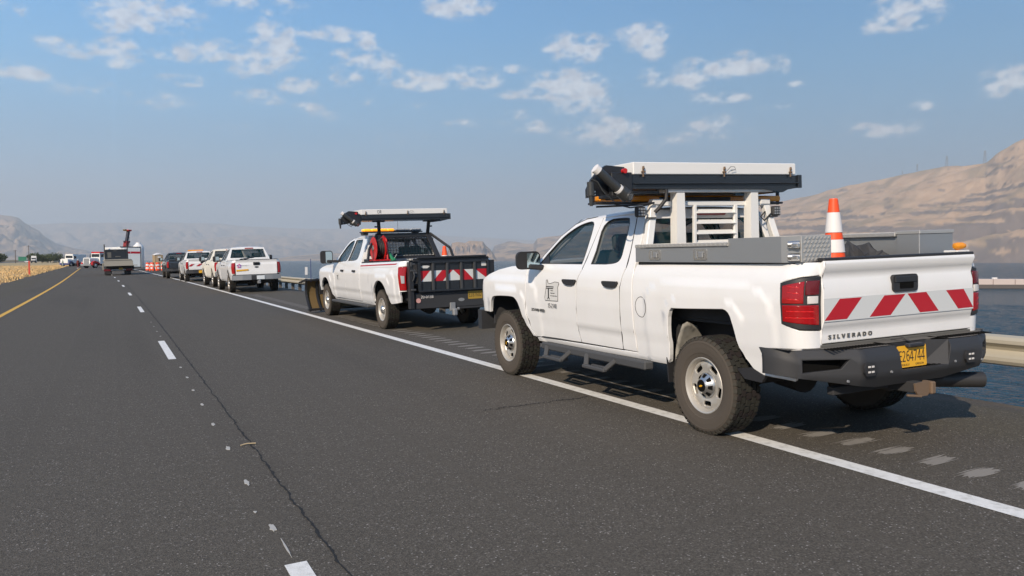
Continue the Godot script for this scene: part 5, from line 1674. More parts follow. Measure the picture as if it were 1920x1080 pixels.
func traffic_cone(called_at: Transform3D, label: String, h: float, bands: Array) -> void:
	var root := thing("traffic_cone", label, "traffic cone", called_at)
	var b := MB.new()
	b.box(Vector3(0, 0.015, 0), Vector3(0.36, 0.03, 0.36), 0.01)
	obj("base", b, "black_plastic", root)
	var rad := func(f: float) -> float: return lerpf(0.135, 0.034, f)
	for q in bands:
		var m := MB.new()
		var e: float = 0.004 if q[2] != "orange_plastic" else 0.0
		m.lathe(Vector3(0, 0, 0), Vector3(0, h, 0), [[rad.call(q[0]) - 0.003 + e, q[0]], [rad.call(q[0]) + e, q[0] + 0.002], [rad.call(q[1]) + e, q[1] - 0.002], [rad.call(q[1]) - 0.003 + e, q[1]]], 28)
		if q[1] > 0.99: m.lathe(Vector3(0, h - 0.002, 0), Vector3(0, 0.012, 0), [[0.034, 0.0], [0.030, 1.0], [0.022, 1.0]], 20)
		obj("collar" if q[2] != "orange_plastic" else "cone_body", m, q[2], root)

func near_load(truck: Node3D) -> void:
	var t := truck.transform
	traffic_cone(t * Transform3D(Basis.IDENTITY, Vector3(-0.205, 0.922, 0.62)), "orange traffic cone with two white collars standing in the nearest pickup's bed", 0.925, [[0.03, 0.56, "orange_plastic"], [0.56, 0.668, "collar_white"], [0.668, 0.727, "orange_plastic"], [0.727, 0.895, "collar_white"], [0.895, 1.0, "orange_plastic"]])
	var mb := MB.new()
	var n := noise(81, 1.6, FastNoiseLite.TYPE_SIMPLEX, 3)
	var f := func(p: Vector2) -> Vector3:
		var d := Vector3(cos(p.x) * cos(p.y), sin(p.y), sin(p.x) * cos(p.y))
		var r := 1.0 + 0.35 * n.get_noise_3dv(d * 1.3) + 0.16 * absf(n.get_noise_3dv(d * 4.0))
		return Vector3(0.36, 0.93, 0.30) + d * r * Vector3(0.36, 0.50, 0.42)
	for i in 36:
		for j in 14:
			var a := TAU * i / 36
			var b := TAU * (i + 1) / 36
			var c := PI / 2 * j / 14
			var e := PI / 2 * (j + 1) / 14
			var q := [f.call(Vector2(a, c)), f.call(Vector2(b, c)), f.call(Vector2(b, e)), f.call(Vector2(a, e))]
			mb.quad(q[0], q[1], q[2], q[3], q[0] - Vector3(0.36, 0.93, 0.30))
	var o := obj("tarp", mb, "tarp", self)
	o.transform = t
	tag(o, "crumpled black tarp heaped in the nearest pickup's bed beside the cone", "tarp")

# ---------------------------------------------------------------- plough pickup
func plow_pickup() -> Node3D:
	var S := ford_spec()
	var root := thing("pickup_truck", "white pickup with black lift gate, red hose reel and lit amber light bar", "pickup truck", frame_on_road(5.78, -15.36, 0.6), "pickup trucks parked along the shoulder")
	pickup(root, S, "white_paint", {"step": 0.08, "handles": [-2.86, -1.90], "handle_y": 1.14, "mirror": [-3.36, 1.40, 0.28, 0.30], "ford": true, "tail_frame": false, "tailgate": false, "front_bumper": "black_metal"})
	for tl in root.get_children():
		if String(tl.name).begins_with("tail_light"):
			var sg := -1.0 if String(tl.name) == "tail_light" else 1.0
			var cl := MB.new()
			cl.skin(P2([[1.14, 0.94], [1.20, 0.94], [1.20, 1.08], [1.125, 1.09]]), func(p: Vector2) -> Vector3: return body_point(p, S, sg, 0.016), [], 0.04, 0.01, 0.006, 1.0 if sg < 0 else -1.0)
			obj("reversing_lens", cl, "grey_lens", tl)
	# stripes and print on the left side
	for q in [["red_stripe", "red_sheeting", 1.29, 1.265, 0.0], ["grey_stripe", "decal_grey", 1.235, 1.222, 0.0]]:
		var st := MB.new()
		st.skin(P2([[-1.44, q[2] - 0.02], [0.93, q[2] + 0.03], [0.86, q[3] + 0.03], [-1.44, q[3] - 0.02]]), func(p: Vector2) -> Vector3: return body_point(p, S, -1.0, 0.003), [], 0.15, 0.0, 0.001, 1.0)
		obj(q[0], st, q[1], root.get_node("bed_side"))
	var side := facing(Vector3(-1.006, 0, 0), Vector3.LEFT)
	var dc := MB.new()
	dc.prism(P2([[-3.33, 1.09], [-3.15, 1.07], [-3.15, 0.92], [-3.34, 0.92]]), side, 0.0015)
	var dco := obj("state_outline_decal", dc, "decal_grey", root.get_node("front_door"))
	var di := MB.new()
	di.prism(P2([[-3.31, 1.03], [-3.22, 1.03], [-3.22, 1.0], [-3.25, 1.0], [-3.25, 0.93], [-3.29, 0.93], [-3.29, 1.0], [-3.31, 1.0]]), side * Transform3D(Basis.IDENTITY, Vector3(0, 0, 0.0016)), 0.0012)
	obj("emblem_print", di, "ink", dco)
	# lift gate
	var lg := MB.new()
	for q in [[-0.825, 0.09, 0.46, 1.34], [0.825, 0.14, 0.56, 1.33]]:
		lg.box(Vector3(q[0], (q[2] + q[3]) / 2, 1.27), Vector3(q[1], q[3] - q[2], 0.12), 0.008)
	lg.box(Vector3(0.05, 1.415, 1.22), Vector3(1.42, 0.035, 0.08), 0.005)
	lg.box(Vector3(0.05, 1.37, 1.18), Vector3(1.56, 0.06, 0.06), 0.005)
	var gate := obj("lift_gate_frame", lg, "black_metal", root)
	var pf := MB.new()
	pf.box(Vector3(0.04, 1.045, 1.305), Vector3(1.40, 0.53, 0.02), 0.002)
	pf.box(Vector3(0.04, 1.325, 1.335), Vector3(1.46, 0.04, 0.06), 0.005)
	pf.box(Vector3(0.04, 0.785, 1.335), Vector3(1.46, 0.035, 0.06), 0.005)
	pf.box(Vector3(-0.675, 1.055, 1.335), Vector3(0.05, 0.52, 0.06), 0.005)
	pf.box(Vector3(0.745, 1.055, 1.335), Vector3(0.045, 0.52, 0.06), 0.005)
	obj("platform", pf, "board_black", gate)
	for x in [-0.40, -0.11, 0.18, 0.46]:
		var rb := MB.new()
		rb.box(Vector3(x, 1.055, 1.335), Vector3(0.045, 0.52, 0.05), 0.005)
		obj("rib", rb, "grey_black", gate)
	var cells := [[-0.65, -0.423], [-0.377, -0.133], [-0.087, 0.157], [0.203, 0.437], [0.483, 0.722]]
	var y0 := 0.965
	var y1 := 1.165
	for i in 5:
		var a: float = cells[i][0]
		var b: float = cells[i][1]
		var wb := MB.new()
		wb.prism(P2([[a, y0], [b, y0], [b, y1], [a, y1]]), Transform3D(Basis.IDENTITY, Vector3(0, 0, 1.3155)), 0.0015)
		obj("white_stripe", wb, "silver_sheeting", gate)
		var reds := []
		if i == 0: reds = [[[a, y0 + 0.02], [a, y1], [a + 0.20, y1], [a + 0.02, y0]]]
		if i == 1: reds = [[[a, y0 + 0.02], [a + 0.17, y1], [b, y1], [b, y0 + 0.07], [b - 0.06, y0], [a, y0]]]
		if i == 2: reds = [[[a, y0 + 0.10], [a, y1], [a + 0.10, y1]], [[b, y0 + 0.08], [b, y1], [b - 0.13, y1]]]
		if i == 3: reds = [[[a, y0], [a, y1], [a + 0.05, y1], [b, y0 + 0.01], [b, y0]]]
		if i == 4: reds = [[[a + 0.0, y1], [b, y1], [b, y0 + 0.02]]]
		for r in reds:
			var m := MB.new()
			m.prism(P2(r), Transform3D(Basis.IDENTITY, Vector3(0, 0, 1.3175)), 0.0015)
			obj("red_stripe", m, "red_sheeting", gate)
	var lab := MB.new()
	lab.prism(P2([[-0.63, 1.245], [-0.58, 1.27], [-0.50, 1.27], [-0.45, 1.25], [-0.50, 1.215], [-0.58, 1.215]]), Transform3D(Basis.IDENTITY, Vector3(0, 0, 1.3155)), 0.002)
	lab.prism(P2([[0.62, 1.22], [0.72, 1.22], [0.72, 1.30], [0.62, 1.30]]), Transform3D(Basis.IDENTITY, Vector3(0, 0, 1.3155)), 0.002)
	lab.prism(P2([[0.65, 0.83], [0.725, 0.83], [0.725, 0.90], [0.65, 0.90]]), Transform3D(Basis.IDENTITY, Vector3(0, 0, 1.3155)), 0.002)
	obj("maker_label", lab, "decal_grey", gate)
	var hg := MB.new()
	for y in [1.30, 1.18, 0.82]: hg.box(Vector3(-0.80, y, 1.34), Vector3(0.10, 0.035, 0.05), 0.006)
	hg.cyl(Vector3(-0.83, 1.26, 1.345), Vector3(-0.83, 1.34, 1.345), 0.018, -1, 10)
	hg.tube([Vector3(-0.80, 1.17, 1.35), Vector3(-0.78, 1.10, 1.37), Vector3(-0.79, 1.03, 1.36), Vector3(-0.81, 0.98, 1.34)], 0.012, 6)
	obj("gate_hinge", hg, "grey_black", gate)
	var lo := MB.new()
	lo.box(Vector3(0.01, 0.60, 1.20), Vector3(1.52, 0.30, 0.16), 0.01)
	lo.box(Vector3(0.35, 0.44, 1.22), Vector3(0.66, 0.07, 0.10), 0.01)
	var bum := obj("rear_bumper", lo, "bumper_black", root)
	var tx := MB.new()
	tx.text("20-0138", Transform3D(Basis.IDENTITY, Vector3(-0.51, 0.675, 1.281)), 0.25, 0.055, 0.002)
	obj("fleet_number", tx, "collar_white", bum)
	plate(bum, Transform3D(Basis.IDENTITY, Vector3(0.485, 0.665, 1.283)), "E287602", "plate_dirty", false)
	var ov := MB.new()
	var ovp := PackedVector2Array()
	for k in 20: ovp.append(Vector2(0.19 + 0.065 * cos(TAU * k / 20), 0.585 + 0.032 * sin(TAU * k / 20)))
	ov.prism(ovp, Transform3D(Basis.IDENTITY, Vector3(0, 0, 1.281)), 0.004)
	obj("oval_badge", ov, "grey_metal", bum)
	var ht := MB.new()
	ht.box(Vector3(0.0, 0.46, 1.28), Vector3(0.11, 0.16, 0.06), 0.008)
	ht.box(Vector3(0.02, 0.36, 1.34), Vector3(0.09, 0.14, 0.10), 0.02)
	ht.cyl(Vector3(0.07, 0.42, 1.36), Vector3(0.10, 0.42, 1.36), 0.03)
	obj("tow_hitch", ht, "grey_metal", root)
	var re := MB.new()
	re.cyl(Vector3(-0.69, 0.61, 1.283), Vector3(-0.69, 0.61, 1.30), 0.045, 0.045, 18)
	obj("round_lamp", re, "pink_lens", bum)
	# black cab rack and the board it carries
	var rk := MB.new()
	for s in [-1.0, 1.0]:
		rk.bar(Vector3(s * 0.56 + 0.02, 1.94, -1.42), Vector3(s * 0.72 + 0.02, 1.34, -1.15), 0.11, 0.06, Vector3.BACK, 0.008)
		rk.bar(Vector3(s * 0.62 + 0.02, 1.93, -1.40), Vector3(s * 0.92, 1.60, -0.95), 0.05, 0.05, Vector3.BACK, 0.008)
		rk.bar(Vector3(s * 0.92, 1.60, -0.95), Vector3(s * 0.98, 1.36, -0.88), 0.05, 0.05, Vector3.BACK, 0.008)
		rk.bar(Vector3(s * 0.56 + 0.02, 1.92, -1.40), Vector3(s * 0.58 + 0.0, 2.22, -1.30), 0.065, 0.065, Vector3.BACK, 0.01)
		rk.bar(Vector3(s * 0.58 - 0.13, 2.205, -1.30), Vector3(s * 0.58 + 0.13, 2.205, -1.30), 0.08, 0.03)
		rk.bar(Vector3(s * 0.60 - 0.06, 2.09, -1.33), Vector3(s * 0.60 + 0.06, 2.09, -1.33), 0.05, 0.03)
	rk.bar(Vector3(-0.62, 1.90, -1.42), Vector3(0.66, 1.90, -1.42), 0.06, 0.10, Vector3.UP, 0.008)
	rk.bar(Vector3(-0.74, 1.42, -1.28), Vector3(0.78, 1.42, -1.28), 0.05, 0.06, Vector3.UP, 0.008)
	var rack := obj("cab_rack", rk, "black_metal", root)
	var gd := MB.new()
	for k in 21:
		var x := -0.66 + 1.36 * k / 20.0
		gd.bar(Vector3(x, 1.42, -1.32), Vector3(x, 1.88, -1.40), 0.008, 0.008, Vector3.BACK, 0.0)
	for k in 8:
		var y := 1.45 + 0.06 * k
		gd.bar(Vector3(-0.68, y, -1.335 - 0.011 * k), Vector3(0.72, y, -1.335 - 0.011 * k), 0.008, 0.008, Vector3.UP, 0.0)
	obj("window_guard", gd, "black_metal", rack).set_meta("kind", "stuff")
	arrow_board(root, Vector3(-0.03, 2.222, -1.05), false, true)
	# roof light bar, left half lit
	var lb := MB.new()
	lb.box(Vector3(0.04, 2.0, -2.3), Vector3(1.44, 0.03, 0.26), 0.01)
	for x in [-0.60, 0.62]: lb.box(Vector3(x, 1.965, -2.3), Vector3(0.14, 0.07, 0.16), 0.02)
	var bar := obj("light_bar", lb, "black_metal", root)
	for k in 6:
		var se := MB.new()
		var wdt := 0.17 if k < 3 else 0.30
		var x: float = [-0.56, -0.37, -0.18, 0.07, 0.35, 0.61][k]
		se.box(Vector3(x, 2.045, -2.3), Vector3(0.165 if k < 3 else 0.26, 0.06, 0.22), 0.018)
		if k == 3:
			se = MB.new()
			se.box(Vector3(0.0, 2.045, -2.3), Vector3(0.15, 0.06, 0.22), 0.018)
		if k == 4: 
			se = MB.new()
			se.box(Vector3(0.27, 2.045, -2.3), Vector3(0.36, 0.055, 0.22), 0.018)
		obj("lamp", se, "amber_lit" if k < 4 else "grey_lens", bar)
	# hose reel
	var rl := MB.new()
	for x in [-0.80, -0.60]:
		rl.lathe(Vector3(x - 0.006, 1.62, -1.02), Vector3(0.012, 0, 0), [[0.05, 0.0], [0.12, 0.3], [0.20, 0.0], [0.247, 0.1], [0.252, 0.5], [0.247, 1.0], [0.20, 1.0], [0.0, 1.0]], 36)
	var ro := obj("hose_reel", rl, "red_paint", root)
	var rh := MB.new()
	for k in 5: rh.lathe(Vector3(-0.785 + 0.037 * k, 1.62, -1.02), Vector3(0.035, 0, 0), [[0.17, 0.0], [0.19, 0.5], [0.17, 1.0]], 28)
	rh.tube([Vector3(-0.66, 1.80, -1.05), Vector3(-0.58, 1.85, -0.98), Vector3(-0.54, 1.76, -0.92), Vector3(-0.53, 1.60, -0.90), Vector3(-0.52, 1.52, -0.90)], 0.022, 8)
	obj("hose", rh, "black_plastic", ro)
	var rf := MB.new()
	rf.tube([Vector3(-0.56, 1.36, -1.24), Vector3(-0.56, 1.78, -1.22), Vector3(-0.56, 1.88, -1.06), Vector3(-0.56, 1.80, -0.88), Vector3(-0.56, 1.36, -0.82)], 0.022, 8)
	rf.box(Vector3(-0.68, 1.37, -1.02), Vector3(0.34, 0.03, 0.5), 0.005)
	obj("reel_frame", rf, "red_paint", ro)
	var hb := MB.new()
	hb.cyl(Vector3(-0.83, 1.62, -1.02), Vector3(-0.80, 1.62, -1.02), 0.045, 0.05, 14)
	hb.box(Vector3(-0.815, 1.66, -1.0), Vector3(0.02, 0.06, 0.05), 0.004)
	obj("reel_hub", hb, "grey_metal", ro)
	var nz := MB.new()
	nz.cyl(Vector3(-0.53, 1.55, -0.90), Vector3(-0.43, 1.36, -0.86), 0.035, 0.045, 14)
	nz.box(Vector3(-0.42, 1.38, -0.86), Vector3(0.09, 0.08, 0.08), 0.02)
	obj("nozzle", nz, "green_plastic", ro)
	var nl := MB.new()
	nl.bar(Vector3(-0.43, 1.37, -0.84), Vector3(-0.35, 1.49, -0.84), 0.03, 0.012)
	obj("nozzle_lever", nl, "grey_metal", ro)
	var bx := MB.new()
	bx.box(Vector3(-0.80, 1.36, -1.30), Vector3(0.20, 0.08, 0.26), 0.01)
	obj("rail_box", bx, "black_plastic", root)
	var rb2 := MB.new()
	rb2.bar(Vector3(-0.99, 0.42, -3.65), Vector3(-0.99, 0.42, -0.72), 0.16, 0.05, Vector3.UP, 0.012)
	obj("running_board", rb2, "step_grey", root)
	rb2 = MB.new()
	rb2.bar(Vector3(0.99, 0.42, -3.65), Vector3(0.99, 0.42, -0.72), 0.16, 0.05, Vector3.UP, 0.012)
	obj("running_board", rb2, "step_grey", root)
	# plough blade, its edges and its marker stake
	var pw := MB.new()
	var yaw := Basis(Vector3.UP, 0.10)
	var po := Vector3(0.0, 0.06, -5.72)
	pw.skin(P2([[-1.18, 0.02], [1.18, 0.02], [1.18, 0.80], [-1.18, 0.80]]), func(p: Vector2) -> Vector3:
		return po + yaw * Vector3(p.x, p.y, 0.10 - 0.26 * sin(PI * p.y / 1.0) - 0.10 * p.y), [], 0.10, 0.02, 0.004, 1.0)
	var blade := obj("plow_blade", pw, "yellow_paint", root)
	var pe := MB.new()
	for x in [-1.19, -0.9, -0.4, 0.4, 0.9, 1.19]:
		var pts := []
		for k in 9:
			var y := 0.0 + 0.83 * k / 8.0
			pts.append(po + yaw * Vector3(x, y, 0.13 - 0.26 * sin(PI * y) - 0.10 * y))
		for k in 8: pe.bar(pts[k], pts[k + 1], 0.05, 0.05, Vector3.RIGHT, 0.0)
	pe.bar(po + yaw * Vector3(-1.24, 0.80, -0.08), po + yaw * Vector3(1.24, 0.80, -0.08), 0.12, 0.05)
	pe.bar(po + yaw * Vector3(-1.24, 0.03, 0.10), po + yaw * Vector3(1.24, 0.03, 0.10), 0.10, 0.06)
	pe.bar(po + yaw * Vector3(-1.19, 0.82, -0.08), po + yaw * Vector3(-1.30, 0.74, -0.28), 0.12, 0.03)
	obj("blade_frame", pe, "black_metal", blade)
	var pa := MB.new()
	for s in [-1.0, 1.0]: pa.bar(Vector3(s * 0.4, 0.42, -5.1), po + Vector3(s * 0.6, 0.30, 0.1), 0.08, 0.08)
	pa.box(Vector3(0, 0.45, -5.15), Vector3(1.2, 0.3, 0.2), 0.02)
	obj("push_frame", pa, "black_metal", blade)
	var stk := MB.new()
	stk.cyl(po + yaw * Vector3(-1.08, 0.75, -0.06), po + yaw * Vector3(-1.08, 1.36, -0.02), 0.010, 0.008, 8)
	obj("marker_stake", stk, "blue_paint", blade)
	var an := MB.new()
	an.cyl(Vector3(0.10, 1.93, -2.0), Vector3(0.10, 2.25, -2.02), 0.004, 0.003, 6)
	obj("antenna", an, "black_metal", root)
	var t := root.transform
	traffic_cone(t * Transform3D(Basis.IDENTITY, Vector3(0.36, 0.92, 0.1)), "orange traffic cone rising behind the black lift gate", 0.70, [[0.03, 0.60, "orange_plastic"], [0.60, 0.74, "collar_white"], [0.74, 1.0, "orange_plastic"]])
	return root

# ---------------------------------------------------------------- pickups further along
func row_pickup(label: String, x: float, z: float, yaw: float, paint: String, opt: Dictionary) -> Node3D:
	var S := shorten(ford_spec(), [[-4.4, -3.6], [-3.72, -2.95], [-2.6, -1.87], [-1.475, -0.95], [0.0, 0.0], [1.2, 1.15]])
	var root := thing("pickup_truck", label, "pickup truck", frame_on_road(x, z, yaw), "pickup trucks parked along the shoulder")
	pickup(root, S, paint, {"step": 0.14, "handles": [-2.05, -1.32], "handle_y": 1.14, "mirror": [-2.58, 1.38, 0.22, 0.26], "ford": true, "tail_frame": false, "rim": opt.get("rim", "steel")})
	var gz: float = S.gate_z
	var bm := MB.new()
	bm.prism(P2([[-1.0, -0.10], [-0.96, 0.10], [-0.6, 0.17], [0.6, 0.17], [0.96, 0.10], [1.0, -0.10]]), Transform3D(Basis(Vector3.RIGHT, Vector3.BACK, Vector3.UP), Vector3(0, 0.54, gz + 0.02)), 0.20)
	var bump := obj("rear_bumper", bm, opt.get("bumper", "bumper_black"), root)
	if opt.get("bumper", "") == "grey_metal":
		var bc := MB.new()
		bc.box(Vector3(0.0, 0.64, gz + 0.195), Vector3(0.5, 0.19, 0.02), 0.004)
		obj("bumper_centre", bc, "bumper_black", bump)
	if opt.has("plate"):
		var pl := MB.new()
		pl.box(Vector3(opt.plate[1], 0.63, gz + 0.212), Vector3(0.32, 0.16, 0.008), 0.002)
		obj("license_plate", pl, opt.plate[0], bump)
	var hi := MB.new()
	hi.box(Vector3(0.05, 0.44, gz + 0.12), Vector3(0.12, 0.12, 0.30), 0.01)
	hi.box(Vector3(0.06, 0.50, gz + 0.27), Vector3(0.07, 0.07, 0.06), 0.01)
	obj("tow_hitch", hi, "grey_metal", root)
	var gate: Node3D = root.get_node("tailgate")
	var ov := MB.new()
	var ovp := PackedVector2Array()
	for k in 18: ovp.append(Vector2(0.0 + 0.085 * cos(TAU * k / 18), 1.065 + 0.036 * sin(TAU * k / 18)))
	ov.prism(ovp, Transform3D(Basis.IDENTITY, Vector3(0, 0, gz + 0.016)), 0.006)
	obj("oval_badge", ov, "badge_grey", gate)
	return root

func far_pickups() -> void:
	var a := row_pickup("white pickup with grey bumper and a pink flower sticker, behind the guardrail's shaded stretch", 5.34, -35.6, 0.2, "white_paint", {"bumper": "grey_metal", "plate": ["plate_white", 0.12]})
	var gate: Node3D = a.get_node("tailgate")
	var gz := 1.148
	for k in 5:
		var f := MB.new()
		var c := Vector2(-0.70, 1.13) + Vector2(cos(TAU * k / 5 + 0.31), sin(TAU * k / 5 + 0.31)) * 0.062
		f.prism(rounded(c.x, c.y, 0.06, 0.06, 0.025), Transform3D(Basis.IDENTITY, Vector3(0, 0, gz)), 0.002)
		obj("flower_petal", f, "pink" if k % 2 else "decal_violet", gate)
	var tx := MB.new()
	tx.text("PROJECT", Transform3D(Basis.IDENTITY, Vector3(-0.46, 1.14, gz)), 0.26, 0.035, 0.002)
	obj("lettering", tx, "badge_grey", gate)
	var ys := MB.new()
	ys.prism(P2([[-0.82, 0.90], [-0.34, 0.93], [-0.34, 0.99], [-0.82, 0.97]]), Transform3D(Basis.IDENTITY, Vector3(0, 0, gz)), 0.002)
	obj("yellow_sticker", ys, "plate_yellow", gate)
	var wp := MB.new()
	wp.bar(Vector3(-0.62, 1.40, 0.9), Vector3(0.02, 1.47, 0.5), 0.04, 0.04)
	wp.bar(Vector3(-0.45, 1.40, 0.95), Vector3(-0.25, 1.44, 0.7), 0.06, 0.05)
	tag(obj("pole_bundle", wp, "black_plastic", self), "dark poles lying across the bed of the pickup with the flower sticker", "pole")
	(get_node("pole_bundle") as Node3D).transform = a.transform
	row_pickup("cream white pickup half hidden behind the pickup with the flower sticker", 5.46, -43.1, 1.0, "cream_paint", {"bumper": "grey_metal"})
	var c := row_pickup("white pickup with red tailgate stripes and an amber bar on its roof", 4.97, -54.3, 0.6, "white_paint", {"plate": ["plate_yellow", -0.12], "rim": "steel"})
	gate = c.get_node("tailgate")
	for x in [-0.68, -0.22, 0.22, 0.68]:
		var s := MB.new()
		var k := 0.07 if x < 0 else -0.07
		s.prism(P2([[x - 0.12 - k, 0.98], [x + 0.06 - k, 0.98], [x + 0.12 + k, 1.12], [x - 0.06 + k, 1.12]]), Transform3D(Basis.IDENTITY, Vector3(0, 0, gz)), 0.003)
		obj("red_stripe", s, "red_sheeting", gate)
	var lb := MB.new()
	lb.box(Vector3(-0.1, 1.985, -1.9), Vector3(0.95, 0.09, 0.2), 0.02)
	obj("light_bar", lb, "amber_lens", c)
	row_pickup("dark grey pickup at the head of the parked row by the barrels", 4.47, -65.2, 0.9, "dark_paint", {"rim": "dark"})

# ---------------------------------------------------------------- roadside furniture
func guardrail() -> void:
	var root := thing("guardrail", "weathered steel guardrail along the river edge of the shoulder", "guardrail", Transform3D.IDENTITY)
	var latf := func(s: float) -> float: return 8.02 + 0.018 * (s - 4.7)
	var prof := [[0.0, 0.0], [0.055, 0.018], [0.075, 0.05], [0.075, 0.085], [0.02, 0.125], [0.0, 0.155], [0.02, 0.185], [0.075, 0.225], [0.075, 0.26], [0.055, 0.292], [0.0, 0.31]]
	var panel := 3.81
	for i in 20:
		var s0 := -4.2 + panel * i
		var mb := MB.new()
		for k in 3:
			var sa := s0 + panel * k / 3.0
			var sb := s0 + panel * (k + 1) / 3.0 + (0.10 if k == 2 else 0.0)
			var la: float = latf.call(sa) + (0.004 if k == 0 else 0.0)
			var lb: float = latf.call(sb)
			for j in prof.size() - 1:
				var p: Array = prof[j]
				var q: Array = prof[j + 1]
				var a := at(la, sa, 0.70 - 0.31 + p[1]) - Vector3(p[0], 0, 0)
				var b := at(lb, sb, 0.70 - 0.31 + p[1]) - Vector3(p[0], 0, 0)
				var c := at(lb, sb, 0.70 - 0.31 + q[1]) - Vector3(q[0], 0, 0)
				var d := at(la, sa, 0.70 - 0.31 + q[1]) - Vector3(q[0], 0, 0)
				mb.quad(a, b, c, d, Vector3(-(q[1] - p[1]), q[0] - p[0], 0) * -1.0 if false else Vector3(-1, (p[0] - q[0]) * 6.0, 0))
		obj("rail_panel", mb, "galvanised", root)
	for i in 38:
		var s := -3.05 + 1.905 * i
		var l: float = latf.call(s)
		var pm := MB.new()
		pm.box(at(l + 0.33, s, 0.20), Vector3(0.15, 0.98, 0.15), 0.01)
		pm.box(at(l + 0.15, s, 0.54), Vector3(0.22, 0.34, 0.15), 0.01)
		obj("post", pm, "post_wood", root)
	var d := thing("marker_sign", "white object marker plate on thin stems behind the guardrail", "marker post", Transform3D(Basis.IDENTITY, at(8.95, 40.8)))
	var st := MB.new()
	for x in [-0.03, 0.07]: st.cyl(Vector3(x, -0.3, 0), Vector3(x, 0.95, 0), 0.013, -1, 8)
	obj("stem", st, "grey_metal", d)
	var pl := MB.new()
	pl.box(Vector3(0.0, 1.13, 0.02), Vector3(0.13, 0.40, 0.02), 0.005)
	obj("marker_plate", pl, "collar_white", d)
	var r := thing("marker_post", "thin red marker post at the edge of the dry median grass", "marker post", Transform3D(Basis.IDENTITY, at(-7.1, 103.0)))
	var rp := MB.new()
	rp.box(Vector3(0, 0.8, 0), Vector3(0.17, 1.65, 0.05), 0.02)
	obj("post", rp, "marker_red", r)

func barrel(x: float, s: float, label: String, tube_ := false) -> void:
	var root := thing("tube_marker" if tube_ else "traffic_barrel", label, "traffic marker" if tube_ else "traffic barrel", Transform3D(Basis.IDENTITY, at(x, s)), "orange markers beyond the parked row")
	var rr := 0.07 if tube_ else 0.28
	var h := 0.95 if tube_ else 1.02
	var b := MB.new()
	b.cyl(Vector3.ZERO, Vector3(0, 0.07, 0), rr * 1.35, rr * 1.3, 16)
	obj("base", b, "black_plastic", root)
	var prev := 0.0
	var cols := ["orange_plastic", "collar_white", "orange_plastic", "collar_white", "orange_plastic"]
	for k in 5:
		var f0 := 0.06 + 0.188 * k
		var m := MB.new()
		m.lathe(Vector3(0, 0, 0), Vector3(0, h, 0), [[rr * (1.02 - 0.20 * f0), f0], [rr * (1.02 - 0.20 * (f0 + 0.188)), f0 + 0.188]], 18, k == 4)
		obj("band", m, cols[k] if not tube_ or k == 3 else "orange_plastic", root)

func work_zone() -> void:
	barrel(5.2, 108.0, "leftmost orange and white barrel, nearest the white trailer")
	barrel(5.6, 106.5, "orange and white barrel second from the white trailer")
	for k in 3: barrel(5.0 + 0.35 * k, 101.0 - 0.2 * k, ["slim orange tube marker, left one of three between the barrels", "slim orange tube marker, middle one of three between the barrels", "slim orange tube marker, right one of three between the barrels"][k], true)
	barrel(6.05, 104.0, "orange and white barrel directly in front of the tan portable toilet")
	barrel(6.6, 103.0, "rightmost orange and white barrel, beside the dark grey pickup")
	var t := thing("portable_toilet", "tan portable toilet with a white domed roof beyond the orange barrels", "portable toilet", Transform3D(Basis(Vector3.UP, 0.2), at(7.3, 122.5)))
	var b := MB.new()
	b.box(Vector3(0, 1.0, 0), Vector3(1.15, 2.0, 1.15), 0.04)
	obj("cabin", b, "tan_plastic", t)
	var d := MB.new()
	d.box(Vector3(0, 0.98, 0.58), Vector3(0.72, 1.75, 0.02), 0.008)
	obj("door", d, "tan_light", t)
	var v := MB.new()
	v.box(Vector3(0.05, 1.72, 0.595), Vector3(0.42, 0.20, 0.01), 0.003)
	obj("sign_panel", v, "collar_white", t)
	var r := MB.new()
	r.skin(P2([[-0.64, -0.64], [0.64, -0.64], [0.64, 0.64], [-0.64, 0.64]]), func(p: Vector2) -> Vector3: return Vector3(p.x, 2.0 + 0.30 * cos(p.x * 2.2) * cos(p.y * 1.6), p.y), [], 0.16, 0.05, 0.02, -1.0)
	obj("roof", r, "collar_white", t)

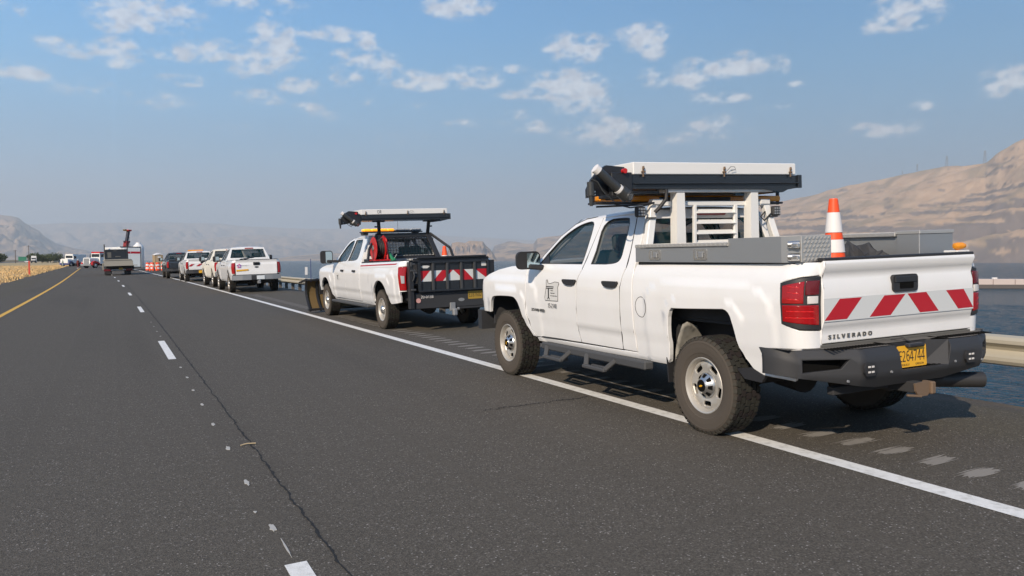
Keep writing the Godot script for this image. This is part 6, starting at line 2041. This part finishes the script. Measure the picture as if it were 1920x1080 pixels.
func box_trailer() -> void:
	var p := at(3.4, 113.0)
	var t := thing("box_trailer", "white box trailer with a red stripe, beside the flatbed truck", "trailer", Transform3D(Basis(Vector3.UP, 0.30), p))
	var b := MB.new()
	b.box(Vector3(0, 1.75, -3.0), Vector3(2.5, 2.6, 6.5), 0.05)
	obj("body", b, "white_metal", t)
	for s in [-1.0, 1.0]:
		var d := MB.new()
		d.box(Vector3(s * 0.60, 1.72, 0.27), Vector3(1.17, 2.45, 0.03), 0.01)
		obj("door", d, "trailer_white", t)
		var st := MB.new()
		st.box(Vector3(s * 0.60, 2.35, 0.29), Vector3(1.14, 0.26, 0.012), 0.003)
		obj("red_stripe", st, "red_sheeting", t)
	var rim := MB.new()
	rim.box(Vector3(0, 3.06, 0.27), Vector3(2.54, 0.10, 0.06), 0.01)
	rim.box(Vector3(1.25, 1.75, 0.27), Vector3(0.07, 2.6, 0.06), 0.01)
	rim.box(Vector3(0, 0.48, 0.27), Vector3(2.5, 0.12, 0.1), 0.01)
	obj("rear_frame", rim, "black_metal", t)
	for s in [-1.0, 1.0]:
		for z in [-2.6, -3.6]:
			var w := MB.new()
			w.cyl(Vector3(s * 1.0, 0.40, z), Vector3(s * 1.25, 0.40, z), 0.4, 0.4, 20)
			obj("wheel", w, "black_plastic", t)
	# white domed tank showing over the trailer
	var k := thing("tank", "white rounded tank top showing over the right end of the box trailer", "tank", Transform3D(Basis.IDENTITY, at(4.9, 124.0)))
	var tm := MB.new()
	tm.lathe(Vector3(0, 0.3, 0), Vector3(0, 3.5, 0), [[0.75, 0.0], [0.75, 0.78], [0.62, 0.87], [0.34, 0.95], [0.30, 1.0], [0.0, 1.0]], 22)
	obj("tank_shell", tm, "white_metal", k)

func flatbed_truck() -> void:
	var p := at(1.35, 86.0)
	var t := thing("flatbed_truck", "grey flatbed truck seen from behind, stopped in the right lane with twin exhaust stacks", "truck", frame_on_road(p.x, p.z, 1.5))
	var cab := MB.new()
	cab.prism(P2([[-1.02, 1.2], [1.02, 1.2], [1.02, 2.38], [0.94, 2.52], [-0.94, 2.52], [-1.02, 2.38]]), Transform3D(Basis.IDENTITY, Vector3(0, 0, -5.9)), 1.9)
	cab.box(Vector3(0, 1.45, -6.8), Vector3(1.7, 1.0, 1.8), 0.1)
	obj("cab", cab, "truck_grey", t)
	var roof := MB.new()
	roof.box(Vector3(-0.05, 2.58, -5.0), Vector3(1.8, 0.12, 1.4), 0.05)
	roof.box(Vector3(-0.5, 2.68, -5.0), Vector3(0.3, 0.1, 0.2), 0.02)
	obj("roof_fairing", roof, "white_metal", t)
	var fr := MB.new()
	for s in [-1.0, 1.0]: fr.bar(Vector3(s * 1.0, 1.45, -3.8), Vector3(s * 1.0, 2.5, -3.8), 0.10, 0.08)
	fr.bar(Vector3(-1.05, 2.5, -3.8), Vector3(1.05, 2.5, -3.8), 0.10, 0.10)
	fr.bar(Vector3(-1.05, 1.5, -3.8), Vector3(1.05, 1.5, -3.8), 0.10, 0.10)
	obj("headboard_frame", fr, "black_metal", t)
	var sc := MB.new()
	sc.box(Vector3(0, 2.0, -3.82), Vector3(1.95, 0.96, 0.03), 0.004)
	obj("headboard_screen", sc, "board_black", t)
	var win := MB.new()
	win.box(Vector3(-0.62, 2.0, -3.795), Vector3(0.34, 0.55, 0.012), 0.003)
	win.box(Vector3(0.15, 1.82, -3.795), Vector3(0.5, 0.08, 0.02), 0.003)
	win.box(Vector3(-0.1, 2.42, -3.795), Vector3(0.30, 0.08, 0.02), 0.003)
	obj("gear_on_headboard", win, "grey_dusty", t)
	for s in [-1.0, 1.0]:
		var st := MB.new()
		st.cyl(Vector3(s * 1.04, 0.9, -3.95), Vector3(s * 1.04, 3.02 + (0.06 if s < 0 else 0.0), -3.95), 0.055, 0.055, 12)
		obj("exhaust_stack", st, "exhaust_grey", t)
	var bd := MB.new()
	bd.box(Vector3(0.0, 1.43, -1.8), Vector3(2.5, 0.14, 3.9), 0.02)
	obj("bed", bd, "truck_tan", t)
	var tb := MB.new()
	tb.box(Vector3(0.05, 1.18, 0.20), Vector3(2.55, 0.44, 0.06), 0.01)
	tb.box(Vector3(0.0, 1.50, 0.19), Vector3(2.3, 0.10, 0.06), 0.01)
	obj("tailboard", tb, "truck_tan", t)
	var pf := MB.new()
	pf.box(Vector3(0.25, 0.93, 0.50), Vector3(2.85, 0.07, 0.75), 0.01)
	obj("lift_platform", pf, "truck_tan", t)
	var ch := MB.new()
	ch.box(Vector3(0.15, 0.76, -0.2), Vector3(2.5, 0.25, 0.7), 0.02)
	ch.box(Vector3(0, 0.75, -3.2), Vector3(0.9, 0.35, 6.5), 0.02)
	obj("chassis", ch, "liner", t)
	var bp := MB.new()
	bp.box(Vector3(0.1, 0.52, 0.30), Vector3(2.6, 0.10, 0.08), 0.01)
	obj("rear_bumper", bp, "grey_metal", t)
	for s in [-1.0, 1.0]:
		var rf := MB.new()
		rf.box(Vector3(s * 0.95, 0.52, 0.345), Vector3(0.6, 0.20, 0.02), 0.004)
		obj("tail_light", rf, "dark_red_lens", t)
		for z in [-1.3, -6.4]:
			var w := MB.new()
			w.cyl(Vector3(s * (0.62 if z > -2 else 0.75), 0.48, z), Vector3(s * 1.1, 0.48, z), 0.48, 0.48, 22)
			obj("wheel", w, "black_plastic", t)
		var mf := MB.new()
		mf.box(Vector3(s * 0.85, 0.42, -0.62), Vector3(0.6, 0.66, 0.02), 0.004)
		obj("mud_flap", mf, "black_plastic", t)
	var pl := MB.new()
	pl.box(Vector3(0.22, 0.62, 0.345), Vector3(0.34, 0.20, 0.01), 0.002)
	obj("license_plate", pl, "plate_dirty", t)
	var lt := MB.new()
	lt.box(Vector3(-1.25, 0.85, -3.0), Vector3(0.12, 0.7, 0.5), 0.02)
	obj("tool_locker", lt, "truck_tan", t)

# axis frame for a vehicle standing on level ground: local -z points to "front"
func stand(front: Vector3, rear: Vector3) -> Transform3D:
	var z := (rear - front)
	z.y = 0
	z = z.normalized()
	return Transform3D(Basis(Vector3.UP.cross(z), Vector3.UP, z), Vector3(front.x, ground_y(front.x + bend(-front.z)), front.z))

func truck_wheels(t: Node3D, zs: Array, w: float, r: float) -> void:
	for z in zs:
		for s in [-1.0, 1.0]:
			var m := MB.new()
			m.cyl(Vector3(s * (w - 0.34), r, z), Vector3(s * w, r, z), r, r, 22)
			var o := obj("wheel", m, "black_plastic", t)
			var h := MB.new()
			h.cyl(Vector3(s * w, r, z), Vector3(s * (w + 0.03), r, z), r * 0.56, r * 0.4, 16)
			obj("hub", h, "chrome", o)

func tow_trucks() -> void:
	# red and white rotator standing across the lanes, boom raised
	var front := spot(161.0, 149.0)
	var rear := spot(232.0, 158.0)
	var t := thing("rotator_tow_truck", "red and white tow truck with long hood and raised red boom across the lanes", "tow truck", stand(front, rear))
	var hood := MB.new()
	hood.prism(P2([[-0.75, 0.75], [0.75, 0.75], [0.80, 1.75], [0.62, 1.98], [-0.62, 1.98], [-0.80, 1.75]]), Transform3D(Basis.IDENTITY, Vector3(0, 0, 0.12)), 2.3)
	obj("hood", hood, "white_metal", t)
	var gr := MB.new()
	gr.box(Vector3(0, 1.32, 0.06), Vector3(1.1, 1.05, 0.10), 0.03)
	obj("grille", gr, "grey_metal", t)
	var cab := MB.new()
	cab.prism(P2([[-1.05, 0.8], [1.05, 0.8], [1.05, 2.2], [0.95, 2.85], [-0.95, 2.85], [-1.05, 2.2]]), Transform3D(Basis.IDENTITY, Vector3(0, 0, 2.3)), 2.4)
	obj("cab", cab, "white_metal", t)
	var rf := MB.new()
	rf.box(Vector3(0, 2.95, 3.3), Vector3(2.05, 0.34, 2.1), 0.12)
	obj("roof", rf, "red_paint", t)
	var ws := MB.new()
	ws.box(Vector3(0, 2.40, 2.29), Vector3(1.8, 0.58, 0.03), 0.01)
	obj("windshield", ws, "board_black", t)
	for s in [-1.0, 1.0]:
		var sw := MB.new()
		sw.box(Vector3(s * 1.03, 2.38, 3.3), Vector3(0.05, 0.55, 1.3), 0.01)
		obj("side_window", sw, "board_black", t)
		var fn := MB.new()
		fn.prism(P2([[0.1, 0.55], [0.25, 1.15], [0.8, 1.38], [1.5, 1.25], [2.2, 0.75], [1.75, 0.75], [1.4, 1.0], [0.8, 1.0], [0.5, 0.55]]), facing(Vector3(s * 1.15 - 0.2, 0, 0), Vector3.LEFT), -0.4)
		obj("fender", fn, "red_paint", t)
		var hl := MB.new()
		hl.box(Vector3(s * 0.92, 1.12, 0.12), Vector3(0.26, 0.22, 0.18), 0.04)
		obj("headlight", hl, "clear_lens", t)
		var mi := MB.new()
		mi.box(Vector3(s * 1.28, 2.35, 2.35), Vector3(0.2, 0.55, 0.12), 0.03)
		obj("mirror", mi, "black_plastic", t)
	var bp := MB.new()
	bp.box(Vector3(0, 0.62, -0.05), Vector3(2.4, 0.36, 0.2), 0.04)
	obj("front_bumper", bp, "grey_metal", t)
	var body := MB.new()
	body.box(Vector3(0, 1.25, 8.5), Vector3(2.45, 1.0, 7.0), 0.05)
	obj("deck", body, "red_paint", t)
	var ds := MB.new()
	ds.box(Vector3(0, 0.65, 6.0), Vector3(1.0, 0.3, 11.6), 0.02)
	obj("chassis", ds, "liner", t)
	truck_wheels(t, [1.1, 8.6, 10.0], 1.2, 0.52)
	var boom := MB.new()
	boom.bar(Vector3(0, 1.8, 9.5), Vector3(-0.3, 5.3, 9.9), 0.75, 0.80, Vector3.BACK, 0.05)
	boom.bar(Vector3(-0.55, 1.7, 8.3), Vector3(-0.25, 4.6, 9.5), 0.22, 0.22, Vector3.BACK, 0.02)
	var bo := obj("boom", boom, "boom_red", t)
	var up := MB.new()
	up.bar(Vector3(-0.3, 5.2, 9.9), Vector3(-0.45, 7.3, 10.25), 0.50, 0.5, Vector3.BACK, 0.03)
	up.bar(Vector3(-0.3, 5.2, 9.2), Vector3(-0.3, 5.2, 10.6), 0.3, 0.3)
	obj("boom_extension", up, "blue_black", bo)
	var tip := MB.new()
	tip.box(Vector3(-0.50, 7.45, 10.4), Vector3(0.5, 0.32, 0.95), 0.06)
	obj("boom_head", tip, "red_paint", bo)
	var tip2 := MB.new()
	tip2.box(Vector3(-0.5, 7.35, 9.8), Vector3(0.3, 0.22, 0.3), 0.05)
	tip2.cyl(Vector3(-0.4, 7.5, 9.7), Vector3(0.2, 7.5, 9.7), 0.18, 0.18, 12)
	obj("sheave", tip2, "yellow_paint", bo)
	var b2 := MB.new()
	b2.bar(Vector3(0.4, 3.0, 10.0), Vector3(1.0, 5.1, 11.5), 0.28, 0.28, Vector3.BACK, 0.02)
	obj("outrigger_boom", b2, "blue_black", bo)
	var b3 := MB.new()
	b3.box(Vector3(1.0, 5.2, 11.7), Vector3(0.7, 0.35, 0.6), 0.08)
	obj("outrigger_head", b3, "yellow_paint", bo)
	var cb := MB.new()
	cb.tube([Vector3(-0.2, 7.5, 10.5), Vector3(1.2, 5.2, 12.4), Vector3(2.8, 2.6, 14.0)], 0.03, 5)
	obj("winch_cable", cb, "black_metal", bo)
	# white and blue tow tractor beyond it, facing left
	var w := thing("tow_truck", "white and blue truck facing left on the median shoulder, beyond the red boom truck", "truck", stand(spot(120.0, 205.0), spot(152.0, 212.0)))
	var wc := MB.new()
	wc.prism(P2([[-1.0, 0.9], [1.0, 0.9], [1.0, 1.8], [0.7, 2.0], [-0.7, 2.0], [-1.0, 1.8]]), Transform3D(Basis.IDENTITY, Vector3(0, 0, 0.0)), 2.2)
	wc.prism(P2([[-1.15, 0.9], [1.15, 0.9], [1.15, 2.6], [1.0, 3.2], [-1.0, 3.2], [-1.15, 2.6]]), Transform3D(Basis.IDENTITY, Vector3(0, 0, 2.1)), 2.6)
	wc.box(Vector3(0, 2.1, 6.0), Vector3(2.3, 2.2, 3.0), 0.1)
	obj("cab", wc, "white_metal", w)
	var wf := MB.new()
	for s in [-1.0, 1.0]: wf.prism(P2([[0.0, 0.6], [0.15, 1.2], [0.9, 1.45], [1.7, 1.2], [2.3, 0.8], [1.8, 0.8], [1.4, 1.1], [0.7, 1.1], [0.5, 0.6]]), facing(Vector3(s * 1.12 - 0.2, 0, 0), Vector3.LEFT), -0.4)
	wf.box(Vector3(0, 0.62, 0.0), Vector3(2.3, 0.4, 0.3), 0.05)
	obj("fender", wf, "blue_paint", w)
	var ww := MB.new()
	ww.box(Vector3(0, 2.5, 2.09), Vector3(1.9, 0.65, 0.03), 0.01)
	for s in [-1.0, 1.0]: ww.box(Vector3(s * 1.13, 2.4, 2.8), Vector3(0.06, 0.7, 1.0), 0.01)
	obj("window", ww, "board_black", w)
	truck_wheels(w, [1.1, 5.2, 6.6], 1.2, 0.52)

func person(label: String, p: Vector3, shirt: String, trousers: String, turn: float) -> void:
	var t := thing("person", label, "person", Transform3D(Basis(Vector3.UP, turn), p))
	var b := MB.new()
	# one lofted figure: legs apart, arms bent, head turned a little
	b.lathe(Vector3(0.09, 0.04, 0), Vector3(0.01, 0.84, 0), [[0.05, 0.0], [0.055, 0.1], [0.068, 0.45], [0.09, 0.85], [0.10, 1.0]], 12, true)
	b.lathe(Vector3(-0.11, 0.04, 0.05), Vector3(0.03, 0.84, -0.05), [[0.05, 0.0], [0.055, 0.1], [0.068, 0.45], [0.09, 0.85], [0.10, 1.0]], 12, true)
	b.lathe(Vector3(0, 0.80, 0), Vector3(0, 0.68, 0), [[0.10, 0.0], [0.175, 0.08], [0.165, 0.35], [0.195, 0.75], [0.17, 0.92], [0.07, 1.0]], 14, true)
	for s in [-1.0, 1.0]:
		b.tube([Vector3(s * 0.19, 1.40, 0), Vector3(s * 0.27, 1.14, 0.03), Vector3(s * 0.22, 0.94, -0.12)], 0.052, 8)
	obj("clothed_body", b, shirt, t)
	var l := MB.new()
	l.box(Vector3(0.10, 0.05, -0.05), Vector3(0.11, 0.10, 0.28), 0.03)
	l.box(Vector3(-0.11, 0.05, 0.0), Vector3(0.11, 0.10, 0.28), 0.03)
	obj("boots", l, trousers, t)
	var h := MB.new()
	h.lathe(Vector3(0, 1.46, 0), Vector3(0, 0.30, 0), [[0.05, 0.0], [0.055, 0.2], [0.085, 0.35], [0.10, 0.6], [0.085, 0.85], [0.0, 1.0]], 14)
	for s in [-1.0, 1.0]: h.box(Vector3(s * 0.22, 0.90, -0.15), Vector3(0.06, 0.10, 0.07), 0.02)
	obj("head_and_hands", h, "skin", t)
	var hh := MB.new()
	hh.lathe(Vector3(0, 1.66, 0), Vector3(0, 0.14, 0), [[0.15, 0.0], [0.115, 0.05], [0.11, 0.5], [0.06, 0.9], [0.0, 1.0]], 14)
	obj("hard_hat", hh, "collar_white", t)

func far_traffic() -> void:
	person("person in dark red work clothes standing by the red boom truck's bumper", spot(146.0, 152.0), "maroon", "collar_white", 0.4)
	person("person in pale work clothes on the median edge left of the white and blue truck", spot(117.5, 200.0), "pale_vest", "black_plastic", 1.0)
	# the opposite carriageway
	var sgt := stand(spot(63.0, 425.0), spot(65.0, 436.0))
	var s := thing("semi_tractor", "white semi tractor coming the other way beyond the dry median", "truck", sgt)
	var m := MB.new()
	m.prism(P2([[-1.2, 0.8], [1.2, 0.8], [1.25, 2.2], [1.15, 3.9], [-1.15, 3.9], [-1.25, 2.2]]), Transform3D(Basis.IDENTITY, Vector3(0, 0, 1.5)), 3.0)
	m.box(Vector3(0, 1.4, 0.8), Vector3(1.9, 1.2, 1.6), 0.15)
	obj("cab", m, "white_metal", s)
	var g := MB.new()
	g.box(Vector3(0, 2.4, 1.48), Vector3(2.1, 0.75, 0.04), 0.01)
	g.box(Vector3(0, 1.1, -0.02), Vector3(2.2, 0.8, 0.08), 0.02)
	obj("windshield", g, "board_black", s)
	truck_wheels(s, [0.8, 5.0, 6.3], 1.2, 0.52)
	var cars := [[49.5, 425.0, "white car ahead of the semi on the opposite carriageway", "white_paint"], [99.5, 520.0, "leftmost of three small pale cars far off on the opposite carriageway", "cream_paint"], [105.0, 540.0, "middle one of three small pale cars far off on the opposite carriageway", "white_paint"], [110.5, 525.0, "rightmost of three small pale cars far off on the opposite carriageway", "cream_paint"]]
	for c in cars:
		var p := spot(c[0], c[1])
		var t := thing("car", c[2], "car", Transform3D(Basis(Vector3.UP, 0.12 if c[1] < 500.0 else 0.5) * (1.0 if c[1] < 500.0 else 1.25), p), "cars on the opposite carriageway")
		var b := MB.new()
		b.prism(P2([[-2.2, 0.35], [2.2, 0.35], [2.25, 0.8], [1.5, 0.98], [0.9, 1.0], [-1.9, 1.0], [-2.25, 0.8]]), facing(Vector3(-0.88, 0, 0), Vector3.LEFT), -1.76)
		obj("body", b, c[3], t)
		var gl := MB.new()
		gl.prism(P2([[1.0, 0.99], [0.35, 1.45], [-1.1, 1.48], [-1.8, 1.0]]), facing(Vector3(-0.75, 0, 0), Vector3.LEFT), -1.5)
		obj("cabin", gl, "board_black", t)
		var rf := MB.new()
		rf.box(Vector3(0, 1.47, -0.4), Vector3(1.35, 0.06, 1.5), 0.02)
		obj("roof", rf, c[3], t)
		truck_wheels(t, [-1.35, 1.35], 0.9, 0.33)

func tree(label: String, p: Vector3, w: float, h: float, seed_: int) -> void:
	var t := thing("tree", label, "tree", Transform3D(Basis.IDENTITY, p), "trees beyond the opposite carriageway")
	rng.seed = seed_
	var tr := MB.new()
	tr.lathe(Vector3.ZERO, Vector3(0, h * 0.7, 0), [[0.35, 0.0], [0.24, 0.4], [0.12, 1.0]], 8)
	for k in 7:
		var a := rng.randf() * TAU
		tr.tube([Vector3(0, h * rng.randf_range(0.2, 0.4), 0), Vector3(cos(a) * w * 0.18, h * 0.55, sin(a) * w * 0.18), Vector3(cos(a) * w * 0.34, h * rng.randf_range(0.6, 0.85), sin(a) * w * 0.34)], 0.08, 5)
	obj("trunk", tr, "bark", t)
	var cr := MB.new()
	cr.has_c = true
	var n := noise(seed_, 0.25, FastNoiseLite.TYPE_SIMPLEX, 3)
	for k in 2600:
		var d := Vector3(rng.randfn(), rng.randfn() * 0.9, rng.randfn()).normalized() * pow(rng.randf(), 0.45)
		var q := Vector3(d.x * w * 0.5, h * 0.57 + d.y * h * 0.43, d.z * w * 0.5)
		q += Vector3(1, 0.7, 1) * n.get_noise_3dv(q) * w * 0.14
		if n.get_noise_3dv(q * 1.7) < -0.22 or q.y < 0.2: continue
		var b := Basis.from_euler(Vector3(rng.randf() * 6, rng.randf() * 6, rng.randf() * 6))
		var sz := rng.randf_range(0.22, 0.45)
		cr.col = Color(0.055, 0.075, 0.032).lerp(Color(0.10, 0.115, 0.05), rng.randf())
		cr.quad(q + b.x * sz, q + b.y * sz * 0.7, q - b.x * sz, q - b.y * sz * 0.7, d)
	obj("crown", cr, "grass_blades", t)

func far_left() -> void:
	var i := 0
	for q in [[-73.0, 520.0, 9.0, 5.6, "tallest rounded tree of the clump behind the white semi"], [-66.0, 560.0, 8.0, 5.0, "small tree in the gap of the far left clump"], [-59.0, 590.0, 10.0, 4.6, "low wide tree in the middle of the far left clump"], [-53.0, 600.0, 12.0, 6.4, "big dome shaped tree at the right end of the far left clump"], [-88.0, 470.0, 8.0, 5.2, "tree cut off by the left edge of the view"]]:
		var u: float = [66.0, 79.0, 90.0, 102.0, -3.0][i]
		var d := bearing(u, 485.0)
		var dist: float = [520.0, 560.0, 590.0, 600.0, 480.0][i]
		tree(q[4], Vector3(d.x * dist, -0.4, d.z * dist), q[2], q[3], 300 + i)
		i += 1
	for k in 2:
		var d: Vector3 = bearing([29.0, 54.0][k], 485.0) * [430.0, 470.0][k]
		var t := thing("utility_pole", ["shorter utility pole left of the green sign", "taller utility pole right of the green sign"][k], "utility pole", Transform3D(Basis.IDENTITY, Vector3(d.x, -0.4, d.z)), "poles on the far side of the highway")
		var m := MB.new()
		m.cyl(Vector3.ZERO, Vector3(0, [6.4, 9.2][k], 0), 0.17, 0.11, 8)
		obj("pole", m, "bark", t)
		var c := MB.new()
		c.box(Vector3(0, [6.0, 8.7][k], 0), Vector3(1.6, 0.12, 0.12), 0.01)
		obj("crossarm", c, "bark", t)
	var d := bearing(42.0, 482.0) * 440.0
	var s := thing("road_sign", "green road sign between the two utility poles, far left", "road sign", Transform3D(Basis(Vector3.UP, -0.1), Vector3(d.x, -0.4, d.z)))
	var b := MB.new()
	b.box(Vector3(0, 2.35, 0), Vector3(3.4, 2.0, 0.06), 0.01)
	obj("panel", b, "sign_green", s)
	for x in [-1.1, 1.1]:
		var p := MB.new()
		p.cyl(Vector3(x, 0, -0.06), Vector3(x, 3.2, -0.06), 0.07, -1, 8)
		obj("post", p, "grey_metal", s)
	# pylons on the far ridge
	for q in [[1692.0, 324.8, 5.8, "smallest lattice pylon on the far ridge, leftmost"], [1719.6, 319.5, 14.0, "second lattice pylon from the left on the far ridge"], [1775.0, 312.2, 21.5, "tall lattice pylon above the slope, second from the right"], [1846.4, 305.8, 25.0, "rightmost and tallest lattice pylon on the far ridge"]]:
		var dr := bearing(q[0], q[1])
		var dist := 3700.0 / sin(atan2(dr.x, -dr.z)) / Vector2(dr.x, dr.z).length()
		var pos := Vector3(0, EYE, 0) + dr * dist
		var h: float = q[2] / FOCAL * dist * 0.86
		var t := thing("pylon", q[3], "pylon", Transform3D(Basis(Vector3.UP, -0.7), pos - Vector3(0, 4, 0)), "power pylons on the far ridge")
		var m := MB.new()
		for e in [[-1, -1], [1, -1], [1, 1], [-1, 1]]:
			m.bar(Vector3(e[0] * h * 0.10, 0, e[1] * h * 0.10), Vector3(e[0] * h * 0.02, h, e[1] * h * 0.02), 0.75, 0.75, Vector3.UP, 0.0)
		for k in 7:
			var f0 := k / 7.0
			var f1 := (k + 1) / 7.0
			var r0 := lerpf(h * 0.10, h * 0.02, f0)
			var r1 := lerpf(h * 0.10, h * 0.02, f1)
			for e in [1.0, -1.0]:
				m.bar(Vector3(-r0, f0 * h, e * r0), Vector3(r1, f1 * h, e * r1), 0.45, 0.45, Vector3.UP, 0.0)
				m.bar(Vector3(e * r0, f0 * h, -r0), Vector3(e * r1, f1 * h, r1), 0.45, 0.45, Vector3.UP, 0.0)
		obj("lattice_mast", m, "pylon_grey", t)
		for y in [0.66, 0.79, 0.92]:
			var a := MB.new()
			a.bar(Vector3(-h * 0.15, y * h, 0), Vector3(h * 0.15, y * h, 0), 0.9, 0.9, Vector3.UP, 0.0)
			obj("crossarm", a, "pylon_grey", t)

func barge() -> void:
	var d := bearing(1910.0, 541.0)
	var p := Vector3(0, EYE, 0) + d * ((9.0 + EYE) / -d.y)
	p.y = -9.0
	var across := bearing(2000, 541.0) - bearing(1830, 541.0)
	var t := thing("barge", "long pale floating dock on the river at the right edge of the view", "barge", Transform3D(Basis(Vector3.UP, -0.55), p))
	var h := MB.new()
	h.box(Vector3(2, 0.75, 0), Vector3(38, 1.5, 6), 0.1)
	obj("hull", h, "hull_dark", t)
	for k in 5:
		var m := MB.new()
		m.box(Vector3(-14.0 + 7.6 * k, 2.45, 0), Vector3(7.4, 2.1, 5.4), 0.12)
		obj("deck_tank", m, "barge_pale", t)
	var w := MB.new()
	w.box(Vector3(-9.0, 3.8, 1.0), Vector3(1.8, 0.5, 0.7), 0.1)
	w.box(Vector3(-9.0, 3.5, 1.0), Vector3(0.7, 0.5, 0.5), 0.05)
	obj("winch", w, "collar_white", t)

func small_materials() -> void:
	mat("mirror", Color(0.55, 0.66, 0.66), 0.04, 1.0)
	mat("board_black", Color(0.016, 0.02, 0.026), 0.22)
	mat("actuator_grey", Color(0.045, 0.047, 0.047), 0.4, 0.2)
	mat("grey_dusty", Color(0.10, 0.097, 0.088), 0.8)
	mat("grey_black", Color(0.045, 0.047, 0.05), 0.5)
	mat("exhaust_grey", Color(0.055, 0.053, 0.052), 0.55, 0.5)
	mat("step_grey", Color(0.055, 0.057, 0.06), 0.75)
	mat("step_dusty", Color(0.10, 0.092, 0.08), 0.85)
	mat("collar_white", Color(0.72, 0.70, 0.68), 0.5)
	mat("plate_dirty", Color(0.34, 0.22, 0.03), 0.6)
	mat("pink_lens", Color(0.55, 0.30, 0.28), 0.4)
	mat("grey_lens", Color(0.34, 0.36, 0.38), 0.2)
	mat("pink", Color(0.65, 0.10, 0.30), 0.5)
	mat("decal_violet", Color(0.30, 0.12, 0.40), 0.5)
	mat("galvanised", Color(0.46, 0.42, 0.33), 0.55, 0.15)
	mat("post_wood", Color(0.10, 0.085, 0.07), 0.9)
	mat("marker_red", Color(0.60, 0.07, 0.04), 0.6)
	mat("tan_light", Color(0.44, 0.33, 0.21), 0.6)
	mat("trailer_white", Color(0.68, 0.72, 0.72), 0.4)
	mat("truck_grey", Color(0.20, 0.205, 0.205), 0.5)
	mat("truck_tan", Color(0.27, 0.255, 0.22), 0.7)
	mat("blue_black", Color(0.02, 0.022, 0.035), 0.5)
	mat("maroon", Color(0.16, 0.028, 0.022), 0.9)
	mat("pale_vest", Color(0.42, 0.48, 0.40), 0.9)
	mat("skin", Color(0.36, 0.20, 0.13), 0.6)
	mat("bark", Color(0.10, 0.075, 0.055), 0.9)
	mat("sign_green", Color(0.02, 0.16, 0.10), 0.6)
	mat("pylon_grey", Color(0.16, 0.16, 0.165), 0.6)
	mat("hull_dark", Color(0.10, 0.085, 0.075), 0.8)
	mat("barge_pale", Color(0.52, 0.44, 0.40), 0.7)
	mat("boom_red", Color(0.22, 0.012, 0.014), 0.5)

func _ready() -> void:
	set_camera_and_light()
	build_materials()
	more_materials()
	small_materials()
	build_ground()
	build_hills()
	wheel_meshes()
	near_load(near_pickup())
	plow_pickup()
	far_pickups()
	guardrail()
	work_zone()
	box_trailer()
	flatbed_truck()
	tow_trucks()
	far_traffic()
	far_left()
	barge()
	for c in find_children("*", "", true, false):
		if c.has_meta("base"): c.remove_meta("base")
